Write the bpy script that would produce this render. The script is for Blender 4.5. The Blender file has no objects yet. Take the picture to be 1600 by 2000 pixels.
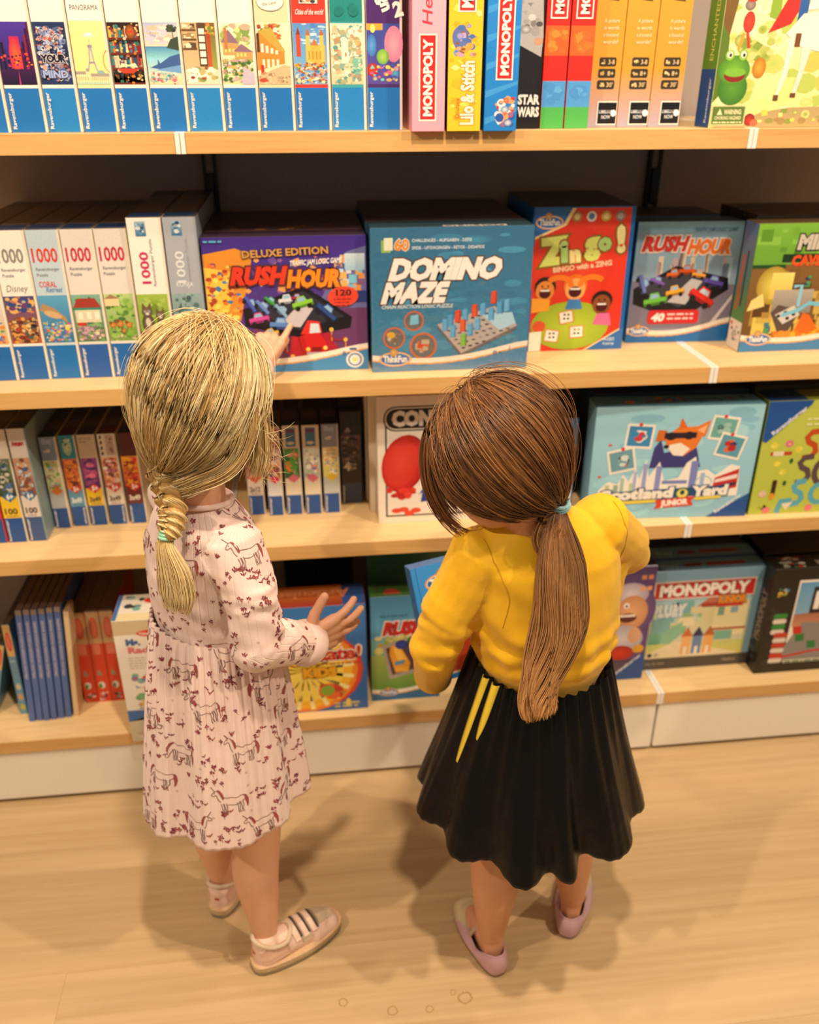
import bpy, bmesh, math, random
import numpy as np
from mathutils import Vector, Matrix
from mathutils.bvhtree import BVHTree

S = bpy.context.scene
COL = S.collection
R = math.radians

def lin(c):
    """'#rrggbb' -> linear rgb"""
    c = c.lstrip('#')
    o = []
    for i in (0, 2, 4):
        v = int(c[i:i + 2], 16) / 255
        o.append(v / 12.92 if v <= .04045 else ((v + .055) / 1.055) ** 2.4)
    return tuple(o)

# ------------------------------------------------------------ camera
cam = bpy.data.cameras.new('camera')
camo = bpy.data.objects.new('camera', cam)
COL.objects.link(camo)
S.camera = camo
camo.location = (0.1964, -1.5682, 1.5077)
camo.rotation_euler = (R(90) - 0.4718, 0, -0.1144)
cam.sensor_fit = 'HORIZONTAL'
cam.sensor_width = 36.0
cam.lens = 36.0 * 1697 / 1600
cam.clip_start = 0.05
cam.dof.use_dof = True
cam.dof.focus_distance = 1.16
cam.dof.aperture_fstop = 4.2

# ------------------------------------------------------------ world + lamps
W = bpy.data.worlds.new('shop_ambient')
S.world = W
W.use_nodes = True
bg = W.node_tree.nodes['Background']
bg.inputs[0].default_value = (1.0, 0.84, 0.68, 1)
bg.inputs[1].default_value = 0.22

def spot(loc, target, power, size=0.05, angle=70, blend=.6, color=(1, .815, .605)):
    l = bpy.data.lights.new('ceiling_spot', 'SPOT')
    l.energy = power
    l.color = color
    l.shadow_soft_size = size
    l.spot_size = R(angle)
    l.spot_blend = blend
    o = bpy.data.objects.new('ceiling_spot', l)
    COL.objects.link(o)
    o.location = loc
    o.rotation_euler = (Vector(target) - Vector(loc)).to_track_quat('-Z', 'Y').to_euler()
    return o

spot((2.0, -1.5, 2.9), (0.5, -.1, .6), 130, .04, 75)          # right, behind the camera
spot((-1.5, -1.7, 2.9), (0.1, -.2, .6), 122, .04, 75)         # left, behind the camera
spot((0.35, -1.15, 3.0), (0.4, 0.0, .7), 135, .05, 80)        # straight above, in front of the shelf
spot((-0.25, 0.75, 3.1), (0.35, -.5, .5), 85, .05, 70)        # beyond the shelf
spot((1.6, -0.7, 3.0), (1.1, 0.1, .6), 40, .05, 75)
spot((-0.8, -0.7, 3.0), (-.3, 0.1, .6), 40, .05, 75)
S.view_settings.view_transform = 'Standard'
S.view_settings.look = 'None'
S.view_settings.gamma = 1
S.view_settings.use_curve_mapping = False
S.view_settings.exposure = 0.27

# ------------------------------------------------------------ materials
def newmat(name):
    m = bpy.data.materials.new(name)
    m.use_nodes = True
    nt = m.node_tree
    return m, nt, nt.nodes, nt.links, nt.nodes['Principled BSDF']

def plain(name, col, rough=.5, spec=.5, noise=0.06, nscale=30, bump=0, metallic=0, sheen=0, sss=0, coat=0, emit=None):
    m, nt, N, L, b = newmat(name)
    c = lin(col) if isinstance(col, str) else col
    b.inputs['Roughness'].default_value = rough
    b.inputs['Specular IOR Level'].default_value = spec
    b.inputs['Metallic'].default_value = metallic
    b.inputs['Coat Weight'].default_value = coat
    if sheen:
        b.inputs['Sheen Weight'].default_value = sheen
    if sss:
        b.inputs['Subsurface Weight'].default_value = sss
        b.inputs['Subsurface Radius'].default_value = (.012, .005, .003)
    tc = N.new('ShaderNodeTexCoord')
    n = N.new('ShaderNodeTexNoise')
    n.inputs['Scale'].default_value = nscale
    n.inputs['Detail'].default_value = 4
    L.new(tc.outputs['Object'], n.inputs['Vector'])
    mx = N.new('ShaderNodeMix')
    mx.data_type = 'RGBA'
    mx.inputs[6].default_value = (*[x * (1 - noise) for x in c], 1)
    mx.inputs[7].default_value = (*[min(1, x * (1 + noise)) for x in c], 1)
    L.new(n.outputs['Fac'], mx.inputs[0])
    L.new(mx.outputs[2], b.inputs['Base Color'])
    if bump:
        bp = N.new('ShaderNodeBump')
        bp.inputs['Strength'].default_value = bump
        bp.inputs['Distance'].default_value = .002
        L.new(n.outputs['Fac'], bp.inputs['Height'])
        L.new(bp.outputs[0], b.inputs['Normal'])
    return m

def attr_mat(name, rough=.4, spec=.5, coat=0, noise=.05, nscale=120, bump=0, sss=0, sheen=0):
    """colour comes from the mesh's own colour attribute (flat print, hair tint), with fine grain"""
    m, nt, N, L, b = newmat(name)
    a = N.new('ShaderNodeVertexColor')
    a.layer_name = 'Col'
    tc = N.new('ShaderNodeTexCoord')
    n = N.new('ShaderNodeTexNoise')
    n.inputs['Scale'].default_value = nscale
    n.inputs['Detail'].default_value = 3
    L.new(tc.outputs['Object'], n.inputs['Vector'])
    mr = N.new('ShaderNodeMapRange')
    mr.inputs[1].default_value = .3
    mr.inputs[2].default_value = .7
    mr.inputs[3].default_value = 1 - noise
    mr.inputs[4].default_value = 1 + noise
    L.new(n.outputs['Fac'], mr.inputs[0])
    mx = N.new('ShaderNodeVectorMath')
    mx.operation = 'SCALE'
    L.new(a.outputs[0], mx.inputs[0])
    L.new(mr.outputs[0], mx.inputs['Scale'])
    L.new(mx.outputs[0], b.inputs['Base Color'])
    b.inputs['Roughness'].default_value = rough
    b.inputs['Specular IOR Level'].default_value = spec
    b.inputs['Coat Weight'].default_value = coat
    b.inputs['Coat Roughness'].default_value = .15
    if sheen:
        b.inputs['Sheen Weight'].default_value = sheen
    if sss:
        b.inputs['Subsurface Weight'].default_value = sss
        b.inputs['Subsurface Radius'].default_value = (.012, .005, .003)
    if bump:
        bp = N.new('ShaderNodeBump')
        bp.inputs['Strength'].default_value = bump
        bp.inputs['Distance'].default_value = .001
        L.new(n.outputs['Fac'], bp.inputs['Height'])
        L.new(bp.outputs[0], b.inputs['Normal'])
    return m

def wood(name, c1, c2, c3, axis=0, rough=.45, scale=1.0, rings=34):
    m, nt, N, L, b = newmat(name)
    tc = N.new('ShaderNodeTexCoord')
    oi = N.new('ShaderNodeObjectInfo')
    ad = N.new('ShaderNodeVectorMath')
    ad.operation = 'ADD'
    sc = N.new('ShaderNodeVectorMath')
    sc.operation = 'SCALE'
    sc.inputs[0].default_value = (7.3, 3.1, 5.7)
    L.new(oi.outputs['Random'], sc.inputs['Scale'])
    L.new(tc.outputs['Object'], ad.inputs[0])
    L.new(sc.outputs[0], ad.inputs[1])
    mp = N.new('ShaderNodeMapping')
    v = [14 * scale, 14 * scale, 14 * scale]
    v[axis] = 1.1 * scale
    mp.inputs['Scale'].default_value = v
    L.new(ad.outputs[0], mp.inputs['Vector'])
    n1 = N.new('ShaderNodeTexNoise')
    n1.inputs['Scale'].default_value = 1.3
    n1.inputs['Detail'].default_value = 5
    n1.inputs['Distortion'].default_value = .8
    L.new(mp.outputs[0], n1.inputs['Vector'])
    wv = N.new('ShaderNodeMath')
    wv.operation = 'SINE'
    mu = N.new('ShaderNodeMath')
    mu.operation = 'MULTIPLY'
    mu.inputs[1].default_value = rings
    L.new(n1.outputs['Fac'], mu.inputs[0])
    L.new(mu.outputs[0], wv.inputs[0])
    mp2 = N.new('ShaderNodeMapping')
    v2 = [260 * scale, 260 * scale, 260 * scale]
    v2[axis] = 8 * scale
    mp2.inputs['Scale'].default_value = v2
    L.new(ad.outputs[0], mp2.inputs['Vector'])
    n2 = N.new('ShaderNodeTexNoise')
    n2.inputs['Scale'].default_value = 1
    n2.inputs['Detail'].default_value = 3
    L.new(mp2.outputs[0], n2.inputs['Vector'])
    mr = N.new('ShaderNodeMapRange')
    mr.inputs[1].default_value = -1
    mr.inputs[2].default_value = 1
    L.new(wv.outputs[0], mr.inputs[0])
    m1 = N.new('ShaderNodeMix')
    m1.data_type = 'RGBA'
    m1.inputs[6].default_value = (*lin(c1), 1)
    m1.inputs[7].default_value = (*lin(c2), 1)
    L.new(mr.outputs[0], m1.inputs[0])
    m2 = N.new('ShaderNodeMix')
    m2.data_type = 'RGBA'
    L.new(n2.outputs['Fac'], m2.inputs[0])
    L.new(m1.outputs[2], m2.inputs[6])
    m2.inputs[7].default_value = (*lin(c3), 1)
    L.new(m2.outputs[2], b.inputs['Base Color'])
    b.inputs['Roughness'].default_value = rough
    b.inputs['Specular IOR Level'].default_value = .35
    return m

M = {}
M['card'] = attr_mat('printed_card', .42, .5, .12, .03, 300)
M['ink'] = attr_mat('printing_ink', .40, .5, .12, .07, 420)
M['oak'] = wood('oak_veneer', '#e3be86', '#d6ae72', '#ebcb98')
M['oakedge'] = wood('oak_edge_band', '#d29f5e', '#c48c4a', '#dab072')
M['white_metal'] = plain('white_lacquer', '#e9e4da', .4, .5, .02)
M['plinth'] = plain('white_plinth_board', '#f0e7d8', .35, .5, .02, 4)
M['back'] = plain('grey_back_panel', '#a0938c', .7, .3, .05, 6)
M['black'] = plain('black_metal', '#15120f', .5, .4)
M['floor'] = wood('vinyl_oak_floor', '#ceab7b', '#b08e60', '#d8bb8f', 0, .36, .30, 15)

# ------------------------------------------------------------ object helpers
def tag(o, label=None, cat=None, group=None, kind=None):
    if label: o['label'] = label
    if cat: o['category'] = cat
    if group: o['group'] = group
    if kind: o['kind'] = kind
    return o

def link(name, me, mat=None, parent=None, loc=None, rot=None):
    o = bpy.data.objects.new(name, me)
    COL.objects.link(o)
    if mat is not None:
        me.materials.append(mat)
    if parent is not None:
        o.parent = parent
    if loc is not None: o.location = loc
    if rot is not None: o.rotation_euler = rot
    return o

def empty(name, loc, rz=0, tilt=(0, 0)):
    o = bpy.data.objects.new(name, None)
    o.empty_display_size = .05
    COL.objects.link(o)
    o.location = loc
    o.rotation_euler = (tilt[0], tilt[1], rz)
    return o

def mesh_np(name, V, F, cols=None, smooth=False):
    """V (n,3), F (m,k) int array or list of tuples, cols (n,3) linear"""
    me = bpy.data.meshes.new(name)
    me.from_pydata([], [], []) if False else None
    V = np.asarray(V, dtype=np.float32)
    if isinstance(F, np.ndarray):
        m, k = F.shape
        me.vertices.add(len(V)); me.loops.add(m * k); me.polygons.add(m)
        me.vertices.foreach_set('co', V.ravel())
        me.loops.foreach_set('vertex_index', F.astype(np.int32).ravel())
        me.polygons.foreach_set('loop_start', np.arange(0, m * k, k, dtype=np.int32))
        me.polygons.foreach_set('loop_total', np.full(m, k, dtype=np.int32))
        me.update(calc_edges=True)
    else:
        me.from_pydata([tuple(v) for v in V.tolist()], [], [tuple(f) for f in F])
        me.update()
    if cols is not None:
        a = me.color_attributes.new('Col', 'FLOAT_COLOR', 'POINT')
        c = np.ones((len(V), 4), dtype=np.float32)
        c[:, :3] = cols
        a.data.foreach_set('color', c.ravel())
    if smooth:
        me.polygons.foreach_set('use_smooth', np.ones(len(me.polygons), dtype=bool))
    return me

def bevel_box(x0, y0, z0, x1, y1, z1, bev=.001, seg=1):
    bm = bmesh.new()
    bmesh.ops.create_cube(bm, size=1)
    for v in bm.verts:
        v.co = Vector(((x0 + x1) / 2 + v.co.x * (x1 - x0), (y0 + y1) / 2 + v.co.y * (y1 - y0), (z0 + z1) / 2 + v.co.z * (z1 - z0)))
    if bev:
        bmesh.ops.bevel(bm, geom=bm.edges[:], offset=bev, segments=seg, affect='EDGES', profile=.5)
    return bm

def bm_mesh(name, bm, smooth=False):
    me = bpy.data.meshes.new(name)
    bm.to_mesh(me)
    bm.free()
    if smooth:
        me.polygons.foreach_set('use_smooth', np.ones(len(me.polygons), dtype=bool))
    return me

def box_obj(name, a, b, mat, parent=None, bev=.001):
    return link(name, bm_mesh(name, bevel_box(*a, *b, bev)), mat, parent)

# ------------------------------------------------------------ room shell
ZS = [None, 1.415, .986, .638, .183]     # shelf tops
TH = .032
fl = empty('floor', (0, 0, 0))
tag(fl, kind='structure')
rng = random.Random(3)
base = box_obj('subfloor', (-3.2, -3.6, -.03), (4.2, .6, -.004), M['black'], fl, 0)
pw, pl = .235, 1.5
row = 0
y = -3.5
plank_me = {}
while y < .55:
    off = [-.55, .33, -.12, .72, .1][row % 5]
    x = -3.2 - pl + off
    while x < 4.0:
        me = plank_me.get(0)
        if me is None:
            me = bm_mesh('plank', bevel_box(0, 0, -.004, pl - .0002, pw - .0002, 0, .0003))
            me.materials.append(M['floor'])
            plank_me[0] = me
        o = bpy.data.objects.new('plank', me)
        COL.objects.link(o)
        o.location = (x, y, 0)
        o.parent = fl
        x += pl
    y += pw
    row += 1

wb = empty('wall_back', (0, 0, 0))
tag(wb, kind='structure')
box_obj('back_panel', (-1.6, .455, 0), (2.6, .49, 2.2), M['back'], wb, 0)

def upright(x, label):
    u = empty('shelf_upright', (x, .44, 0))
    tag(u, label, 'shelf post', 'slotted posts behind the shelves')
    box_obj('rail', (-.014, -.006, .003), (-.008, .0145, 2.2), M['black'], u, 0)
    box_obj('rail', (.008, -.006, .003), (.014, .0145, 2.2), M['black'], u, 0)
    box_obj('web', (-.008, .004, .003), (.008, .0145, 2.2), M['back'], u, 0)
    for z in (1.255, .9, .55):
        box_obj('bracket_block', (-.0075, -.012, z - .02), (.0075, .004, z + .055), M['black'], u, .001)
upright(.0, 'black slotted shelf post behind the left part of the wall shelves')
upright(.98, 'black slotted shelf post behind the right part of the wall shelves')

# shelf boards: four rows, three bays
XB = [-.98, 0, .98, 1.96]
rown = {1: 'top', 2: 'second', 3: 'third', 4: 'bottom'}
bayn = ['left', 'middle', 'right']
for r in (1, 2, 3, 4):
    for k in range(3):
        x0, x1 = XB[k] + .009, XB[k + 1] - .009
        z = ZS[r]
        s = empty('oak_shelf', ((x0 + x1) / 2, 0, z - TH))
        tag(s, 'oak shelf board with pale edge, %s row, %s bay of the wall shelving' % (rown[r], bayn[k]), 'shelf', 'oak shelf boards')
        hx = (x1 - x0) / 2
        box_obj('board', (-hx, .0016, 0), (hx, .435, TH), M['oak'], s, .0006)
        box_obj('edge_band', (-hx, 0, 0), (hx, .0016, TH), M['oakedge'], s, .0004)
    for k in (0, 1, 2, 3):
        z = ZS[r]
        c = empty('shelf_divider', (XB[k], 0, z - TH))
        place = ['at the far left end', 'between left and middle bay', 'between middle and right bay', 'at the far right end'][k]
        tag(c, 'white metal strip capping the joint of oak boards, %s row, %s' % (rown[r], place), 'shelf strip', 'white joint strips')
        for sx in (-1, 1):
            box_obj('cap_strip', (min(sx * .0005, sx * .0083), -.0012, -.0005), (max(sx * .0005, sx * .0083), .435, TH + .0008), M['white_metal'], c, .0008)
# plinth
pt = empty('shelf_plinth', (0, 0, 0))
tag(pt, 'white plinth boards under the bottom oak shelf along the floor', 'plinth')
for k in range(3):
    box_obj('panel', (XB[k] + .003, .006, .012), (XB[k + 1] - .003, .024, ZS[4] - TH - .001), M['plinth'], pt, .0015)
box_obj('recessed_base', (-.98, .05, 0.0), (1.96, .44, .13), M['black'], pt, 0)
# ------------------------------------------------------------ flat print on boxes (lettering, cover art), units: centimetres on a face
_txt = {}
def glyphs(s, bold):
    k = (s, bold)
    if k not in _txt:
        cu = bpy.data.curves.new('t', 'FONT')
        cu.body = s
        cu.size = 1.0
        cu.offset = bold
        cu.resolution_u = 2
        cu.fill_mode = 'FRONT'
        ob = bpy.data.objects.new('t', cu)
        me = ob.to_mesh()
        V = np.empty(len(me.vertices) * 3, dtype=np.float32)
        me.vertices.foreach_get('co', V)
        F = [tuple(p.vertices) for p in me.polygons]
        V = V.reshape(-1, 3)[:, :2].copy()
        ob.to_mesh_clear()
        bpy.data.objects.remove(ob)
        bpy.data.curves.remove(cu)
        _txt[k] = (V, F)
    return _txt[k]

class Print:
    STEP = 1.6e-5
    def __init__(s, w, h, seed=1):
        s.w, s.h = w, h
        s.parts = {}
        s.layer = 1
        s.r = random.Random(seed)
        s.part('artwork')
    def part(s, n):
        s.cur = s.parts.setdefault(n, ([], [], []))
        return s
    def add(s, pts, faces, cols):
        V, F, C = s.cur
        b = len(V)
        z = s.layer * s.STEP
        V.extend((p[0] * .01, p[1] * .01, z) for p in pts)
        F.extend(tuple(i + b for i in f) for f in faces)
        C.extend(cols)
    def up(s):
        s.layer += 1
    def poly(s, pts, col, step=True):
        if step: s.up()
        c = lin(col)
        s.add(pts, [tuple(range(len(pts)))], [c] * len(pts))
        return s
    def rect(s, x0, y0, x1, y1, col, top=None, step=True):
        if step: s.up()
        a = lin(col); b = lin(top) if top else a
        s.add([(x0, y0), (x1, y0), (x1, y1), (x0, y1)], [(0, 1, 2, 3)], [a, a, b, b])
        return s
    def rrect(s, x0, y0, x1, y1, r, col):
        pts = []
        for cx, cy, a in ((x1 - r, y0 + r, -90), (x1 - r, y1 - r, 0), (x0 + r, y1 - r, 90), (x0 + r, y0 + r, 180)):
            for i in range(5):
                t = R(a + i * 22.5)
                pts.append((cx + r * math.cos(t), cy + r * math.sin(t)))
        return s.poly(pts, col)
    def ell(s, cx, cy, rx, ry=None, col='#ffffff', edge=None, rot=0, n=22, step=True, a0=0, a1=360):
        ry = rx if ry is None else ry
        if step: s.up()
        c = lin(col); e = lin(edge) if edge else c
        cr, sr = math.cos(R(rot)), math.sin(R(rot))
        pts = [(cx, cy)]
        full = abs(a1 - a0) >= 360
        m = n if full else n + 1
        for i in range(m):
            t = R(a0 + (a1 - a0) * i / n)
            x, y = rx * math.cos(t), ry * math.sin(t)
            pts.append((cx + x * cr - y * sr, cy + x * sr + y * cr))
        f = [(0, i + 1, (i + 1) % m + 1) for i in range(m if full else m - 1)]
        s.add(pts, f, [c] + [e] * m)
        return s
    def line(s, pts, wd, col, step=True):
        if step: s.up()
        c = lin(col)
        P = [np.array(p, float) for p in pts]
        o = []
        for i, p in enumerate(P):
            a = P[max(i - 1, 0)]; b = P[min(i + 1, len(P) - 1)]
            d = b - a
            d = d / (np.linalg.norm(d) + 1e-9)
            n = np.array((-d[1], d[0])) * wd / 2
            o += [tuple(p + n), tuple(p - n)]
        f = [(2 * i, 2 * i + 1, 2 * i + 3, 2 * i + 2) for i in range(len(P) - 1)]
        s.add(o, f, [c] * len(o))
        return s
    def arc(s, cx, cy, rx, ry, a0, a1, wd, col, n=14):
        return s.line([(cx + rx * math.cos(R(a0 + (a1 - a0) * i / n)), cy + ry * math.sin(R(a0 + (a1 - a0) * i / n))) for i in range(n + 1)], wd, col)
    def text(s, t, x, y, h, col, w=None, rot=0, shear=0, bold=.012, out=None, ow=.05, top=None, part=None, flip=False):
        """cap height h, optional fitted width w, (x,y) = lower left of the string before rotation"""
        if part:
            keep = s.cur
            s.part(part + '#%d' % len(s.parts))
        V0, _ = glyphs(t, bold)
        mn, mx = V0.min(0), V0.max(0)
        sy = h / .70
        sx = sy if w is None else w / (mx[0] - mn[0])
        passes = ([(bold + ow, out)] if out else []) + [(bold, col)]
        for b, c in passes:
            V, F = glyphs(t, b)
            q = np.empty_like(V)
            q[:, 0] = (V[:, 0] - mn[0]) * sx
            q[:, 1] = V[:, 1] * sy
            q[:, 0] += q[:, 1] * shear
            yy = V[:, 1].copy()
            if flip: q = -q
            cr, sr = math.cos(R(rot)), math.sin(R(rot))
            q = np.stack([q[:, 0] * cr - q[:, 1] * sr + x, q[:, 0] * sr + q[:, 1] * cr + y], 1)
            s.up(); s.up()
            cc = np.array(lin(c))
            if top and c == col:
                k = np.clip(yy / .7, 0, 1)[:, None]
                cols = [tuple(v) for v in (cc * (1 - k) + np.array(lin(top)) * k)]
            else:
                cols = [tuple(cc)] * len(q)
            s.add([tuple(v) for v in q], F, cols)
        if part: s.cur = keep
        return s
    def busy(s, x0, y0, x1, y1, cols, n, a, b, kind='mix', flat=1.0, layers=4):
        """n small painted dabs inside a rectangle, over a few layers"""
        r = s.r
        per = max(1, n // layers)
        for i in range(n):
            if i % per == 0: s.up()
            # each dab in its own thin layer slice
            s.layer += .08
            sx = r.uniform(a, b); sy = sx * r.uniform(.5, 1) * flat
            sx = min(sx, (x1 - x0) / 2); sy = min(sy, (y1 - y0) / 2)
            cx, cy = r.uniform(x0 + sx, x1 - sx), r.uniform(y0 + sy, y1 - sy)
            c = r.choice(cols)
            k = kind if kind != 'mix' else r.choice(['e', 'p', 'e'])
            if k == 'e':
                s.ell(cx, cy, sx, sy, c, r.choice(cols) if r.random() < .4 else None, 0, 9, step=False)
            elif k == 'r':
                s.rect(cx - sx, cy - sy, cx + sx, cy + sy, c, step=False)
            else:
                ph = r.uniform(0, 6.28)
                m = r.choice((3, 4, 5))
                s.poly([(cx + sx * math.cos(ph + 6.283 * j / m), cy + sy * math.sin(ph + 6.283 * j / m)) for j in range(m)], c, step=False)
        return s
    def tinytext(s, x0, y, x1, h, col, seed=0):
        """illegible small print: short dashes"""
        r = random.Random(seed + int(x0 * 10) + int(y * 10))
        x = x0
        s.up()
        while x < x1 - h:
            l = r.uniform(1, 3.2) * h
            s.rect(x, y, min(x + l, x1), y + h * .7, col, step=False)
            x += l + h * .6
        return s
    def build(s, parent, loc=(0, 0, 0), rot=(R(90), 0, 0), mat=None, rename=None):
        out = []
        for n, (V, F, C) in s.parts.items():
            if not V: continue
            n = n.split('#')[0]
            me = mesh_np(n, np.array(V), F, np.array(C))
            out.append(link((rename or {}).get(n, n), me, mat or M['ink'], parent, loc, rot))
        return out

def carton(name, parent, w, h, d, front, top=None, left=None, right=None, bev=.0012, lid=None, lidcol=None):
    """card box; local origin = bottom front left corner, front faces -Y. sizes in metres"""
    bm = bevel_box(0, 0, 0, w, d, h, bev, 1)
    bm.normal_update()
    me = bpy.data.meshes.new(name)
    cl = {'f': lin(front), 't': lin(top or front), 'l': lin(left or front), 'r': lin(right or front)}
    # colour per corner
    bm.to_mesh(me)
    bm.free()
    a = me.color_attributes.new('Col', 'FLOAT_COLOR', 'CORNER')
    for p in me.polygons:
        n = p.normal
        k = 'f'
        if n.z > .7: k = 't'
        elif n.x < -.7: k = 'l'
        elif n.x > .7: k = 'r'
        for li in p.loop_indices:
            a.data[li].color = (*cl[k], 1)
    o = link(name, me, M['card'], parent)
    return o
WHITE = '#efe9df'
# ------------------------------------------------------------ boxes on the shelves
def box_root(name, label, cat, x, y, z, rz=0, tilt=0, group=None):
    t = empty(name, (x, y, z), R(rz), (0, R(tilt)))
    tag(t, label, cat, group)
    return t

BLUE = '#1d6fb8'
DBLUE = '#1a4f94'

def brand_up(p, x, y0, y1, h, col=WHITE, mirror=False):
    if mirror: p.text('Ravensburger', x - h, y1, h, col, w=y1 - y0, rot=-90, bold=.02, part='lettering')
    else: p.text('Ravensburger', x + h * .8, y0, h, col, w=y1 - y0, rot=90, bold=.02, part='lettering')

def art_city(p, a, b, c, d):
    p.rect(a, b, c, d, '#2a1440', '#4a2f9a')
    p.poly([(a + (c - a) * .3, b), (a + (c - a) * .75, b), (a + (c - a) * .66, d - 2), (a + (c - a) * .4, d - 2)], '#d5204a')
    p.ell((a + c) / 2 + .1, b + (d - b) * .45, 1.0, 2.6, '#ff6a2a', '#d5204a')
    p.ell((a + c) / 2 + .1, b + 6, .35, .35, '#ff3b3b')
    for i in range(5):
        w = p.r.uniform(.5, .9)
        p.rect(a + i * .33, b + 2.2, a + i * .33 + .35, d - 3.2 + i * -.9 + 2.2, ['#1a0d33', '#2b1a5e', '#150a25', '#31206b', '#1c0f38'][i])
        p.rect(c - i * .33 - .35, b + 2.2, c - i * .33, d - i * .9, ['#5b0f3c', '#2a0f45', '#8a1240', '#220d3a', '#4a1040'][i])
    p.busy(a, b + 2, c, b + 4.5, ['#ff4a3a', '#ff8a3a', '#a01c5a', '#1a0d33'], 40, .06, .2, 'r')
    p.rect(a, b, c, b + 2.2, '#1a0f33', '#3a1548')
    p.poly([((a + c) / 2 - .1, b), ((a + c) / 2 + .15, b), ((a + c) / 2 + .1, b + 2.1)], '#c0356a')

def art_doodle(p, a, b, c, d):
    p.rect(a, b, c, d, '#22305c')
    p.busy(a + .1, b + .5, c - .1, d - .5, ['#e8a18c', '#b7bfd8', '#7f93c0', '#c2563f', '#1d2546', '#e6e0de', '#5a6fa8'], 330, .1, .45)
    for i in range(60):
        x, y = p.r.uniform(a + .5, c - .5), p.r.uniform(b + .8, d - .8)
        p.layer += .1
        p.arc(x, y, .3, .3, p.r.uniform(0, 360), p.r.uniform(360, 640), .1, p.r.choice(['#e9e2de', '#20284c', '#d9907c', '#8ea0cc']), 7)
    p.text('YOUR', a + .5, b + 3.2, 1.0, '#14182c', w=c - a - 1, bold=.06, out='#e8dcd8', ow=.05)
    p.text('MIND', a + .5, b + 1.0, 1.0, '#9fb0dc', w=c - a - 1, bold=.05, out='#1d2546', ow=.05)

def art_tower(p, a, b, c, d):
    p.rect(a, b, c, d, '#f2e08c', '#efdf96')
    m = (a + c) / 2 + .15
    p.ell(m, d - 1.8, .8, .2, '#fbf6e4'); p.ell(m + .1, d - 1.6, .45, .22, '#fbf6e4')
    p.line([(m, d - 2.3), (m, d - 4)], .06, '#9b94a6')
    p.poly([(m - .12, b + 5.6), (m + .12, b + 5.6), (m + .03, d - 3.4), (m - .03, d - 3.4)], '#a9a2b2')
    p.rect(m - .35, b + 5.2, m + .35, b + 5.6, '#958ea4')
    for sg in (-1, 1):
        p.line([(m + sg * .14, b + 5.2), (m + sg * .3, b + 3.4), (m + sg * .8, b + 1.6)], .22, '#a9a2b2')
    p.rect(m - .5, b + 3.0, m + .5, b + 3.25, '#958ea4')
    for x0, w, h in ((a, 1.5, 1.9), (a + 1.6, .5, 2.3), (m - .4, 2.8, 1.6)):
        p.rect(x0, b, min(x0 + w, c), b + h, '#ead9a8'); p.rect(x0, b + h - .45, min(x0 + w, c), b + h, '#a3998c')
        for i in range(int(w / .3)):
            p.rect(x0 + .1 + i * .3, b + .6, x0 + .2 + i * .3, b + 1.1, '#b79d68', step=False)
    p.ell(m + 1.2, b + 1.6, .6, .45, '#8fb0a8', a0=0, a1=180)
    p.arc(c + .5, b + 3.3, 1.1, 1.6, 110, 250, .12, '#cf8a4a')
    p.rect(a, b, c, b + .35, '#b9cfae')

def art_books(p, a, b, c, d):
    p.rect(a, b, c, d, '#2a1a14')
    cols = ['#a83226', '#d8762c', '#e0b04a', '#2d6e5a', '#24506e', '#6b2a5a', '#8a2230', '#3f7f86', '#d9c9a0']
    for sh in range(4):
        y = b + .3 + sh * 2.1
        x = a + .1
        while x < c - .3:
            w = p.r.uniform(.18, .42)
            p.rect(x, y, min(x + w, c - .05), y + p.r.uniform(1.0, 1.75), p.r.choice(cols), step=False)
            x += w + .03
        p.up()
        p.rect(a, y - .3, c, y, '#6b2a18')
    p.busy(a, b, c, d, cols + ['#f0d890', '#131a2a'], 90, .1, .35)
    p.ell(c - 1.4, d - 1.3, .8, 1.0, '#c8762c', '#6b3018'); p.rect(c - 1.9, d - 1.5, c - .9, d - 1.1, '#d8412c')
    p.poly([(a + 1.2, b + 2.4), (a + 2.6, b + 2.6), (a + 4, b + 2.4), (a + 3.6, b + 3.1), (a + 2.6, b + 2.8), (a + 1.5, b + 3.1)], '#efe2b4')
    p.poly([(a + .8, b + 2.3), (a + 4.2, b + 2.3), (a + 3.2, b + 1.6), (a + 1.6, b + 1.6)], '#c2402c')

def art_ocean(p, a, b, c, d):
    p.rect(a, b + 5, c, d, '#f2d6b0', '#a9b3cf')
    p.busy(a, d - 3, c, d, ['#c9c3d6', '#efdcc8', '#9aa6c6', '#e8b9a0', '#d8d4de'], 50, .3, .9, 'e', .5)
    p.rect(a, b + 3.6, c, b + 5.4, '#8fd3d0', '#4a86b8')
    p.poly([(c, b + 4.8), (c - 1.9, b + 5.2), (c - 1.2, b + 6.4), (c, b + 6.8)], '#3d4a3c')
    p.line([(c - .7, b + 6.5), (c - .9, b + 8)], .12, '#4a4030'); p.busy(c - 1.8, b + 7.3, c, b + 8.5, ['#2f3a30', '#44503c'], 20, .15, .4)
    p.rect(a, b, c, b + 3.8, '#e0d8a8', '#8ecfe0')
    p.poly([(a + .4, b + 2.4), (a + 1.6, b + 2.9), (a + 1.7, b + 3.6), (a + 2, b + 3), (a + 3.6, b + 4), (c, b + 4.4), (c, b + 2.6), (a + 2.6, b + 2.1)], '#3f5f9a')
    p.poly([(a + 1.2, b + 2.1), (c, b + 2.8), (c, b + 1.6)], '#6f9fd0')
    p.busy(a, b, c, b + 1.9, ['#f0dca0', '#d86a7a', '#3f9fa8', '#e8c8b0', '#c04a6a', '#f3ead0', '#52b0a0'], 70, .15, .45)

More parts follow.
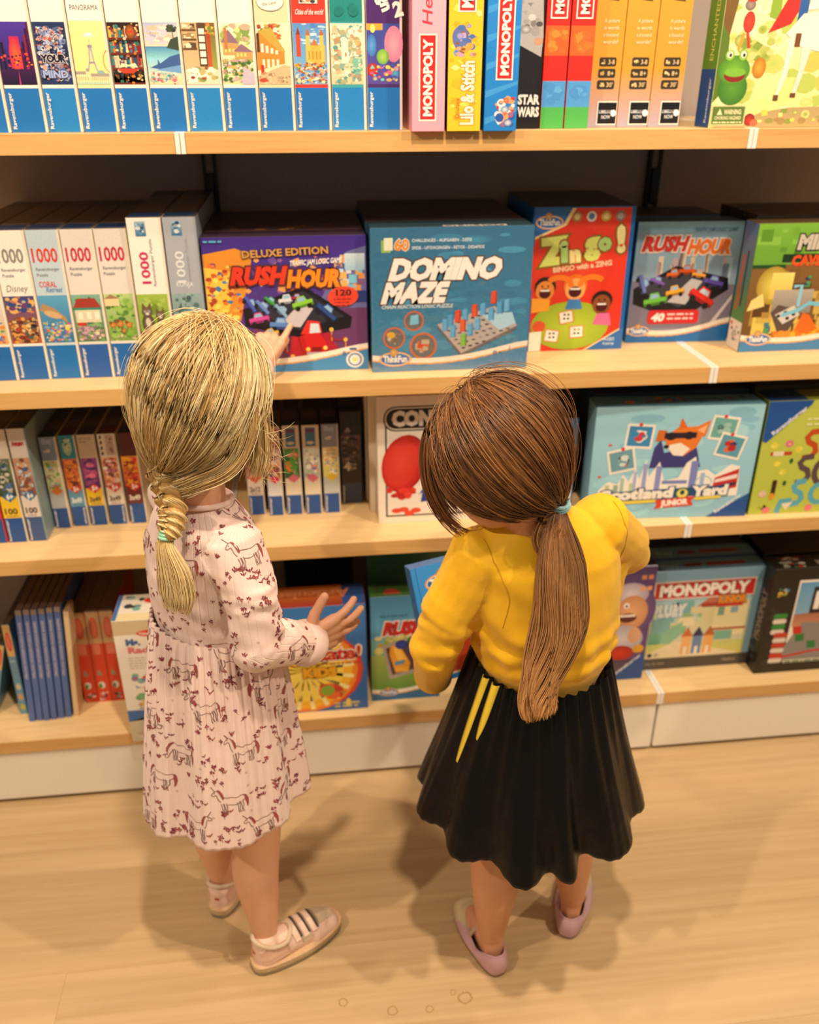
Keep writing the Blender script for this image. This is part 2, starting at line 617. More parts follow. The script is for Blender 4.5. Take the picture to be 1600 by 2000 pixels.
def art_room(p, a, b, c, d):
    p.rect(a, b, c, d, '#d8bd90', '#c0a070')
    for sh in range(3):
        p.rect(a, d - 1.2 - sh * 1.3, a + 2.2, d - .9 - sh * 1.3, '#6b4a2c')
        p.busy(a, d - .9 - sh * 1.3, a + 2.2, d - .1 - sh * 1.3, ['#efe2c0', '#a0804c', '#5a4430', '#d6c6a0'], 16, .15, .4, 'r')
    p.rect(a + 2.4, b + 2.6, a + 3.7, d, '#5a4028')
    for i in range(5): p.rect(a + 2.6, b + 2.9 + i * 1.05, a + 3.5, b + 3.7 + i * 1.05, '#efe6d4')
    p.rect(a + 3.75, b + 2, a + 4.4, d, '#c85a30', '#a03a20'); p.rect(c - .8, b + 2, c, d, '#9aa04c', '#7a5a2c')
    p.busy(a + 3.4, d - 1.8, c, d, ['#d88a3c', '#6b8a3c', '#efc860'], 20, .15, .35)
    p.rect(a, b, c, b + 2.1, '#e6d8b8')
    p.busy(a, b, c, b + 2.6, ['#efe8d0', '#c0b070', '#a0522c', '#8a9a5a', '#f3eedc'], 36, .25, .7)
    p.poly([(a + .2, b + .2), (a + 1.9, b + .3), (a + 1.7, b + 1.6), (a + .6, b + 1.5)], '#f0ead8'); p.ell(a + 1.1, b + 1, .35, .22, '#a03a2c')

def art_cottage(p, a, b, c, d):
    p.rect(a, b, c, d, '#c9d49a', '#f7ecc6')
    p.busy(a, b + 5, c, d, ['#9aae5c', '#d8d890', '#7f9a50', '#f3e4b0', '#e0a890', '#f5eecb'], 60, .3, .9, 'e')
    for x, y, w, h in ((a + .2, b + 4.2, 2.8, 3.6), (a + 2, b + 3.6, 3.2, 2.2)):
        p.rect(x + .2, y, x + w - .2, y + h * .55, '#cf9a5a'); p.poly([(x, y + h * .5), (x + w * .42, y + h), (x + w, y + h * .45)], '#8d6a7c')
        for i in range(3): p.rect(x + .5 + i * .6, y + .4, x + .8 + i * .6, y + .9, '#f5d880', step=False)
    p.rect(a + .7, b + 5, a + 1.2, b + 8, '#b8784a')
    p.busy(a, b + .2, c, b + 3.8, ['#5f8a3c', '#8aaa4c', '#d88aa0', '#f0d8c8', '#3f6a34', '#c8b060', '#e8b0a8'], 130, .14, .45)
    p.poly([(c - 2, b), (c, b), (c, b + 1.6), (c - 1.6, b + 2.6)], '#c3b6c6')

def art_street(p, a, b, c, d):
    p.rect(a, b, c, d, '#e8d8a8', '#f0e4c0')
    p.busy(a, d - 2.4, c - 1, d, ['#a8402c', '#c86a34', '#d8b060', '#7a8a3c'], 50, .2, .5)
    p.poly([(a, b + 2), (a + 3.2, b + 2.8), (c - .8, b + 3), (c - .8, b + 5), (a + 2.4, d - 1), (a, d - 1.6)], '#dc8a34')
    p.poly([(a + .4, d - 1.2), (a + 2.4, d - .6), (c - .6, b + 4.6), (c - 1.6, b + 4.8)], '#c0a048')
    for i in range(4):
        p.rect(a + .7 + i * .75, b + 4.6 - i * .1, a + 1.1 + i * .75, b + 5.8 - i * .3, '#f3ead2'); p.rect(a + .8 + i * .75, b + 2.4, a + 1.2 + i * .75, b + 3.6, '#efe2c0')
    p.rect(a + .1, b + 4.6, a + .5, d - 1.4, '#4a3428'); p.rect(a + .5, b + 1.4, a + 1.0, b + 2.8, '#d8302a')
    p.poly([(a, b), (c, b), (c, b + 2.6), (c - 1, b + 2.8), (a, b + 1.2)], '#d0b48a')
    p.busy(a, b, c, b + 1.8, ['#c0a078', '#e0c8a0', '#b08a64', '#8a6a54'], 40, .12, .3); p.ell(a + .8, b + .6, .7, .3, '#b84a34')

def art_castle(p, a, b, c, d):
    p.rect(a, b, c, d, '#7fb4dc', '#5a90c8')
    p.busy(a, d - 3, c, d, ['#a8cfe8', '#4a80c0', '#c8e0ea'], 36, .2, .7, 'e', .35)
    p.rect(a + .5, b + 4, a + 1.2, d - 1.6, '#c84a34'); p.poly([(a + .5, d - 1.6), (a + .85, d - .5), (a + 1.2, d - 1.6)], '#8a3428')
    p.rect(a + 2, b + 3, c - .3, b + 5.6, '#e0b04c')
    for x in (a + 2.1, c - 1.1): p.rect(x, b + 3, x + .6, b + 7, '#e8bc58'); p.poly([(x - .1, b + 7), (x + .3, b + 8), (x + .7, b + 7)], '#b06a3c')
    p.poly([(a + 2.8, b + 5.6), (a + 3.4, b + 6.6), (a + 4, b + 5.6)], '#c0763c')
    for i in range(4): p.rect(a + 2.4 + i * .6, b + 3.6, a + 2.6 + i * .6, b + 4.8, '#b8862c', step=False)
    p.busy(a, b, c, b + 3.3, ['#d86a34', '#3f80c0', '#efe0b0', '#b03a2c', '#5a8a4c', '#f0b050', '#e8e0d4', '#7a5a40'], 170, .1, .35)

def art_reef(p, a, b, c, d):
    p.rect(a, b, c, d, '#d8c79a', '#efe4c4')
    p.busy(a, b, c, d, ['#c9b88a', '#efe8cc', '#a8a87c', '#8aa89a', '#d8a07c', '#5f9a90', '#b0906a', '#f5ecd0'], 190, .15, .6)
    p.rect(a + 1.7, b + 3, a + 2.8, b + 6.4, '#efe6c8'); p.ell(c - .9, b + 6, .4, .45, '#e8b070'); p.rect(a + 2.3, b + 4, a + 2.5, b + 4.6, '#c0402c')
    p.busy(c - 2, b + 1, c, b + 4, ['#4a9a90', '#7ab8a0', '#cfd8b0'], 24, .25, .6)

def art_balls(p, a, b, c, d):
    p.rect(a, b, c, d, '#5a4a9a', '#3a4a9a')
    p.ell(c - 1.0, b + 5.8, 1.5, 2.6, '#f0a8b8', '#d880a0'); p.ell(a + 2.6, b + 4, 1, 1.1, '#a8cf5c', '#6fae4c')
    p.ell(a + .8, b + 5.6, .8, 1.6, '#5aa0dc', '#3f70b8'); p.ell(a + .9, b + 2.1, .9, 1.0, '#d8402c', '#a82a2c')
    p.ell(c - .8, b + 1.6, .7, .8, '#5ab8d8', '#3f70b8'); p.rect(a, d - .9, a + 2.6, d, '#f0a040'); p.ell(a + 1, d - .7, .4, .6, '#f5e070')
    p.busy(a, b + .3, c, b + 3, ['#7ac8c0', '#f0d860', '#e86a8a', '#4a5ab0'], 26, .2, .5)

def art_meadow(p, a, b, c, d):
    p.rect(a, b, c, d, '#6f9a3c', '#b8cf8a')
    p.busy(a, b, c, d, ['#7fae44', '#5a8434', '#9abf5c', '#4a7030'], 60, .3, .8)
    p.rect(a, d - 2.2, a + 2.6, d - .8, '#e8cf9a'); p.poly([(a - 0, d - .9), (a + 1.2, d - .1), (a + 2.8, d - .9)], '#a07a54')
    for x, y, k in ((a + .9, b + 3, 1), (a + 2.2, b + 3.2, 1.2), (a + 3.8, b + 3, 1.1), (a + 2.7, b + 1.9, .7)):
        p.ell(x, y, .62 * k, .55 * k, '#d89a4c', '#a8682c'); p.ell(x - .35 * k, y + .4 * k, .28 * k, .3 * k, '#8a4a24')
        for q in (-.3, .3): p.rect(x + q * k - .06, y - .9 * k, x + q * k + .06, y - .4 * k, '#7a4a24', step=False)
    p.busy(a, b, c, b + 1.2, ['#e8e0a0', '#d8a0a0', '#7fae44'], 30, .08, .2)

def art_house(p, a, b, c, d):
    p.rect(a, b, c, d, '#4f7a44', '#7fae9a')
    p.busy(a, b, c, d, ['#3f6a34', '#6f9a4c', '#8ab070', '#2f5a3a'], 60, .3, .8)
    p.rect(a + .3, b + 3.6, c - .4, b + 6.6, '#d8cfae'); p.poly([(a, b + 6.2), (a + 1, b + 8), (c - 1, b + 8), (c, b + 6.2)], '#a03a2c')
    p.rect(a, b + 5.9, c, b + 6.3, '#2f8a74')
    for x in (a + .8, a + 2.3, a + 3.7): p.rect(x, b + 4.2, x + .8, b + 5.5, '#f0ead0')
    p.rect(a + .4, b + 3, a + 2, b + 3.6, '#c8362c')
    p.busy(a, b, c, b + 3, ['#8a6a8a', '#d8b0a0', '#5f8a4c', '#e8d8b0', '#7a6a5a', '#c89ab0'], 80, .15, .45)

def art_coral(p, a, b, c, d):
    p.rect(a, b, c, d, '#2f6f9a', '#5aa0c8')
    p.poly([(a, b + 6), (a + 2.4, b + 5.2), (a + 4.6, b + 3.6), (a + 4.4, b + 4.6), (a + 2.6, b + 6.3), (a + .6, b + 7.3)], '#b08a5a')
    p.ell(a + 2.2, b + 5.2, 1.6, .6, '#cfa878', rot=-18)
    p.busy(a, b, c, b + 4, ['#e8c050', '#d86a4c', '#4a80c0', '#7ab0d8', '#c84a7a', '#efe0a0', '#5a9a6a', '#3a5a9a'], 140, .12, .42)
    p.ell(a + 4.3, b + 2.6, .4, .35, '#f0d040')

def art_jungle(p, a, b, c, d):
    p.rect(a, b, c, d, '#b05a2c', '#3a4a7a')
    p.busy(a, d - 3.4, c, d, ['#d88a4c', '#2f4a80', '#e8b060', '#6a3a6a', '#e8d0a0'], 50, .3, .9)
    p.busy(a, b, c, b + 5, ['#5a3020', '#8a4a2c', '#d89a4c', '#2a1a18', '#a8402c', '#e0c080', '#3f5a4c'], 110, .2, .6)

def art_farm(p, a, b, c, d):
    p.rect(a, b, c, d, '#e0a040', '#c8dce0')
    p.busy(a, b, c, d, ['#d8402c', '#f0d040', '#5a9a4c', '#e8e0c0', '#3f80c0', '#d88a34'], 110, .2, .6)

def art_kittens(p, a, b, c, d):
    p.rect(a, b, c, d, '#7f9a34', '#9ab848')
    p.busy(a, b, c, d, ['#8aa83c', '#a8c05a', '#6f8a2c'], 40, .4, .9)
    for x, y, k in ((a + 1.5, b + 4.5, 1.15), (a + 3.8, b + 3.8, 1.0)):
        p.ell(x, y - 1.2, .95 * k, 1.7 * k, '#7a6450', '#54442f')
        p.ell(x, y + 1.0, .85 * k, .8 * k, '#8a745c', '#5f4c38')
        for q in (-1, 1):
            p.poly([(x + q * .75 * k, y + 1.3 * k), (x + q * .65 * k, y + 2.4 * k), (x + q * .15 * k, y + 1.7 * k)], '#6a5440')
            p.ell(x + q * .32 * k, y + 1.1, .16 * k, .18 * k, '#b8c8c0'); p.ell(x + q * .32 * k, y + 1.1, .08 * k, .1 * k, '#15120f')
        p.ell(x, y + .65, .28 * k, .22 * k, '#d8cfc0'); p.ell(x, y - .9, .4 * k, .7 * k, '#cfc4b0')
    p.rect(a, b, c, b + 1.9, '#7a4034'); p.busy(a, b, c, b + 1.9, ['#8a4a3c', '#6a3a30', '#a0604c'], 24, .3, .7, 'r')

def art_forest(p, a, b, c, d):
    p.rect(a, b, c, d, '#5a7a7a', '#8fa8a8')
    for i in range(16):
        x = p.r.uniform(a, c - .3)
        p.rect(x, b + 1, x + p.r.uniform(.08, .25), d, p.r.choice(['#7a9898', '#4a6a6c', '#a8bcbc']), step=False)
    p.up(); p.busy(a, b, c, d, ['#6f8f90', '#4f6f6c', '#9ab4b4', '#3f5c58'], 60, .2, .6)
    p.busy(a, b + 2.5, a + 2.5, b + 3.8, ['#7a4a2c', '#5a3420'], 10, .3, .5); p.rect(a, b, c, b + 1.4, '#7a8a5a')

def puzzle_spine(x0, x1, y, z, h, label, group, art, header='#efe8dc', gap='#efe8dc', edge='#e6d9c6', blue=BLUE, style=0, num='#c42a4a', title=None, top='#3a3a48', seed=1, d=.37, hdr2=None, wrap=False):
    w = (x1 - x0) - .0016
    t = box_root('puzzle_box', label, 'puzzle box', x0 + .0008, y, z, 0, 0, group)
    carton('carton', t, w, h, d, edge, top, edge, edge)
    p = Print(w * 100, h * 100, seed)
    W_, H_ = w * 100, h * 100
    m = W_ - .42
    p.rect(.05, .1, m, 6.5, blue)
    p.rect(.05, 6.5, m, H_ - .1, gap)
    if header != gap: p.rect(.05, 15.9, m, H_ - .1, header)
    p.part('cover_art')
    art(p, .05, 7.0, m, 15.7)
    p.part('artwork')
    brand_up(p, .45, .6, 5.9, .55)
    if style == 1:
        p.text('1000', .5, 21.6, 2.4, num, w=m - .9, bold=.02, part='lettering')
        p.text('Ravensburger', .75, 20.1, .55, '#8a8a94', w=m - 1.2, part='lettering')
        p.text('Puzzle', .75, 19.1, .55, '#8a8a94', part='lettering')
    if style == 2:
        p.text('1000', 3.0, 17.6, 1.5, num, w=5.6, rot=90, bold=.02, part='lettering')
        p.text('Ravensburger Puzzle', 3.9, 17.2, .5, '#a0a0a8', w=8.2, rot=90, part='lettering')
        p.rect(1.4, H_ - 3.2, 3.2, H_ - .7, '#2f6f9a', '#9ab8c8'); p.busy(1.4, H_ - 3.2, 3.2, H_ - .7, ['#cfd8dc', '#2a4a6a', '#5a90b0'], 12, .2, .5)
    if title:
        for a in title: p.text(*a[:5], **(a[5] if len(a) > 5 else {}), part='lettering')
    p.build(t)
    tp = Print(w * 100, d * 100, seed)
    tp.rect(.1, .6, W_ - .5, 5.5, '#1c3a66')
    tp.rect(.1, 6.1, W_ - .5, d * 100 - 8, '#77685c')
    tp.build(t, (0, 0, h), (0, 0, 0), rename={'artwork': 'top_print'})
    return t

SX = [-.325, -.266, -.208, -.153, -.096, -.041, .017, .075, .132, .19, .25, .308, .368]
TOPG = 'upright puzzle boxes on the top shelf'
specs = [
    (art_jungle, dict(header='#efe8dc', label='puzzle box cut off by the left photo edge, left of the neon city box')),
    (art_city, dict(label='puzzle box with red and purple neon city street at night')),
    (art_doodle, dict(label='puzzle box with dense blue and salmon doodled letters')),
    (art_tower, dict(gap='#efe4a8', header='#efe8dc', label='puzzle box with grey iron tower on pale yellow',
                     title=[('PANORAMA', .6, 17.3, .75, '#6a5a5a', dict(w=4.2, bold=-.005))])),
    (art_books, dict(label='puzzle box with colourful crowded bookcase picture')),
    (art_ocean, dict(label='puzzle box with dolphin and palm beach picture')),
    (art_room, dict(label='puzzle box with ladder and cosy wooden room picture')),
    (art_cottage, dict(label='puzzle box with cottage and flower garden picture')),
    (art_street, dict(gap='#cfd2a4', header='#cdd0a6', label='sage green puzzle box with village street and white oval')),
    (art_castle, dict(gap='#d8382c', header='#d8382c', label='red topped puzzle box with castle and crowd picture',
                      title=[('Cities of the world', .55, 16.9, .75, '#f3e6dc', dict(w=4.4, shear=.25))])),
    (art_reef, dict(gap='#3f9fa4', header='#1f8480', label='teal topped puzzle box with pale sandy reef picture')),
    (art_balls, dict(gap='#4a2a6a', header='#4a2468', edge='#d8cfc6', label='purple topped puzzle box with round coloured blobs')),
]
for i, (art, kw) in enumerate(specs):
    t = puzzle_spine(SX[i], SX[i + 1], .02, ZS[1], .272, kw.pop('label'), TOPG, art, seed=i + 2, blue=[BLUE, '#1d6fb8', '#2480c4', '#1f72bc'][i % 4], **kw)
    if i == 8:
        p = Print(5.6, 27, 4); p.part('badge'); p.layer = 60
        p.ell(2.6, 18.6, 2.1, 1.25, '#efe8dc'); p.arc(2.6, 18.6, 2.1, 1.25, 0, 360, .08, '#b0a888')
        p.text('At Home', 1.6, 18.9, .55, '#8a8270', w=2, rot=8); p.text('the Lane', 1.4, 18.0, .5, '#8a8270', w=2.2, rot=8); p.build(t)
    if i == 9:
        p = Print(5.6, 27, 4); p.part('badge'); p.layer = 60
        p.rect(1.3, 18.4, 4.2, 21, '#e8e0d0'); p.busy(1.3, 18.4, 4.2, 21, ['#5a9a94', '#d88a5a', '#3a3a44', '#efe8dc'], 26, .2, .5); p.build(t)
    if i == 10:
        p = Print(5.6, 27, 4); p.part('badge'); p.layer = 60
        for q in range(9): p.layer += .2; p.ell(p.r.uniform(.9, 4.2), p.r.uniform(17, 22), p.r.uniform(.4, 1.0), None, '#15706c', '#1a7a76')
        p.build(t)
    if i == 11:
        p = Print(5.6, 27, 4); p.part('badge'); p.layer = 60
        p.text('2', 4.6, 16.6, 2.0, '#efe6dc', rot=14, bold=.05); p.text('gn', 1.9, 19.6, 1.8, '#efe6dc', rot=-70, bold=.05); p.build(t)

# flat game boxes stood on their short side, top shelf, right half
def upbox(label, x0, x1, y, h, d, front, top, fn, seed=1, group='upright game boxes on the top shelf', z=ZS[1], left=None, right=None, tilt=0, rz=0, name='game_box', cat='game box'):
    w = x1 - x0 - .001
    t = box_root(name, label, cat, x0, y, z, rz, tilt, group)
    carton('carton', t, w, h, d, front, top, left or front, right or front)
    p = Print(w * 100, h * 100, seed)
    fn(p, w * 100, h * 100)
    p.build(t)
    return t
def banner_up(p, w, y0, y1, x0, x1, fill='#cf2a2a', txt='MONOPOLY'):
    p.part('title_banner')
    p.rect(x0, y0, x1, y1, '#f0e6dc'); p.rect(x0 + .22, y0 + .22, x1 - .22, y1 - .22, fill)
    p.part('lettering')
    p.text(txt, x1 - .75, y0 + .7, x1 - x0 - 1.5, '#f3ebe2', w=y1 - y0 - 1.4, rot=90, bold=.045)
    p.part('artwork')
def f_pink(p, w, h):
    p.rect(.05, .05, w - .05, h - .05, '#eba3b4', '#efb0bd')
    banner_up(p, w, 1.6, 14.2, 1.1, 4.0)
    p.text('Hello', 3.2, 15.4, 1.6, '#d23a4a', w=6.5, rot=90, shear=.2, bold=.01, part='lettering')
upbox('pink game box stood upright with red title plate and pink script', .379, .434, -.015, .40, .27, '#e79cae', '#d98ca0', f_pink, 1)
def f_yel(p, w, h):
    p.rect(.05, .05, w - .05, h - .05, '#f2c22c', '#efb830')
    p.busy(.1, .1, w - .1, h - .1, ['#f6d65a', '#e8a824', '#f8e08a', '#efb42a'], 60, .4, 1.0, 'p')
    p.ell(2.2, 13.4, 1.5, 1.9, '#4f79b4', '#6a6aa8', rot=25); p.busy(.6, 10.5, 4.6, 15.8, ['#4a6fae', '#c89ac0', '#8a5a34', '#6a94c8', '#d8a24a'], 22, .3, .9)
    p.text('Lilo & Stitch', 4.3, 1.0, 2.1, '#f7ead0', w=9.4, rot=90, bold=.04, out='#d8942c', ow=.05, part='lettering')
    p.text('Disney', 2.0, 2.0, .7, '#c87a24', w=3, rot=90, part='lettering')
    p.part('title_banner'); p.rect(1.5, 17.2, 4.4, 28, '#f0e6dc'); p.rect(1.75, 17.4, 4.15, 28, '#cf2a2a'); p.text('MONOPOLY', 3.8, 17.8, 1.7, '#f3ebe2', w=10, rot=90, bold=.045)
upbox('yellow game box stood upright with blue blot beside pink box', .437, .494, -.015, .40, .27, '#3a2a1a', '#2a1f16', f_yel, 2)
def f_blu(p, w, h):
    p.rect(.05, .05, w - .05, h - .05, '#1f7fce', '#2a86d4')
    for i in range(6): p.poly([(0.1, i * 4 + 1), (w - .1, i * 4 + 3), (w - .1, i * 4 + 3.5), (.1, i * 4 + 2)], '#3f97dc')
    banner_up(p, w, 7.6, 20.4, 1.7, 4.5)
    p.busy(1.6, .4, 5.2, 5.6, ['#2a5aa8', '#f0e8dc', '#d8a070', '#4f86c8', '#c83a2c', '#e8e4dc'], 34, .3, .8)
upbox('bright blue game box stood upright with red title plate', .499, .555, -.015, .40, .27, '#1b6fb8', '#15508a', f_blu, 3)
def f_blk(p, w, h):
    p.rect(.05, .05, w - .05, h - .05, '#121014', '#2a2a30')
    p.poly([(.3, 13), (4.6, 11), (4.8, 14), (4.2, 24), (1.6, 24), (.4, 20)], '#b9b4b0'); p.poly([(1, 12), (4.4, 11), (4.2, 5), (.8, 5)], '#1d1b20')
    p.ell(2.6, 22.6, 1.3, 1.5, '#c09a80', '#7a5a48'); p.ell(4.0, 13.3, .8, .6, '#d0a080'); p.busy(.4, 14, 4.6, 22, ['#d8d4d0', '#8a8684', '#a8a4a2', '#5a5858'], 18, .3, .9)
    p.text('STAR', 1.0, 3.9, 1.4, '#efe8e0', w=3.8, bold=.05, part='lettering'); p.text('WARS', 1.0, 2.0, 1.4, '#efe8e0', w=3.8, bold=.05, part='lettering')
upbox('black game box stood upright with pale figure in grey robe', .556, .606, .035, .40, .27, '#15131a', '#0e0d12', f_blk, 4)
def f_red(p, w, h):
    p.rect(.05, .05, w - .05, h - .05, '#d82a22')
    p.rect(.05, 11.2, w - .05, 15.6, '#e8622a'); p.rect(.05, 3.4, w - .05, 7.4, '#4f9ad8'); p.rect(.05, .05, w - .05, 3.4, '#4fae54')
    p.busy(.1, 11.4, w - .1, 15.4, ['#e8762c', '#ef8a3a', '#e06a2c'], 14, .5, 1.0); p.busy(.1, 3.6, w - .1, 7.2, ['#5fa8e0', '#4a90d0'], 10, .5, 1.0)
    banner_up(p, w, 16.6, 29, .7, 3.6)
upbox('red game box with orange, blue and green bands beside black box', .607, .649, .035, .40, .27, '#c82820', '#8a1c18', f_red, 5)
upbox('red game box with orange, blue and green bands beside golden boxes', .650, .693, .035, .40, .27, '#c82820', '#8a1c18', f_red, 6)
def f_gold(p, w, h):
    p.rect(.05, 9, w - .05, h - .05, '#d89a34', '#e0a23a'); p.rect(.05, .05, w - .05, 9, '#a9a0b4', '#d89a34')
    for i, t in enumerate(('3-8', '8+', "30'")):
        y = 9.6 - i * 1.75
        p.rrect(1.7 - i * .05, y, 4.7, y + 1.4, .3, '#3a3226'); p.text(t, 3.3, y + .35, .7, '#e8c890', w=1.1, part='lettering'); p.busy(1.9, y + .3, 3.0, y + 1.1, ['#e8c890', '#cfa860'], 6, .15, .3)
    for i, t in enumerate(('A picture', 'is worth', 'a thousand', 'words!')): p.text(t, 2.0, 16.2 - i * 1.05, .6, '#f0dcae', w=2.6, part='lettering')
    p.rect(2.0, .4, 5.6, 4.2, '#efe8e0'); p.rect(2.2, .6, 5.5, 4.0, '#0f0f16'); p.text('LIBELLUD', 2.4, 2.3, .5, '#dfe4ee', w=2.6, part='lettering'); p.text('NOW', 2.9, 1.4, .6, '#dfe4ee', w=1.6, part='lettering'); p.ell(5.0, 2.3, .5, .55, '#dfe4ee')
    p.text('Dixit', 4.2, 19.4, 2.0, '#5a4a3a', w=7.5, rot=90, shear=.1, bold=.01, part='lettering')
for i, (a, b, n) in enumerate(((.694, .752, 'left of the three, beside the red boxes'), (.752, .809, 'middle of the three'), (.809, .867, 'right of the three, beside the green box'))):
    upbox('golden orange game box with black square, ' + n, a, b, .06, .40, .27, '#cf9430', '#a87424', f_gold, 7 + i)
def f_ench(p, w, h):
    p.rect(.05, .05, w - .05, h - .05, '#efe08c', '#f5efc8')
    p.busy(.5, 2, w - .5, h - 8, ['#f0e08a', '#d8d070', '#f6f0c0', '#cfc45c', '#b8c860'], 60, .8, 2.2)
    p.poly([(.1, 12), (1.5, 14), (3.0, 24), (2.6, h - .1), (.1, h - .1)], '#7a5a2c'); p.poly([(.1, 4), (2, 6), (1.6, 14), (.1, 16)], '#5f7a2c')
    p.busy(2.4, 10, 10, 16, ['#b8c060', '#8aa040', '#d8d080'], 26, .4, 1.1); p.poly([(8, 17), (10, 16.4), (9.6, 24), (9, 28), (8.2, 22)], '#8fae3c')
    # castle spires
    p.poly([(6.6, 22), (7.2, 22), (6.9, 26)], '#e8b83c'); p.rect(6.5, 18, 7.3, 22, '#f0e2b0')
    # fox-like courtier in red
    p.ell(4.6, 16.2, 1.0, 1.6, '#d84a34', '#b8382c'); p.ell(4.4, 18.7, .9, .8, '#a8968a', '#7a6a5f'); p.ell(4.6, 19.5, .9, .4, '#c8402c'); p.line([(4.6, 14.6), (5.2, 12.4)], .5, '#c8402c'); p.line([(4, 14.6), (3.4, 12.2)], .5, '#e8a03c')
    # frog
    p.ell(3.4, 6.2, 2.6, 2.6, '#5f9a34', '#3f7a2c'); p.ell(3.2, 9.0, 2.8, 2.3, '#7fb83c', '#4f8a2c'); p.ell(3.4, 8.2, 1.9, 1.0, '#8a2a24'); p.ell(3.4, 8.7, 1.9, .7, '#7fb83c')
    for q in (-1.1, 1.3): p.ell(3.2 + q, 11.3, .8, .8, '#8fc048'); p.ell(3.2 + q, 11.4, .5, .55, '#efe8d0'); p.ell(3.3 + q, 11.3, .22, .28, '#2a1f14')
    p.ell(7.6, 9.4, 1.2, 1.6, '#e0a840', '#b87824')
    # rider and white horse
    p.poly([(8.2, 14.6), (13, 24), (14.2, 20), (12, 16)], '#c8322a'); p.rect(13.0, 14.5, 14.6, 22, '#2f5fa0'); p.ell(14.2, 23.5, 1.4, 2, '#e8d8a0')
    p.poly([(11.4, 14.5), (14, 17.5), (20, 18), (20, 11.5), (14.8, 12.4)], '#f0e6d8'); p.poly([(12, 14), (13.4, 13.4), (12.8, 8), (11.8, 5), (11.2, 5.2), (12, 9)], '#efe4d4'); p.poly([(14.6, 12.6), (16.4, 12.4), (15.6, 8), (14.9, 5.2), (14.2, 5.2), (14.8, 9)], '#e8dccb')
    p.rect(11.0, 4.3, 11.9, 5.2, '#6a4a2c'); p.rect(14.0, 4.8, 15.0, 5.5, '#6a4a2c'); p.poly([(14.6, 18), (20, 18.5), (20, 22), (15, 21)], '#efe6da'); p.rect(13.2, 12.6, 14.2, 14.6, '#7a4a24')
    # path, roots, mushrooms, label
    p.poly([(.1, .1), (w - .1, .1), (w - .1, 3.6), (14, 3.2), (9, 2.4), (6, 1)], '#b9a06c'); p.busy(8, .3, w - .2, 3.2, ['#e8d060', '#a88a54', '#f0e08a', '#8a9a48'], 30, .3, .9)
    p.ell(7.3, 1.3, 1.0, 1.0, '#c8402c', '#8a2a24'); p.ell(8.2, .8, .7, .6, '#d86a4c')
    p.part('warning_label'); p.rect(.2, .4, 6.4, 3.6, '#d8cf9a'); p.rect(.4, .6, 6.2, 3.4, '#5f7a34')
    p.poly([(1.2, 2.1), (2.2, 2.1), (1.7, 3.1)], '#e8e0b0'); p.text('WARNING:', 2.5, 2.2, .75, '#e8e0b0', w=3.2, bold=.03); p.text('CHOKING HAZARD', .9, 1.35, .55, '#e8e0b0', w=4.8, bold=.02); p.tinytext(.7, .8, 5.9, .3, '#e8e0b0')
t = upbox('large green storybook game box with frog, knight and white horse, front facing', .905, 1.20, .022, .30, .06, '#6f8f34', '#5a7a2c', f_ench, 11, left='#5f8a34')
p = Print(6, 30, 2); p.rect(.1, 9.2, 5.9, 29.8, '#5f8f34', '#7aa040'); p.rect(.1, .1, 5.9, 9.2, DBLUE); p.text('ENCHANTED FOREST', 4.2, 10.5, 1.4, '#cfd870', w=15, rot=90, part='lettering'); p.text('Ravensburger', 4.6, .8, .8, '#dfe4ee', w=7, rot=90, part='lettering')
p.build(t, (0, .06, 0), (R(90), 0, R(-90)), rename={'artwork': 'side_print'})

# ---------------- second shelf
G2 = 'upright puzzle boxes on the second shelf'
S2 = [-.41, -.352, -.293, -.2345, -.177, -.119]
specs = [
    (art_farm, dict(label='puzzle box cut by the left photo edge on the second shelf', num='#8a8a90')),
    (art_jungle, dict(label='puzzle box with grey number and orange jungle ark picture', num='#8a8580', title=[('Disney', .9, 16.5, 1.2, '#7a7570', dict(w=3.6, shear=.2, bold=-.005))])),
    (art_coral, dict(label='pale blue puzzle box with sea turtle reef picture', header='#bccfd8', gap='#c8d4d8', num='#d8402c', title=[('CORAL', .8, 17.2, 1.0, '#d8402c', dict(w=3.0)), ('Retreat', 1.8, 16.3, .9, '#5a90b8', dict(w=2.8, shear=.25))])),
    (art_house, dict(label='puzzle box with red roofed house in garden picture', num='#c42a4a', header='#e0d6cc', gap='#e6dcd0')),
    (art_meadow, dict(label='puzzle box with brown sheep on green meadow picture', num='#c42a4a', header='#e0d6cc', gap='#e6dcd0')),
]
for i, (art, kw) in enumerate(specs):
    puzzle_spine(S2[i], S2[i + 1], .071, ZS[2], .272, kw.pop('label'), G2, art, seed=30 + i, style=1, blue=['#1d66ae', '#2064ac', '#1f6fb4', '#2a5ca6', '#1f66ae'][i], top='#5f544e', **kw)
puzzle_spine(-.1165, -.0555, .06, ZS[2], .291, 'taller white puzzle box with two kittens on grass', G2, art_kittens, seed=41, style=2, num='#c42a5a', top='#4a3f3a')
puzzle_spine(-.0545, .0045, .06, ZS[2], .291, 'taller grey puzzle box with misty forest picture, in clear wrap', G2, art_forest, seed=42, style=2, num='#d8dada', header='#a3a8b0', gap='#a3a8b0', edge='#9aa0a8', top='#4a4442', title=[('RONJA', 1.2, 16.9, .85, '#dfe2e4', dict(w=3))])

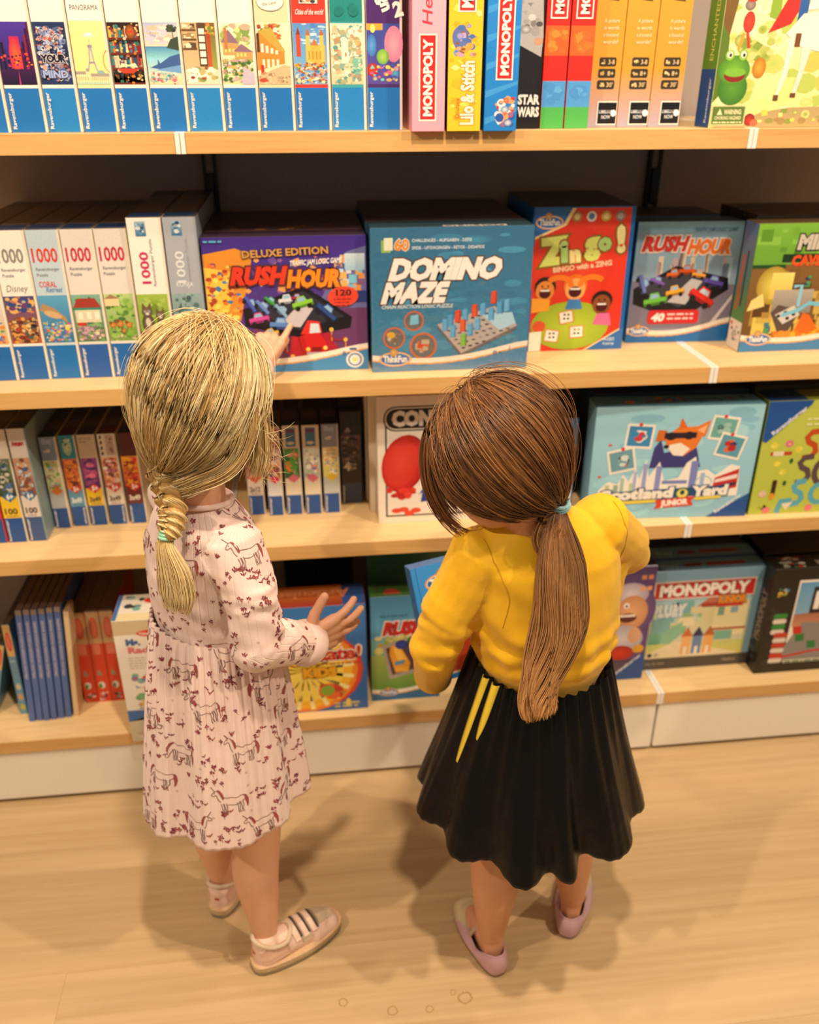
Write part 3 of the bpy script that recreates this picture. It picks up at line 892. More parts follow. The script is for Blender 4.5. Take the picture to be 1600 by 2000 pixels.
def fun_badge(p, cx, cy, k, txt='ThinkFun'):
    p.part('logo_badge')
    p.ell(cx, cy, 3.3 * k, 1.55 * k, '#e8a050'); p.ell(cx, cy, 3.0 * k, 1.3 * k, '#e8ecf2'); p.ell(cx, cy, 2.9 * k, 1.2 * k, '#2f66a8')
    p.ell(cx - .3 * k, cy + 1.35 * k, .85 * k, .8 * k, '#d8b070', '#b88a4c')
    p.text(txt, cx - 2.4 * k, cy - .6 * k, 1.3 * k, '#f3efe8', w=4.8 * k, bold=.04)
    p.part('artwork')
def fun_wave(p, w, y, sag=1.5, col='#2f6fae', h0=.05):
    """white and gold swoosh above a blue foot"""
    n = 14
    def yy(t): return y - sag * math.sin(math.pi * min(1, t * 1.1)) * .9 + 2.0 * t * t
    p.up()
    P = [(w * i / n, yy(i / n)) for i in range(n + 1)]
    for a, b in zip(P[:-1], P[1:]):
        p.poly([(max(a[0], .05), .05), (min(b[0], w - .05), .05), (min(b[0], w - .05), b[1]), (max(a[0], .05), a[1])], '#efe2d2', step=False)
    p.up()
    for a, b in zip(P[:-1], P[1:]):
        p.poly([(max(a[0], .05), .05), (min(b[0], w - .05), .05), (min(b[0], w - .05), b[1] - .95), (max(a[0], .05), a[1] - 1.0)], '#e0a048', step=False)
    p.up()
    for a, b in zip(P[:-1], P[1:]):
        p.poly([(max(a[0], .05), .05), (min(b[0], w - .05), .05), (min(b[0], w - .05), b[1] - 1.2), (max(a[0], .05), a[1] - 1.3)], col, step=False)
def toy_car(p, x, y, k, col, dark, rot=0, glass='#8fb8d8'):
    c, s_ = math.cos(R(rot)), math.sin(R(rot))
    def q(pts): return [(x + (a * c - b * s_) * k, y + (a * s_ + b * c) * k) for a, b in pts]
    p.poly(q([(-1.6, -.7), (1.6, -.7), (1.7, .1), (.9, .3), (-1.2, .3), (-1.7, 0)]), dark)
    p.poly(q([(-1.6, -.3), (1.6, -.3), (1.6, .25), (-1.6, .3)]), col)
    p.poly(q([(-.9, .25), (.8, .25), (.5, 1.05), (-.6, 1.05)]), col)
    p.poly(q([(-.7, .3), (.6, .3), (.4, .85), (-.5, .85)]), glass)
    for a in (-1, 1): p.ell(*q([(a * .95, -.7)])[0], .38 * k, .38 * k, '#1a1a20')
def rush_title(p, x, y, w, h, out='#f0e4d8', c1='#c8322a', c2='#e8762a'):
    p.part('title_lettering')
    p.text('RUSH', x, y + h * .12, h, c1, w=w * .48, shear=.25, bold=.06, out=out, ow=.07)
    p.text('HOUR', x + w * .5, y - h * .12, h, c2, w=w * .48, shear=.18, bold=.06, out=out, ow=.07)
    p.part('artwork')

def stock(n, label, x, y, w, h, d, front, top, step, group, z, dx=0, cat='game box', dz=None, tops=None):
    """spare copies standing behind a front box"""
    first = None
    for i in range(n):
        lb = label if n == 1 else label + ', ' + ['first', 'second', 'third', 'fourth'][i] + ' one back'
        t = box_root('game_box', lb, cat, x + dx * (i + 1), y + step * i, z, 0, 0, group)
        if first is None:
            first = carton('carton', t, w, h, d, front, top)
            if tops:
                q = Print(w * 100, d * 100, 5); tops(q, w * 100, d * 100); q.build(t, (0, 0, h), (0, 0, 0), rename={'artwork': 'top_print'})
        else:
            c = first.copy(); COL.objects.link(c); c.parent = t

def facebox(label, x, y, z, w, h, d, front, top, fn, side=None, seed=1, rz=0, group=None, tilt=0, left=None, right=None, name='game_box', topfn=None, leftfn=None, tiltx=0):
    t = box_root(name, label, 'game box', x, y, z, rz, tilt, group)
    t.rotation_euler[0] = R(tiltx)
    carton('carton', t, w, h, d, front, top, left or side or front, right or side or front)
    p = Print(w * 100, h * 100, seed)
    fn(p, w * 100, h * 100)
    p.build(t)
    if topfn:
        p = Print(w * 100, d * 100, seed); topfn(p, w * 100, d * 100); p.build(t, (0, 0, h), (0, 0, 0), rename={'artwork': 'top_print'})
    if leftfn:
        p = Print(d * 100, h * 100, seed); leftfn(p, d * 100, h * 100); p.build(t, (0, d, 0), (R(90), 0, R(-90)), rename={'artwork': 'side_print'})
    return t

def f_deluxe(p, w, h):
    p.rect(.05, .05, w - .05, h - .05, '#5a3a80', '#3f2a86')
    p.poly([(.1, 6), (6, 10), (9, 22), (6, h - 2), (.1, h - 3)], '#d88a2c'); p.poly([(.1, 9), (4, 12), (6, 19), (.1, 20)], '#f0c048')
    p.busy(.1, 8, 7, 21, ['#e8762a', '#f5d860', '#a8402c', '#7a3a6a', '#f0a83a', '#c85a2a', '#3a7ab0'], 90, .2, .8, 'p')
    p.busy(7, 14, 26, 22, ['#6a4a9a', '#8a5a90', '#c86a4c', '#4a3a8a', '#e0a05a'], 70, .3, 1.1, 'p')
    p.poly([(20, 12), (w - .1, 10), (w - .1, h - 2), (26, h - 3)], '#6a6aa0'); p.busy(23, 15, w - .3, 22, ['#e8b060', '#7ac0d8', '#c8d4e0', '#8a5a80', '#e89a4c', '#4a5a90'], 60, .2, .8, 'r')
    p.rect(w - 4, 19, w - .3, 22, '#9ac0d4', '#c8d8e0'); p.rect(w - 3, 13, w - .1, 15.2, '#2a3a7a')
    p.poly([(4, 2.6), (w - .1, 3), (w - .1, 12), (18, 12), (7, 8)], '#6a3a68'); p.poly([(14.6, 3), (19, 3), (17.2, 9.5), (15.6, 9.5)], '#b8202c'); p.poly([(21, 3), (24.5, 3.2), (22, 8), (20.6, 8)], '#a81c34')
    # tray with cars
    p.poly([(6.5, 12.2), (18, 16.3), (26.8, 10.3), (26.4, 8.2), (16.8, 6.6), (6.8, 9)], '#14141c'); p.poly([(7.6, 12.0), (17.8, 15.4), (25.4, 10.4), (16.8, 8)], '#2c2c3a')
    p.poly([(13, 9), (17.5, 13.5), (19.5, 12), (17, 8.6)], '#c8c0c4')
    for a in [(8, 13.2, 1.0, '#4a5ab8', '#2a3478', -60), (10.2, 12.6, 1.0, '#6a86c8', '#34487a', -50), (11.7, 13.6, .8, '#3f9a4c', '#26602c', -40), (9.4, 10.4, 1.15, '#c84a9a', '#8a2a6a', 10),
              (13.6, 11.8, .95, '#8ab0d0', '#4a6a90', -50), (14.8, 13.8, 1.0, '#d4d8dc', '#8a9098', 5), (16.7, 14.2, .7, '#a82a5a', '#701a3c', 0), (17.6, 13.2, 1.2, '#8ac83c', '#548a24', 15),
              (22, 11.4, 1.35, '#2a4a8a', '#141f40', -42), (13.4, 9.2, 1.3, '#5a86c8', '#2f4a86', -5), (11.4, 7.6, .9, '#e8b830', '#a87a1c', 15)]:
        toy_car(p, *a)
    # red car in front
    p.poly([(16.6, 6.8), (20.2, 8), (22, 5.2), (21.2, 3.4), (18, 3.2), (17, 4.6)], '#c81f1f'); p.poly([(16.9, 7.2), (18.4, 9.9), (20.6, 9.6), (21, 7.4)], '#d83028'); p.poly([(18.6, 7.4), (18.9, 9.3), (20.4, 9.2), (20.7, 7.5)], '#cfdce4')
    p.rect(17.9, 3.0, 21.6, 3.7, '#a8a8b0'); p.ell(18.2, 4.3, .4, None, '#f5d060'); p.ell(21.5, 4.5, .4, None, '#f5d060'); p.rect(18.9, 3.8, 20.8, 4.7, '#7a1418')
    for x, y in ((14.2, 5.8), (15.2, 3.0), (22.8, 8), (25.4, 6)): p.rect(x - .12, y - 2.2, x + .12, y, '#d88a2c'); p.ell(x, y, .4, None, '#f0b850')
    p.arc(14.4, 4.9, .8, 1.2, 200, 320, .22, '#b01f28'); p.arc(24.1, 7, 1.3, 1.1, 180, 340, .22, '#b01f28')
    fun_wave(p, w, 3.2, 1.0, '#3f86be')
    p.part('logo_badge'); p.ell(w - 2.6, 2.0, 1.7, 1.6, '#ece6e0'); p.arc(w - 2.6, 2.0, 1.2, 1.15, 0, 360, .35, '#6a86b0'); p.ell(w - 2.6, 2.0, .6, .4, '#f0d890'); p.part('artwork')
    p.text('8+', w - 5, 2.9, .8, '#2f5f9a', w=1.6, part='lettering'); p.tinytext(w - 3.6, 3.9, w - 1.4, .6, '#2f5f9a')
    p.text('DELUXE EDITION', 7.2, 21.6, 1.25, '#c8924c', w=15.6, rot=2, bold=.03, out='#3a2440', ow=.05, part='title_lettering')
    p.text('TRAFFIC JAM LOGIC GAME', 15.6, 20.0, .9, '#f0e8e0', w=9.6, rot=3, shear=.2, bold=.03, part='title_lettering')
    rush_title(p, 4.6, 16.6, 20.6, 2.9, '#5a2a24', '#d83a24', '#ef8a24')
    p.part('number_badge'); p.ell(25.2, 14.2, 2.9, 1.9, '#d8382a', '#e04a30', rot=5); p.text('120', 23.9, 14.4, 1.1, '#3a1418', w=2.9, bold=.03); p.part('artwork')
    for k in range(3): p.tinytext(23.4 + .2 * k, 13.6 - .6 * k, 26.8 - .2 * k, .3, '#7a1a18', k)
    p.tinytext(.5, h - .9, 4.2, .45, '#5ab0d8')
facebox('purple night scene game box with red toy car and large orange title', .007, .069, ZS[2], .297, .253, .062, '#4a3a78', '#3a2a3a', f_deluxe, seed=51)
def t_strip(q, w, d):
    q.busy(.3, .4, w - .3, d - .4, ['#c87a34', '#6a3a4a', '#e0a04a', '#4a3a6a'], 30, .3, 1.4, 'r', .4)
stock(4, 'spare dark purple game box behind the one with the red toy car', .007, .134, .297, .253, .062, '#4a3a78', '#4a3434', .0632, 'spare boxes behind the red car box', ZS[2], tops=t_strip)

def f_domino(p, w, h):
    p.rect(.05, .05, w - .05, h - .05, '#3a86ac', '#2a6a90')
    p.busy(.3, 3.5, w - .3, h - .5, ['#347fa6', '#3f8cb2', '#2f7398', '#4493b6'], 40, 1.0, 3.2, 'e', .4)
    p.text('60', 4.4, h - 4.0, 1.9, '#e8902c', w=2.7, bold=.04, out='#f0e8dc', ow=.04, part='title_lettering'); p.text('CHALLENGES - AUFGABEN - DEFIS', 7.6, h - 2.6, .55, '#e6eef2', w=11, part='title_lettering'); p.text('SFIDE - UITDAGINGEN - RETOS - DESAFIOS', 7.6, h - 3.9, .55, '#e6eef2', w=13.4, part='title_lettering')
    p.rect(2.0, h - 4.4, 3.7, h - 2.2, '#8fb85a'); p.rect(2.5, h - 4.0, 4.1, h - 1.8, '#e8e4c8')
    p.text('DOMINO', 3.2, h - 9.2, 3.5, '#f3eee6', w=20.8, shear=.3, bold=.07, out='#5a3a2c', ow=.05, part='title_lettering')
    p.text('MAZE', 1.8, h - 13.4, 3.4, '#f3eee6', w=12, shear=.3, bold=.07, out='#5a3a2c', ow=.05, part='title_lettering')
    p.text('CHAIN REACTION LOGIC PUZZLE', 1.9, h - 14.6, .65, '#dfe9ee', w=13.4, shear=.2, bold=.02, part='title_lettering')
    for x, y, r_ in ((8.0, 9.8, 1.9), (4.2, 6.6, 2.1), (9.8, 4.9, 2.6)):
        p.ell(x, y, r_, None, '#d8642c'); p.ell(x, y, r_ * .86, None, '#7a6a5c', '#5a6a74')
    p.poly([(7.2, 9), (8.9, 9.2), (8.8, 11), (7.4, 10.8)], '#7ac0e0'); p.ell(3.6, 7.2, .8, .6, '#e0a83c'); p.busy(2.8, 5.2, 5.6, 7.9, ['#9a8a7a', '#6a5f54', '#c8b49a'], 10, .2, .5); p.busy(8, 3.4, 11.6, 6.6, ['#d8583c', '#b8a894', '#7a6a5f', '#c84a30'], 14, .3, .8, 'r')
    p.poly([(12.4, 8.4), (23.4, 11.6), (28, 7.8), (17.2, 2.6)], '#6a6468'); p.poly([(12.4, 9.0), (23.4, 12.2), (28, 8.4), (17.2, 3.2)], '#b0a8a8')
    for i in range(8):
        for j in range(6):
            u, v = (i + .5) / 8, (j + .5) / 6
            x = 12.9 + u * 10.6 + v * 4.4; y = 8.8 + u * 3.0 - v * 5.1
            p.rect(x - .35, y - .14, x + .35, y + .14, '#7c7478', step=False)
    p.up()
    p.poly([(21, 10.6), (26.8, 11), (27.6, 8.8), (24.4, 7.6)], '#a8d0e4')
    for i, (x, y, c, c2) in enumerate([(20.6, 10.4, '#5aa8d8', '#3f86b8'), (22.6, 12.6, '#d84a30', '#a83424'), (23.8, 10.6, '#4f9fd0', '#3a7ab0'), (22.2, 9.4, '#5aa8d8', '#3f86b8'), (25.2, 11, '#6ab0dc', '#4a8cc0'), (19.0, 10.2, '#d84a30', '#a83424'),
                                       (17.2, 9.4, '#5aa8d8', '#3f86b8'), (15.8, 9.2, '#d84a30', '#a83424'), (14.4, 8.4, '#4f9fd0', '#3a7ab0'), (13.4, 7.6, '#5aa8d8', '#3f86b8'), (19.6, 7.6, '#6ab0dc', '#4a8cc0'), (18.2, 6.6, '#5aa8d8', '#3f86b8'), (16.8, 7.4, '#d8583c', '#a83424'), (14.9, 6.4, '#5aa8d8', '#3f86b8'), (17.0, 4.6, '#7ab84a', '#4f8a34')]):
        p.poly([(x, y), (x + .85, y + .2), (x + .85, y + 2.5), (x, y + 2.3)], c); p.poly([(x + .85, y + .2), (x + 1.15, y), (x + 1.15, y + 2.3), (x + .85, y + 2.5)], c2)
    fun_wave(p, w, 3.4, 1.3, '#4a82ae'); fun_badge(p, 4.4, 2.5, .95)
    p.text('8+', w - 6.8, 2.8, .8, '#2f5f8a', w=1.8, part='lettering'); p.text('1', w - 3.6, 3.6, .8, '#2f5f8a', part='lettering')
def t_domino(q, w, d):
    q.text('DOMINO', w - 5, d - .8 - 4.6, 1.6, '#c8c0b8', w=12, bold=.05, part='lettering', flip=True)
td = facebox('blue game box with big white slanted title and domino run, in clear wrap', .310, .044, ZS[2], .302, .268, .072, '#2f6a8c', '#2a4654', f_domino, seed=52, topfn=t_domino)
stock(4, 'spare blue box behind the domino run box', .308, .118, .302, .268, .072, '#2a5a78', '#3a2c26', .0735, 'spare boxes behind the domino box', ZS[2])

def f_bingo(p, w, h):
    p.rect(.05, .05, w - .05, h - .05, '#1f62a8'); p.rect(.5, .05, w - .9, h - .3, '#d8321f', '#de3a22')
    p.ell(8, 17, 9, 8, '#e0482a', '#d8321f')
    p.poly([(.5, 22.4), (6.6, 25), (8.4, h - .3), (.5, h - .3)], '#f0d8a0'); p.poly([(.5, 22.9), (6, 25.2), (7.6, h - .3), (.5, h - .3)], '#2f6ab0')
    fun_badge(p, 3.2, 25.6, .85)
    for i, c in enumerate(('#a8804c', '#e6e4de', '#c8a44a', '#8a8078')): p.ell(8.6 + i * 2.9, 26.6, 1.0, None, c); p.ell(8.6 + i * 2.9, 26.6, .6, None, ['#d8c08a', '#5a7ab0', '#e8d490', '#b8b0a8'][i])
    for i, (ch, x, y, hh, c) in enumerate((('Z', 1.6, 17.6, 4.6, '#cfd870'), ('i', 6.0, 18.2, 3.8, '#a8cf7a'), ('n', 7.8, 18.0, 3.0, '#e8d890'), ('g', 10.6, 19.6, 3.9, '#cfd870'), ('o', 13.4, 20.2, 3.0, '#a8cf7a'), ('!', 17.2, 20.0, 4.4, '#e8e0a0'))):
        p.text(ch, x, y, hh, c, rot=6, bold=.08, out='#8a5a1c', ow=.06, part='title_lettering')
    p.text('BINGO with a ZING', 4.6, 16.0, 1.0, '#f0c8a0', w=12, rot=6, bold=.04, part='title_lettering')
    # three laughing children round a green table (flat print)
    p.ell(8.9, 5.2, 8.2, 5.0, '#b8c838', '#98b02c')
    for x, y, sk, hr, k in ((3.2, 12.4, '#e08a3c', '#2a1a14', 1), (9.4, 12.6, '#f0a860', '#e8721f', 1.1), (15.2, 9.4, '#8a4a24', '#1f1410', 1)):
        p.ell(x, y + .8, 2.2 * k, 2.0 * k, hr); p.ell(x, y, 1.9 * k, 2.0 * k, sk); p.ell(x, y - .5, 1.2 * k, 1.0 * k, '#4a1414'); p.rect(x - .9 * k, y - .1, x + .9 * k, y + .25, '#f3eee4')
        p.ell(x - .6, y + .9, .18, .25, '#1a1410'); p.ell(x + .6, y + .9, .18, .25, '#1a1410')
    for sg in (-1, 1): p.arc(9.4 + sg * 3.4, 13.6, 2.4, 1.4, 90 - sg * 60, 90 + sg * 110, 1.1, '#ef7a20')
    p.poly([(7.6, 8.6), (11.2, 8.6), (10.6, 10.6), (8.2, 10.6)], '#3f80c0'); p.poly([(13.6, 5.4), (17.6, 5), (17, 7.6), (14.4, 7.6)], '#d86a9a'); p.poly([(.6, 8), (4.2, 8.4), (4.4, 10.6), (.6, 11)], '#f0a030')
    for x, y, a in ((8, 7, 10), (5.2, 3.2, -8), (10.4, 3.9, 4)):
        c, s_ = math.cos(R(a)), math.sin(R(a))
        for e, cc in ((1.5, '#e06a2c'), (1.3, '#f3eee0')): p.poly([(x + (u * c - v * s_) * e, y + (u * s_ + v * c) * e) for u, v in ((-1, -.85), (1, -.85), (1, .85), (-1, .85))], cc)
        for u in (-.6, .2): 
            for v in (-.5, .3): p.rect(x + u, y + v, x + u + .45, y + v + .4, p.r.choice(['#d8a03c', '#a8402c', '#5a90c0', '#7aa04c']), step=False)
    p.ell(2.4, 5.2, 1.4, 1.2, '#d8542c'); p.poly([(.5, 0.1), (3, .1), (3, 4.2), (.5, 4)], '#f0ead8')
    p.poly([(12, .05), (w - .9, .05), (w - .9, 4.4)], '#f0d8a0'); p.poly([(12.6, .05), (w - .05, .05), (w - .05, 4.6)], '#2f6ab0')
    for k, t_ in enumerate(('AGES', '4 and up')): p.text(t_, 16.2, 1.9 - k * .9, .6, '#d8e2ee', w=2.4, part='lettering')
facebox('red bingo game box with cartoon children round a green table', .635, .145, ZS[2], .204, .285, .24, '#1f62a8', '#2a2f38', f_bingo, seed=53)

def f_rush2(p, w, h):
    p.rect(.05, .05, w - .05, h - .05, '#8a8496', '#8fc0dc'); p.rect(.05, h - 1.6, w - .05, h - .05, '#7ab4d8', '#8fc4e0')
    for i in range(18):
        x = p.r.uniform(.1, w - 1.6); p.rect(x, 12, x + p.r.uniform(.6, 1.4), p.r.uniform(15, 19.6), p.r.choice(['#a8c4d8', '#d8c8b0', '#8aa4c0', '#c0b0b8', '#e0d4c4']), step=False)
    p.up(); p.poly([(.1, 3), (w - .1, 3), (w - .1, 12), (.1, 13)], '#7a7488'); p.poly([(w - 5, 3), (w - 4, 3), (w - .3, 9), (w - .3, 10)], '#cfc8c8')
    p.poly([(.5, 11.4), (9, 16), (20.4, 13.4), (20.8, 11), (11, 4.6), (.7, 8.2)], '#121218'); p.poly([(1.4, 11.2), (9, 15), (19, 12.8), (10.6, 7.4)], '#3a3a44'); p.poly([(8, 8.6), (12.6, 13.4), (15, 12.8), (12, 8)], '#b8b4b8')
    for a in [(2.4, 12.4, 1.2, '#6a7ac0', '#3a447a', -70), (5.4, 12.9, 1.0, '#7a5ab0', '#48346a', -20), (8.8, 14.4, 1.0, '#e0702a', '#9a4418', 5), (11.4, 15, 1.1, '#d8581f', '#903a14', 0), (14, 14.2, .9, '#e8a03a', '#a8681f', -8), (17.4, 12.6, 1.3, '#5a4aa8', '#342a6a', -12),
              (9.4, 10.8, 1.2, '#e8a830', '#a06c1c', 12), (5.4, 9, 1.5, '#6ab83c', '#3f7a24', 10)]: toy_car(p, *a)
    toy_car(p, 15.4, 9.6, 1.8, '#d82a22', '#8a1818', -30, '#b8cfe0')
    p.part('number_badge'); p.rrect(4.2, 4.0, 15.2, 6.9, .6, '#c8242a'); p.text('40', 4.9, 4.6, 1.6, '#f3eee6', w=2.8, shear=.2, bold=.05); p.tinytext(8.4, 5.8, 14, .55, '#f0d0c8', 1); p.tinytext(8.4, 4.9, 14, .55, '#f0d0c8', 2); p.part('artwork')
    fun_wave(p, w, 3.2, 1.1, '#1f6ab0'); fun_badge(p, 2.6, 2.5, .72)
    rush_title(p, 1.2, h - 6.0, w - 3, 2.7, '#f0e4da'); p.text('TRAFFIC JAM LOGIC GAME', 11.6, h - 2.0, .8, '#5a86a8', w=9, shear=.2, part='title_lettering')
facebox('light blue game box with toy cars on a tray and number forty', .861, .185, ZS[2], .221, .248, .06, '#3f86be', '#2f5a7a', f_rush2, seed=54, rz=-2.5)
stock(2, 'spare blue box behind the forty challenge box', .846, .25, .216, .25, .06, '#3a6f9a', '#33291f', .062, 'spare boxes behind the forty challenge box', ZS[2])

def f_mine(p, w, h):
    p.rect(.05, .05, w - .05, h - .05, '#6a4a24', '#8a6434')
    p.busy(.5, 3, w - .5, 17, ['#7a5428', '#a8843c', '#c8a850', '#5a3c1c', '#d8c05a'], 60, .8, 2.6, 'r')
    p.rect(.05, 17.6, w - .05, h - .05, '#6aa034', '#7fb83c'); p.busy(.2, 18, w - .2, h - .2, ['#5f942c', '#8ac048', '#4a7a24', '#74aa38'], 26, .4, 1.4, 'r'); p.rect(.05, 16.9, 7, 17.6, '#1f4a1f'); p.rect(6, 18.0, w - .05, 19.6, '#17351a')
    p.ell(5, 13.5, 3.4, 3.8, '#e0d05a', '#a88a34'); p.rect(4.6, 10.8, 9.2, 16, '#d8bc50', '#e8d878'); p.poly([(.4, 8.4), (4, 9.4), (3.2, 12), (1, 10.6)], '#e8d080')
    p.rect(5.6, 7.8, 14, 12.6, '#8a8078', '#b0a698'); p.poly([(5.6, 8), (7, 9.6), (12, 8.4), (9.6, 3), (8.6, 2.4)], '#5a4a40'); p.poly([(6.6, 7.6), (10.4, 9.4), (12, 7.4), (8.6, 5.6)], '#cfc8c0')
    for x, y in ((7.4, 7.3), (8.8, 8), (9.4, 6.8), (10.6, 7.6)): p.ell(x, y, .4, .35, '#2a2420')
    p.line([(9.6, 13.2), (11.2, 13.4), (11.2, 9.2)], .7, '#8ac8dc'); p.line([(8, 7.4), (11.4, 8.4), (13.4, 9.8), (18, 9.2)], .8, '#7ac0d8')
    p.poly([(11, 3), (12.6, 7.8), (14, 7.4), (18, 2.4)], '#e86a1f'); p.poly([(13, 2.6), (20, 6.4), (w - .1, 3), (w - .1, 2)], '#f0a828'); p.busy(5, 2.6, w - .4, 4.4, ['#f0b030', '#e8902a', '#d8781f'], 30, .4, 1)
    p.busy(4.6, 3.4, 6.2, 6, ['#4a9a5a', '#3f7a8a', '#5a4a8a'], 8, .4, .7, 'r'); p.busy(11.6, 13, 13, 15.4, ['#4a9a5a', '#3a2a6a'], 6, .3, .5, 'r')
    p.text('MINECRAFT', 8.6, 20.6, 2.6, '#cfc4b4', w=20, bold=.06, out='#3a2f2a', ow=.07, shear=.1, part='title_lettering'); p.text('CAVE BUILDER', 8.0, 17.4, 1.9, '#e8501f', w=17, bold=.06, part='title_lettering')
    fun_wave(p, w, 3.6, 1.2, '#3f7fb4'); fun_badge(p, 3.9, 2.6, .85)
def l_mine(p, w, h):
    p.rect(.1, 6, w - .1, h - .1, '#4f8434', '#5a6aa0'); p.rect(1.2, 8, 2.0, 19, '#c84a1f'); p.rect(2.9, 9, 3.5, 20, '#3a2a24'); p.rect(.1, .1, w - .1, 6, '#e0d4c8'); p.busy(.4, .8, w - .4, 5.6, ['#c86a4c', '#8a9ab0', '#b0a898', '#7a5a4c'], 14, .3, .8)
facebox('green and brown pixel cave game box at the right photo edge, second shelf', 1.069, .092, ZS[2], .27, .255, .055, '#3f6a2a', '#6a5a3a', f_mine, seed=55, leftfn=l_mine)
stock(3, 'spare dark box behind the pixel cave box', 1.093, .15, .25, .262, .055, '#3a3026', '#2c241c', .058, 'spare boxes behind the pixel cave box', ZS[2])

# clear shrink wrap on the domino box
m, nt, N, L, b = newmat('clear_film')
tr = N.new('ShaderNodeBsdfTransparent'); gl = N.new('ShaderNodeBsdfGlossy'); gl.inputs['Roughness'].default_value = .12
mx = N.new('ShaderNodeMixShader'); fr = N.new('ShaderNodeFresnel'); fr.inputs[0].default_value = 1.35
tc = N.new('ShaderNodeTexCoord'); nz = N.new('ShaderNodeTexNoise'); nz.inputs['Scale'].default_value = 26; nz.inputs['Detail'].default_value = 2; nz.inputs['Distortion'].default_value = 1.2
bp = N.new('ShaderNodeBump'); bp.inputs['Strength'].default_value = .7; bp.inputs['Distance'].default_value = .004
L.new(tc.outputs['Object'], nz.inputs['Vector']); L.new(nz.outputs['Fac'], bp.inputs['Height']); L.new(bp.outputs[0], gl.inputs['Normal']); pass
mx.inputs[0].default_value = .10; L.new(tr.outputs[0], mx.inputs[1]); L.new(gl.outputs[0], mx.inputs[2]); L.new(mx.outputs[0], N['Material Output'].inputs[0])
M['film'] = m
link('clear_wrap', bm_mesh('clear_wrap', bevel_box(-.0008, -.0045, .0002, .3028, .0725, .2695, .004, 2)), M['film'], td)
# ---------------- third shelf: small puzzles
def jig(p, x, y, k, col, dark):
    p.rect(x - k, y - k * .8, x + k, y + k * .8, col)
    for a, b in ((0, .95), (0, -.95), (1.1, 0), (-1.1, 0)): p.ell(x + a * k, y + b * k, .38 * k, None, col)
    p.ell(x, y, .4 * k, None, dark)
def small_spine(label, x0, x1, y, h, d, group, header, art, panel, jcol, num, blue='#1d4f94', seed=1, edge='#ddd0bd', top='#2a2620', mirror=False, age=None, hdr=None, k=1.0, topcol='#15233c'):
    w = (x1 - x0) - .0012
    t = box_root('puzzle_box', label, 'puzzle box', x0, y, ZS[3], 0, 0, group)
    carton('carton', t, w, h, d, edge, top, edge, edge)
    W_, H_ = w * 100, h * 100
    p = Print(W_, H_, seed)
    m = W_ - .25
    bt, pt, at = H_ * .225, H_ * .42, H_ * .75
    p.rect(.05, .05, m, bt, blue); p.rect(.05, bt, m, pt, panel); p.rect(.05, pt, m, at, art[0], art[1]); p.rect(.05, at, m, H_ - .05, header)
    p.part('cover_art'); p.busy(.1, pt, m - .05, at, art, 60, .15, .8); p.part('artwork')
    if hdr: hdr(p, .05, at, m, H_ - .05)
    if jcol:
        jig(p, m * .56, pt - .1 * k, m * .24, jcol, jcol)
        if age: p.text(age, m * .40, pt - .55 * k, 1.0 * k, WHITE, w=m * .38, bold=.05, part='lettering')
    if num:
        p.text(num, m * .14, bt + .9, 1.15 * k, '#4a4238' if panel > '#9' else WHITE, w=m * .7, bold=.03, part='lettering'); p.tinytext(m * .2, bt + .35, m * .85, .25, '#6a6054', seed)
    brand_up(p, .25, .35, bt - .35, .42, mirror=False) if not mirror else brand_up(p, m - .2, .35, bt - .35, .42, mirror=True)
    p.build(t)
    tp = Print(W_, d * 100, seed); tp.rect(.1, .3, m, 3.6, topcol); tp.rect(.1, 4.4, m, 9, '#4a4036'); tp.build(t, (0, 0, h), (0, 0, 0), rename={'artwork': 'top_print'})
    return t
G3 = 'small upright puzzle boxes on the third shelf'
small_spine('small puzzle box cut by the left photo edge on the third shelf', -.484, -.4445, .081, .249, .25, G3, '#a8322a', ['#7a3a2a', '#d86a4c', '#2a3a5a'], '#c84a5a', None, None, seed=60, edge='#b8242a')
small_spine('taller puzzle box with yellow hundred piece panel and dark green picture', -.443, -.404, .081, .249, .25, G3, '#d8ccba', ['#2a3a24', '#6a7a5a', '#1a2430', '#3a5a4a', '#c8c0b0', '#4a6a9a'], '#e8c02a', '#1f6f9a', '100', seed=61, age='6+', k=1.1)
def h_red(p, a, b, c, d): p.text('Avengers', a + .4, b + 2.6, 1.0, '#b8242a', w=c - a - .9, bold=.06, shear=.1, part='lettering')
t = small_spine('taller glossy puzzle box with cream hundred piece panel and battle picture', -.402, -.366, .082, .249, .25, G3, '#d8ccc0', ['#7a4a3a', '#c89a7a', '#3a5a7a', '#b0c4cc', '#8a3a2c', '#d8cfc0'], '#d8ccc0', '#1f6f9a', '100', blue='#3a5488', seed=62, age='6+', k=1.1, hdr=h_red, edge='#7f979c')
def h_logo(p, a, b, c, d):
    p.ell((a + c) / 2, (b + d) / 2, .9, 1.9, '#cfd8a0', '#9ac0a0'); p.busy(a + .6, b + .9, c - .6, d - .6, ['#2f5f5a', '#d8b070', '#e8e0c0', '#4a8a9a'], 16, .15, .4)
def h_cloud(p, a, b, c, d):
    p.ell((a + c) / 2 - .3, b + 2.0, .7, .25, '#d8cfc4'); p.ell((a + c) / 2, b + 2.2, .4, .3, '#d8cfc4'); p.text('Bluey', a + .5, d - 1.4, 1.0, '#a9b8cc', w=c - a - 1, bold=.06, part='lettering')
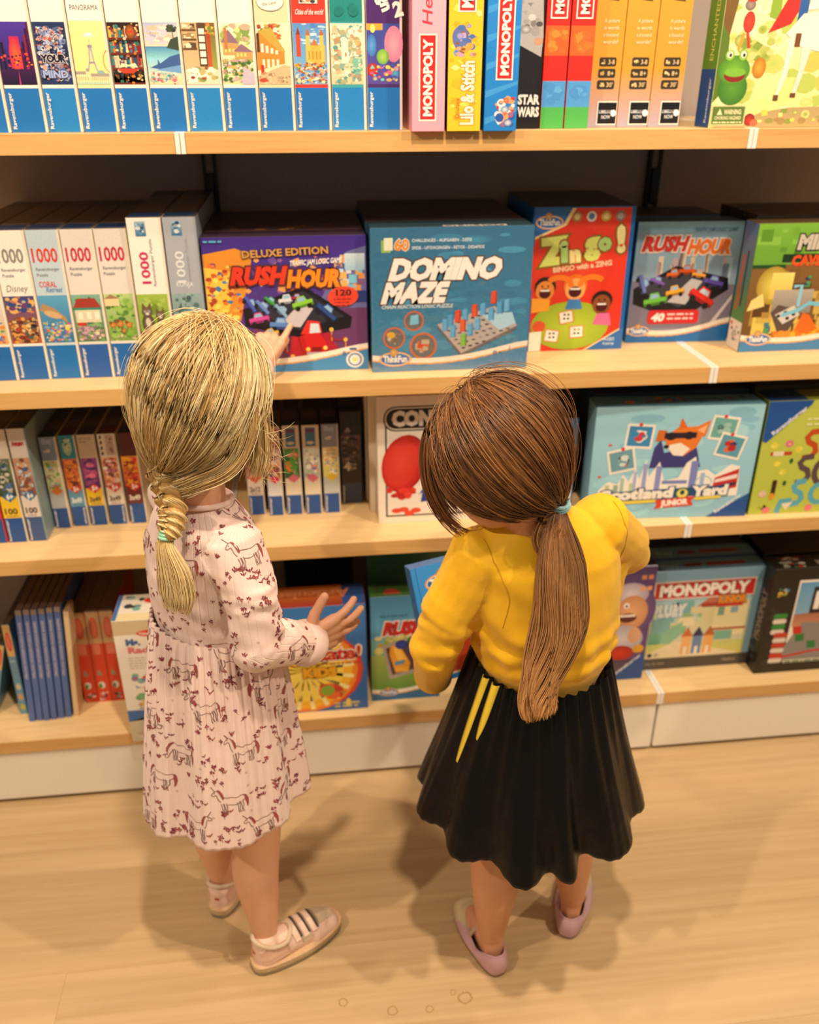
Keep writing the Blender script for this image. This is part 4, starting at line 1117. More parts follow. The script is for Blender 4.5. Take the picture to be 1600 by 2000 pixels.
def h_spots(p, a, b, c, d):
    p.rect(a, b, a + 1.2, d, '#e8e0d4'); 
    for i in range(4): p.poly([(a + .3 + .02 * i, b + .4 + i * 1.2), (a + .8, b + .6 + i * 1.2), (a + .7, b + 1.3 + i * 1.2), (a + .4, b + 1.2 + i * 1.2)], '#1a1614')
    p.rect(a + 1.5, b + .5, c - .2, d - .3, '#c8a898'); p.busy(a + 1.6, b + .6, c - .3, d - .5, ['#b08a80', '#8a6a64', '#d8c0b0'], 12, .2, .4)
def h_txt(p, a, b, c, d): p.tinytext(a + .4, d - 1.0, c - .5, .4, '#8a8078', 3); p.tinytext(a + .4, d - 1.7, c - 1.5, .4, '#8a8078', 4)
def h_str(p, a, b, c, d):
    for i in range(5): p.rect(a, b + .3 + i * .95, c, b + .75 + i * .95, '#b85a5a')
def h_frame(p, a, b, c, d): p.rect(a, b, c, d, '#d8c8ae'); p.rect(a + .6, b + .4, c - .5, d - .5, '#3f6f94', '#4a7aa0'); p.rect(a + .7, d - 1.6, c - .6, d - .8, '#6a3a6a'); p.ell((a + c) / 2, b + 1.2, .8, .35, '#d8cfc0')
cl = '#cfc6b8'
small_spine('small puzzle box with grey header, garden picture and orange jigsaw piece', -.363, -.329, .135, .208, .22, G3, '#8493ac', ['#c8cf9a', '#e8e0b8', '#7fae5c', '#9ac0d0', '#d86a4c'], '#b4b8b8', '#e0802c', None, seed=63, hdr=h_cloud)
small_spine('small puzzle box with teal oval header and red jigsaw piece', -.326, -.2925, .14, .208, .22, G3, '#1f8a9c', ['#d87a2c', '#a83a2a', '#e8b04a', '#5a2a2a'], '#5f9ab4', '#d8281f', '3x49', seed=64, hdr=h_logo, mirror=True, age='5+', topcol='#3f1a1a')
small_spine('small puzzle box with purple picture and yellow panel', -.290, -.2535, .14, .208, .22, G3, '#cfb9a0', ['#4a2a6a', '#8a3a7a', '#d86a8a', '#2a1a4a', '#b04a6a'], '#e8bf2c', '#d8281f', '3x49', seed=65, hdr=h_txt, age='5+')
small_spine('small puzzle box with black spotted header and cream panel', -.249, -.2125, .14, .208, .22, G3, '#e0d4c4', ['#a8503a', '#e0a070', '#d8c8b8', '#6a3a2a', '#c86a8a'], '#e0d4c4', '#d8281f', '3x49', seed=66, hdr=h_spots, mirror=True, age='5+', topcol='#4a1a18')
small_spine('small dark red puzzle box half hidden by the braided hair', -.2085, -.172, .14, .208, .22, G3, '#5a1a1c', ['#c8302a', '#e8a02c', '#8a1a1c', '#d8583c'], '#6a1f20', '#d8281f', '3x49', seed=67, age='5+')
small_spine('small puzzle box with red jigsaw piece peeking out beside the girl in pink', .043, .0785, .15, .208, .22, G3, '#cfc0ac', ['#c86a5a', '#8a5a4a', '#d8b09a'], '#d8ccc0', '#d8402c', '2x12', seed=68)
small_spine('small puzzle box with red striped header and pink jigsaw piece', .086, .1195, .142, .208, .22, G3, '#d0b0a4', ['#c87a34', '#e0b8b0', '#6a3a5a', '#d8d0c8', '#3a2a24', '#b85a7a'], '#cfcfcf', '#d8305a', None, seed=69, hdr=h_str)
small_spine('small puzzle box with framed blue header and green picture', .1245, .1605, .143, .208, .22, G3, '#d8c8ae', ['#2f5f2c', '#4a8a3c', '#e08a9a', '#d8762c', '#1f4a24', '#7aa85a'], '#d8ccb4', '#d0687a', None, seed=70, hdr=h_frame)
small_spine('small puzzle box with framed blue header and pale grey green picture', .1655, .202, .141, .208, .22, G3, '#d8c8ae', ['#a8b4a0', '#cfd0bc', '#e8e0d4', '#d8403c', '#d8c83c', '#6a6a9a'], '#d8ccb4', '#d0687a', None, seed=71, hdr=h_frame)
small_spine('small puzzle box with grey header and yellow picture', .2065, .2425, .142, .208, .22, G3, '#8a90a4', ['#d8cf6a', '#e8d8a0', '#e0a860', '#f0e8c8', '#8aa8b8'], '#b8bcb4', '#d8b82c', None, seed=72, hdr=h_cloud)
def h_dark(p, a, b, c, d): p.rect(a, b + 1, c, d, '#15151c'); p.busy(a, b - 6, c, b + 2, ['#4a3a40', '#7a5a4c', '#2a2a3a', '#b0a09a', '#1a1a24'], 30, .3, .8); p.text('4', a + .5, b - 8.2, 1.9, '#d8cfc0', bold=.05, part='lettering'); p.text('IN A', a + 1.9, b - 7.2, .65, '#d8cfc0', w=1.4, part='lettering'); p.text('BOX', a + 1.9, b - 8.1, .65, '#d8cfc0', w=1.4, part='lettering')
small_spine('dark four in a box puzzle set back beside the yellow picture box', .2465, .2935, .184, .218, .20, G3, '#1a1a22', ['#2a2a34', '#6a5a5c', '#1a1a24'], '#241f24', None, None, blue='#34466e', seed=73, hdr=h_dark, edge='#3a4250')

# front facing games, third shelf
def f_four(p, w, h):
    p.rect(.05, .05, w - .05, h - .05, '#e8dccb')
    p.rect(1.6, 1.6, w - 1.6, h - 6, '#1a1614'); p.rect(1.95, 1.95, w - 1.95, h - 6.3, '#e4d8cc', '#efe6da')
    p.part('title_plate'); p.rrect(1.3, h - 7.6, w - 1.3, h - 2.2, 2.4, '#1a1614'); p.rrect(1.6, h - 7.3, w - 1.6, h - 2.5, 2.2, '#e8dccb'); p.rrect(1.85, h - 7.05, w - 1.85, h - 2.75, 2.0, '#1a1614'); p.text('CONNECT', 3.0, h - 6.3, 2.9, '#efe6da', w=w - 9, bold=.07); p.text('4', w - 5.2, h - 6.4, 3.1, '#d8281f', bold=.07); p.part('artwork')
    p.poly([(9, 4.8), (w - 2.2, 6.4), (w - 2.2, 16), (11, 17)], '#1f3f94')
    for i in range(6):
        for j in range(4):
            p.ell(12.4 + i * 2.1, 7.4 + j * 2.4 + i * .15, .8, .85, ['#d82a22', '#e8c02c', '#e4d8cc', '#d82a22'][(i * 3 + j * 5) % 4], n=12, step=False)
    p.poly([(8.6, 6.5), (11, 8.2), (11, 15), (10, 15.2), (10, 9)], '#2a4fa8')
    for x, y in ((5.4, 3.2), (8, 2.9), (6.6, 2.3), (3.9, 3.0)): p.ell(x, y, 1.1, .6, '#d8452c')
    # red disc (plain)
    p.ell(5.5, 13.8, 4.6, 6.6, '#a81c1a', rot=-14); p.ell(5.2, 14.0, 4.3, 6.3, '#d8382a', '#c02820', rot=-14); p.ell(4.9, 13.9, 3.5, 5.4, '#de4632', '#cf3426', rot=-14)
    p.busy(1.6, 5.4, 8.4, 8.6, ['#d8382a', '#c02820', '#e04a38', '#b02420'], 18, .5, 1.3, 'e')
facebox('white framed four in a row game box with big red disc', .319, .076, ZS[3], .268, .287, .055, '#e8dccb', '#c8a080', f_four, seed=80)
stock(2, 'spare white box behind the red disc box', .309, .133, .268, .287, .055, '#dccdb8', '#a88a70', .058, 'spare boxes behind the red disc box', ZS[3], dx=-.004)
def f_bluebit(p, w, h):
    p.rect(.05, .05, w - .05, h - .05, '#1f4a7a', '#2a6a9a'); p.busy(.3, .3, w - .3, h - .3, ['#5a90b0', '#1a3050', '#d8c0a8', '#c86a5a', '#3a7aa8', '#cfd8dc'], 60, .3, 1.0); p.rect(w - 1.0, .3, w - .3, 8, '#c8ccd4')
facebox('narrow blue game box mostly hidden behind the brown haired girl', .615, .075, ZS[3], .125, .225, .06, '#1f4a7a', '#1a2a3a', f_bluebit, seed=81)

def f_scot(p, w, h):
    p.rect(.05, .05, w - .05, h - .05, '#8fc0d4', '#9accdc'); p.busy(.4, .4, w - .4, h - .4, ['#9ad0e0', '#84b8d0', '#a4d4e0'], 30, 1.5, 4, 'e', .5)
    # pinned snapshots
    for x, y, a, cs in ((9.6, 19.2, -4, ['#3a86b8', '#c83a4a', '#e8e4dc', '#2f5a6a']), (6.4, 13.8, 12, ['#6a9aa8', '#c8302c', '#2a2a34', '#cfd8d8']), (27.2, 20.6, -8, ['#6aa8a0', '#2a3a3a', '#9ac0b8']), (29.2, 16.6, -14, ['#5a9ab0', '#b02a2c', '#3a2a5a', '#d86a3c'])):
        c, s_ = math.cos(R(a)), math.sin(R(a))
        for e, f_, cc in ((2.9, 2.7, '#efe6d6'), (2.45, 2.2, cs[0])): p.poly([(x + u * e * c - v * f_ * s_, y + u * e * s_ + v * f_ * c) for u, v in ((-1, -1), (1, -1), (1, 1), (-1, 1))], cc)
        p.busy(x - 1.7, y - 1.5, x + 1.7, y + 1.5, cs, 14, .4, 1.0); p.ell(x, y + 2.6, .4, None, '#d8321f')
    for x, y in ((3.6, 17.4), (2.0, 10.2), (30, 9.8)): p.ell(x, y, .35, .25, '#d8402c')
    # fox in dark coat holding glasses
    p.poly([(12.4, 12), (13, 16.6), (14.2, 18.4), (15.2, 15.4), (18, 16), (22, 16.4), (23.4, 12)], '#3a3a78'); p.poly([(13, 18), (15.2, 18.2), (15.2, 20.4), (13.4, 20.6)], '#c86a24')
    p.poly([(15.4, 17.2), (17, 15), (19.4, 14.6), (21.8, 16.4), (23, 19.4), (21.4, 21.2), (17.4, 21), (15, 19)], '#e0782a'); p.poly([(15.4, 17), (17.2, 14.8), (19.2, 14.6), (20.6, 16.2), (18.4, 17.6)], '#efe2d0')
    p.poly([(17.6, 20.6), (18.0, 23.2), (19.4, 21)], '#d8681f'); p.poly([(20.8, 20.8), (24.2, 22.6), (23.4, 18.8)], '#e0782a'); p.poly([(21.6, 20.4), (23.6, 21.6), (23, 19.6)], '#f0b080'); p.rect(14.8, 18.6, 21.6, 19.9, '#2a2030'); p.ell(16.2, 19.1, 1.2, .9, '#1f1a2a'); p.ell(20, 19.2, 1.1, .9, '#1f1a2a'); p.ell(15.5, 16.8, .6, .4, '#1f1a1a')
    # skyline cut-out
    sky = [(2, 7), (4, 9), (6, 8.4), (7, 10.6), (8.4, 9), (9.6, 12), (10.6, 9.4), (11.6, 14), (12.6, 10), (14.6, 13.4), (16, 9), (19, 9.6), (20.4, 13), (22.2, 14.4), (23, 11), (25, 11.4), (27, 10), (30, 12.4), (32, 12), (32.4, 7)]
    p.poly(sky + [(32.4, 5), (2, 5)], '#efe8dc')
    for x, w_, y, c in ((3.4, .9, 8.2, '#b8c48a'), (5.2, 1, 8.2, '#8fae9a'), (6.6, .8, 9.8, '#a8c0b0'), (8.6, .8, 8.6, '#b0cf9a'), (9.3, .7, 11.2, '#a8b0d8'), (11.2, .9, 13, '#9aa0d0'), (14.0, 1.2, 12.4, '#8a90c8'), (21.4, 1.6, 13.4, '#7a84c0'), (23.8, .9, 10.6, '#9ab4d8')): p.rect(x, 5.5, x + w_, y, c)
    p.rect(15.6, 8.2, 21, 9, '#7a84c0'); p.arc(24.6, 8.2, 1.8, 1.6, 0, 180, .25, '#9ac0d0')
    p.poly([(26.6, 6), (32, 7), (32, 11.4), (27, 9.4)], '#c02a2a'); p.poly([(27, 8.2), (31.8, 9.2), (31.8, 10.2), (27.2, 9)], '#e8d8d0'); p.poly([(27, 6.6), (31.8, 7.6), (31.8, 8.4), (27, 7.4)], '#3a2a3a')
    p.part('title_lettering'); p.poly([(2.2, 4.2), (30.2, 5.6), (29.8, 7.6), (2.2, 6.4)], '#1f4a74')
    p.text('Scotland', 2.4, 4.6, 2.2, '#f0e8dc', w=16, rot=2, bold=.07, out='#1f4a74', ow=.07, shear=.1); p.text('Yard', 22.2, 5.2, 2.2, '#f0e8dc', w=8, rot=2, bold=.07, out='#1f4a74', ow=.07, shear=.1); p.ell(20.4, 5.9, 1.6, 1.4, '#2a5a5a'); p.ell(20.4, 5.9, 1.2, 1.05, '#e8d870'); p.ell(20.4, 6.1, .5, .6, '#2a4a4a')
    p.poly([(3, 3.4), (14.8, 3.9), (14.8, 4.6), (3, 4.2)], '#e8d04a'); p.poly([(23.2, 4.2), (29, 4.6), (29, 5.2), (23.2, 4.9)], '#e8d04a'); p.poly([(14.6, 2.4), (23.2, 3.0), (22.6, 4.0), (23.2, 5.2), (14.6, 4.4), (15.2, 3.4)], '#d8402c'); p.text('JUNIOR', 16, 2.95, 1.25, '#f3ebe0', w=6, rot=4, bold=.06)
    p.part('corner_badge'); p.poly([(26.4, .06), (w - .06, .06), (w - .06, 5.6)], '#1d4f94'); p.text('Ravensburger', 28.4, .9, .8, '#e8ecf0', w=6.6, rot=38, bold=.03)
facebox('pale blue detective game box with orange fox in dark glasses', .765, .044, ZS[3], .352, .258, .062, '#7fb0c8', '#3a5a6a', f_scot, seed=82, rz=-3.2,
        topfn=lambda q, w, d: (q.rect(.1, .1, w - .1, d - .1, '#5a8aa0'), q.text('Scotland Yard', w - 8, d - 2, 1.6, '#1f3a54', w=14, flip=True, part='lettering'), q.busy(2, 1, w - 1, d - 1, ['#d8803a', '#3a6a80', '#a83a34'], 14, .4, 1.2)))
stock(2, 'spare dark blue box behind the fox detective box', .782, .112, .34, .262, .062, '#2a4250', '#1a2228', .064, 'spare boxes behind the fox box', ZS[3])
def f_green(p, w, h):
    p.rect(.05, .05, w - .05, h - .05, '#b4bf48', '#b8c050')
    def thick(pts, c, k=1.35): p.line(pts, k, c)
    def S(x, y, k, c):
        thick([(x + 3.2 * k, y + 6.4 * k), (x + 1.2 * k, y + 6.2 * k), (x + .3 * k, y + 5 * k), (x + .9 * k, y + 3.9 * k), (x + 2.3 * k, y + 3.2 * k), (x + 2.8 * k, y + 1.8 * k), (x + 2 * k, y + .6 * k), (x + 0 * k, y + .3 * k)], c)
    S(9.6, 12.8, 1.0, '#b84a1c'); S(9.2, 7.0, 1.0, '#5a4448'); S(9.0, 1.9, .9, '#5aa4b8')
    thick([(6.4, .2), (7, 3), (9.4, 3.1)], '#5aa4b8'); p.arc(15.6, 9.8, 2.4, 3, 0, 360, 1.3, '#5a4448'); p.arc(15.4, 4.6, 2, 2.2, 0, 360, 1.2, '#5aa4b8'); thick([(14.5, 19.2), (18.5, 19.6)], '#b84a1c'); thick([(16.5, 19.2), (16.2, 13.6)], '#b84a1c')
    for x, y, c in ((3, 16.2, '#d8c83c'), (8.6, 15.2, '#d8c83c'), (4.4, 12, '#d8c83c'), (6.0, 10, '#d0c840'), (6.2, 16.6, '#d8708a'), (4, 1, '#e07a80'), (13.6, 1.2, '#e07a80'), (2.4, 5, '#d8b8a8')): p.ell(x, y, .9, .8, c); p.busy(x - .8, y - .6, x + .8, y + .8, [c, '#e8dc6a' if c[1] == 'd' else c], 3, .3, .5)
    p.rrect(2.4, 14.0, 7.2, 14.8, .3, '#b8401c'); p.rect(3, 13.8, 5.4, 14.9, '#e0d0b0'); p.rrect(4.2, 4.2, 5.2, 8.2, .3, '#3a1f14'); p.ell(4.6, 4.3, .6, .8, '#d8902c'); p.ell(7.4, 12.6, .4, .6, '#1f5a34'); p.ell(6.9, 7.4, .4, .6, '#1f5a34'); p.poly([(7.2, 2.4), (9.8, 2.8), (8.4, .8)], '#e0d8c0'); p.busy(2, 1, 4.6, 2.4, ['#2a2418', '#a8902c'], 5, .2, .4)
    for k in range(2): p.tinytext(9.0, 21.8 - k * 1.2, 18, .6, '#e0dca0', k)
    p.part('corner_badge'); p.poly([(.05, 17.4), (.9, 17.0), (9.2, 25.2), (9.6, h - .05), (.05, h - .05)], '#1d4f94'); p.text('Ravensburger', 2.2, 18.6, .9, '#e0e0e4', w=8.6, rot=42, bold=.03)
def t_green(q, w, d): q.rect(.1, .1, w - .1, d - .1, '#7a7f2c'); q.rect(.1, .1, 8.6, d - .1, '#12315f')
facebox('lime green maze game box with dark blue corner, at the right photo edge', 1.124, .027, ZS[3], .30, .262, .065, '#a0aa3c', '#6a6f2a', f_green, seed=83, left='#5a6a24', topfn=t_green, rz=-1)
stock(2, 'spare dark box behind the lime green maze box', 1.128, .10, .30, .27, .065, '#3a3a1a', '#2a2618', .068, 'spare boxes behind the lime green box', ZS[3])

# ---------------- bottom shelf
GB = 'thin upright boxes on the bottom shelf'
def thin(label, x, y, w, h, d, col, top, fn, tilt=0, seed=1, group=GB, rz=0, z=None):
    t = box_root('thin_box', label, 'box', x, y, ZS[4] if z is None else z, R(0) + rz, tilt, group)
    carton('carton', t, w, h, d, col, top, col, col, .0008)
    if fn:
        p = Print(w * 100, h * 100, seed); fn(p, w * 100, h * 100); p.build(t)
    return t
def f_thinblue(p, w, h):
    p.rect(.05, .05, w - .05, h - 1.2, '#4f6cab', '#4a64a0'); p.rect(.05, h - 1.2, w - .05, h - .05, '#8a7a6c')
    p.text('SPELLING WOODEN PUZZLE SHAPES', w * .68, 12, .5, '#c8bcb8', w=h - 15, rot=90, part='lettering')
names6 = ['nearest the leaning sky blue box', 'second from the left', 'third from the left', 'third from the right', 'second from the right', 'next to the cream box']
for i in range(6):
    thin('thin blue box in the row of six, ' + names6[i], -.487 + i * .0157, .066 + (.004 if i > 3 else 0) + .0015 * (i % 2), .0132, .30, .23, '#46609c', '#5a463c', f_thinblue, 5.0, 90 + i)
thin('thin cream box closing the row of thin blue boxes', -.3905, .073, .0115, .287, .045, '#d8bd92', '#9a7a5c', None, 5.0, 97)
def f_sky(p, w, h):
    p.rect(.05, .05, w - .05, h * .66, '#5f9ab8', '#6a90a8'); p.rect(.05, h * .66, w - .05, h - .05, '#d8ac6a')
    p.ell(w / 2, h * .82, w * .36, 2.6, '#c8402c'); p.ell(w / 2, h * .82, w * .2, 1.9, '#d8705c')
    for i in range(3): p.ell(w / 2, 2 + i * 2.9, w * .3, .9, ['#c8b83c', '#d89a6a', '#c8c0a0'][i])
    p.tinytext(.3, h * .6, w - .3, .3, '#cfdce0', 3)
thin('thin sky blue and tan box with red oval at the left photo edge', -.5145, .096, .0165, .245, .22, '#5f8aa0', '#4a4038', f_sky, 1.5, 98)
thin('thin sky blue box slumped over at the left photo edge', -.585, .10, .0165, .20, .20, '#4f86a0', '#4a4038', f_sky, 16, 99)
def f_red(p, w, h):
    p.rect(.05, .05, w - .05, h * .66, '#d8401f', '#c83a1f'); p.rect(.05, h * .66, w - .05, h - .05, '#c0986a')
    p.ell(w / 2, h * .83, w * .30, 2.9, '#c8402c'); p.ell(w / 2, h * .83, w * .22, 2.4, '#d86a50')
    for i in range(4): p.rect(.7 + i * .42, h * .54, .86 + i * .42, h * .65, '#e0a080', step=False)
    p.up(); p.poly([(.6, 7.6), (1.9, 7.6), (1.0, 9.4)], '#8a8a6a'); p.ell(1.3, 4.8, .75, 1.0, '#dfe0d0'); p.ell(1.0, 4.6, .4, .7, '#4f8a3c'); p.busy(.2, .3, w - .2, 3, ['#1f1a1a', '#e0dcd4', '#3a5a4a', '#a83a2a'], 12, .2, .5)
for i in range(3):
    thin('orange red box with tan top, ' + ['left of the three beside the cream box', 'middle of the three', 'right of the three'][i], -.375 + i * .0312, .12, .0302, .25, .24, '#c83a1f', '#6a5240', f_red, 1.4, 101 + i)

def f_white(p, w, h):
    p.rect(.05, .05, w - .05, h - .05, '#e8dfd0'); p.rect(.05, h - 3.6, w - .05, h - .05, '#c9b58e')
    p.part('logo_badge'); p.ell(7.6, h - 3.4, 3.0, .85, '#d8281f'); p.text('Melissa & Doug', 5.2, h - 3.75, .7, '#efe2d4', w=4.8, bold=.02); p.part('artwork')
    p.text('Ms.', 2.2, h - 6.2, 1.5, '#2f5a9a', bold=.06, part='title_lettering'); p.text('Rachel', 2.4, h - 8.2, 1.5, '#d86a78', w=7.4, bold=.05, part='title_lettering')
    for k in range(5): p.tinytext(2.2, h - 9.6 - k * .65, 11, .35, '#b8ab9a', k)
    for k in range(3): p.tinytext(12, h - 6.6 - k * .8, 20, .4, '#b8ab9a', k + 8)
    p.busy(2, 14, 8.4, 18.6, ['#d8402c', '#3f86b8', '#e8b83c', '#7aae9a', '#efe6d8'], 26, .4, 1.1); p.ell(9.6, 15.8, 2.4, 2.9, '#e86a2c'); p.busy(7.6, 13.4, 11.6, 18.4, ['#e8c03c', '#d8381f', '#f0e4d0', '#3a3a44'], 18, .4, .9)
    p.busy(2.2, 9, 9.4, 13.6, ['#7aae7a', '#d8c08a', '#e8e4d4', '#5a9a6a', '#c89a6a'], 26, .5, 1.2); p.busy(12, 9, w - 1, 19, ['#3f86b8', '#e8b83c', '#d86a78', '#8ac08a'], 40, .5, 1.4)
    p.rect(.05, .05, w - .05, 7.8, '#cfc0a4'); p.poly([(.05, 7.8), (.05, 5.6), (9, 8.2), (w - .05, 8.2), (w - .05, 8.0)], '#3f6aa8'); p.poly([(.05, 8.6), (.05, 7.4), (7, 7.7), (w - .05, 8.6)], '#3f6aa8')
    p.poly([(5.2, 2.4), (6.8, 2.6), (6.2, 6.6), (4.8, 6.4)], '#c89a78'); p.ell(5.6, 6.0, 1.0, 1.0, '#2a211c'); p.busy(1, .4, w - 1, 3, ['#d8cfc0', '#8a9a8a', '#c8a890', '#efe6d8'], 30, .5, 1.4, 'e', .5)
    p.tinytext(2.8, 9.0, 9, .35, '#5a6a8a', 20)
def t_white(q, w, d):
    q.rect(.1, .1, w - .1, d - .1, '#d8d0c2'); q.rect(.1, .1, w - .1, 2.6, '#d8c89a'); q.rect(.1, .1, .9, d - .1, '#3f6aa8'); q.ell(w - 9, 1.6, 2.4, .6, '#d8281f'); q.busy(1.2, 3.4, 6, d - .4, ['#7aae9a', '#5a8a7a', '#e0d8cc', '#3a3a3a'], 14, .4, 1.0); q.ell(8.4, d - 2.6, 2.8, 1.3, '#c83020')
facebox('white toddler toy box with tan lid and red oval, overhanging the shelf edge', -.242, -.028, ZS[4], .232, .318, .10, '#e0d6c6', '#d8d0c2', f_white, seed=110, left='#c0ad8a', topfn=t_white)

def f_art(p, w, h):
    p.rect(.05, .05, w - .05, h - .05, '#2a62a8', '#2f74b8')
    for e, c in ((13.1, '#b02a4a'), (12.8, '#d84a2c'), (11.8, '#ef8a24'), (10.6, '#f5b82c'), (8.6, '#f8d850')): p.ell(13.2, 11.6, e, min(e, 11.5), c)
    for i in range(20):
        a = R(i * 18 + 4)
        if math.sin(a) * 11 + 11.6 > .3: p.poly([(13.2, 11.6), (13.2 + 11 * math.cos(a), 11.6 + 11 * math.sin(a)), (13.2 + 11 * math.cos(a + .1), 11.6 + 11 * math.sin(a + .1))], '#f8e8a0', step=False)
    p.up(); p.busy(15, 3, 22.5, 8, ['#d8402c', '#e86a2c', '#8aa83c', '#c83a24'], 20, .7, 1.8); p.busy(6, 16, 22, 24, ['#d8402c', '#ef7a2c', '#7a3a8a', '#f0a83a', '#3f8ac0'], 34, .8, 2.2)
    p.text('Articulate!', 3.4, 14.4, 3.4, '#c8301f', w=22.4, bold=.03, out='#f0dcc8', ow=.07, part='title_lettering'); p.tinytext(10, 13.1, 25.6, .5, '#a83a2a', 4); p.text('KIDS', 12.6, 9.9, 2.4, '#e8a81f', w=7.6, bold=.07, out='#8a5a1c', ow=.06, part='title_lettering')
    p.ell(22.6, 2.0, .6, 1.3, '#f0d040'); p.tinytext(19.4, .8, 26, .8, '#c8b87a', 6); p.tinytext(19.4, 1.7, 26, .8, '#c8b87a', 7)
def t_art(q, w, d): q.rect(.1, .1, w - .1, d - .1, '#8a2a24', '#c8762c'); q.rect(w - 5, .1, w - .1, d - .1, '#2a4a84'); q.text('Articulate!', w - 3.2, d - 1.8, 3.2, '#c87a50', w=19, flip=True, bold=.03, part='lettering')
facebox('blue and orange word game box with yellow sunburst disc', .012, .027, ZS[4], .271, .288, .085, '#2a62a8', '#8a3a24', f_art, seed=111, topfn=t_art)

def f_rj(p, w, h):
    p.rect(.05, .05, w - .05, h - .05, '#6a9a3c', '#7fc0d8'); p.rect(.05, 17.6, w - .05, h - .05, '#5aa4c4', '#3f86b0')
    p.busy(.2, 13, w - .2, 19, ['#a8b83c', '#8aa83c', '#c8c85a', '#b89a4c', '#e0d090'], 40, .5, 1.5); p.rect(.05, 3, w - .05, 13, '#5f943c', '#a8b45a')
    p.poly([(2.6, 15.6), (11.5, 18.6), (15.4, 16), (15.4, 9), (4.2, 6)], '#a89c90'); p.poly([(3.4, 14.8), (11.5, 17.4), (15.2, 15), (15.2, 10), (4.8, 7.2)], '#5a3a3c')
    p.poly([(4.4, 15.4), (6.4, 15.8), (9, 10.4), (8.6, 8.2), (5.6, 7.8), (4.2, 13)], '#e0982c'); p.poly([(5.0, 14.8), (6.4, 15.2), (8.2, 11.4), (6.2, 11.2)], '#f0b848'); p.poly([(5.4, 11), (7.8, 11.4), (7.6, 10.2), (5.4, 9.8)], '#5a8aa0'); p.rect(5.6, 8.0, 8.6, 9.2, '#e8a838')
    p.ell(7.0, 15.6, 1.5, 1.3, '#34449a', '#28347a'); p.ell(10.2, 14.2, 1.9, 1.4, '#2f6ab0', '#24508a'); p.ell(10, 16.6, 1.8, 1.2, '#3f8a4c', '#2a6a3a'); p.busy(11, 11, 15.2, 17, ['#3f8a4c', '#c8402c', '#e8b83c', '#2f6ab0'], 16, .5, 1.2)
    p.rect(11, 3.4, 15.6, 6.6, '#1f5f34'); p.text('JUNIOR', 11.4, 4.2, .9, '#e8e4d0', w=3.8, bold=.04, part='lettering')
    fun_wave(p, w, 3.4, .8, '#2f6a9c'); fun_badge(p, 4.0, 2.3, .72)
    p.text('RUSH', 2.6, 18.6, 3.2, '#c8241f', w=9.2, shear=.22, bold=.07, out='#f0e4da', ow=.07, part='title_lettering'); p.text('HOUR', 11.8, 18.2, 3.0, '#e0702a', w=3.9, shear=.1, bold=.06, out='#f0e4da', ow=.06, part='title_lettering'); p.tinytext(2.2, 23.4, 9, .5, '#2f6a8a', 2)
facebox('green and blue toy traffic game box with yellow bus, standing left of the held box', .294, .049, ZS[4], .16, .288, .05, '#3f7a9a', '#3a5a34', f_rj, seed=112, topfn=lambda q, w, d: (q.rect(.1, .1, w - .1, d - .1, '#3a5f2a'), q.poly([(3, 1), (7, 1), (6, 3), (4, 3)], '#a83a2c'), q.text('Game', 9, 1.2, 1.4, '#c8642c', w=4, part='lettering')))
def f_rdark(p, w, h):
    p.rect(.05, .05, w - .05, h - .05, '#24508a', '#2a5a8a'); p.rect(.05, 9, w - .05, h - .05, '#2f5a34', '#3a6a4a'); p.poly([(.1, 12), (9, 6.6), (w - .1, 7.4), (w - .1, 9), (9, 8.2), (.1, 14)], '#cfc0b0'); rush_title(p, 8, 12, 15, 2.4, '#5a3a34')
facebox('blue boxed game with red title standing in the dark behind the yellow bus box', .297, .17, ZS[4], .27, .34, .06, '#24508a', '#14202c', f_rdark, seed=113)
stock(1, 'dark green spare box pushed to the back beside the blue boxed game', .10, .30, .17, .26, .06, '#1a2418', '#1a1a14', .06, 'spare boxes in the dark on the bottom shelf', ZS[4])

def f_chef(p, w, h):
    p.rect(.05, .05, w - .05, h - .05, '#6a4a78', '#4a3468'); p.ell(w - 6, 20, 7, 8, '#8a6a8a', '#5a4070')
    p.ell(w - 5.6, 24.4, 4.4, 3.2, '#d8ccd0', '#a898a8'); p.ell(w - 4.8, 19.4, 3.9, 4.8, '#e0a878', '#c88a5c'); p.ell(w - 5.6, 18, 2.2, 1.3, '#5a1c1c'); p.rect(w - 7.6, 18.3, w - 3.8, 18.9, '#efe4d8'); p.ell(w - 6.2, 21.4, .7, .8, '#f3eee6'); p.ell(w - 6.2, 21.3, .3, .4, '#1a1414')
    p.ell(w - 6.6, 12, 5.4, 4, '#d8d0d4', '#b0a4b0'); p.ell(w - 3.4, 13, 1.6, 2.2, '#d8a078'); p.ell(w - 6.4, 8, 3.4, 2.2, '#d8321f', '#a82418'); p.rect(.1, .1, w - .1, 6, '#6a5468', '#4a3a50'); p.ell(w - 2, 9, 1.4, 1.2, '#d8a02c')
    for x in (w - 3.4, w - 1.8): p.rect(x, 25.4, x + 1.1, 26.5, '#e09a5c'); p.rect(x, 28.4, x + 1.1, 29.5, '#c87a44')
    p.part('corner_badge'); p.poly([(w - 9, .06), (w - .06, .06), (w - .06, 8)], '#1d4f94'); p.text('Ravensburger', w - 7.6, .9, .8, '#dfe4ee', w=9, rot=42, bold=.03)
facebox('purple cooking game box with a laughing chef in a grey hat', .715, .06, ZS[4], .238, .319, .07, '#4a3060', '#2a1f30', f_chef, seed=114)
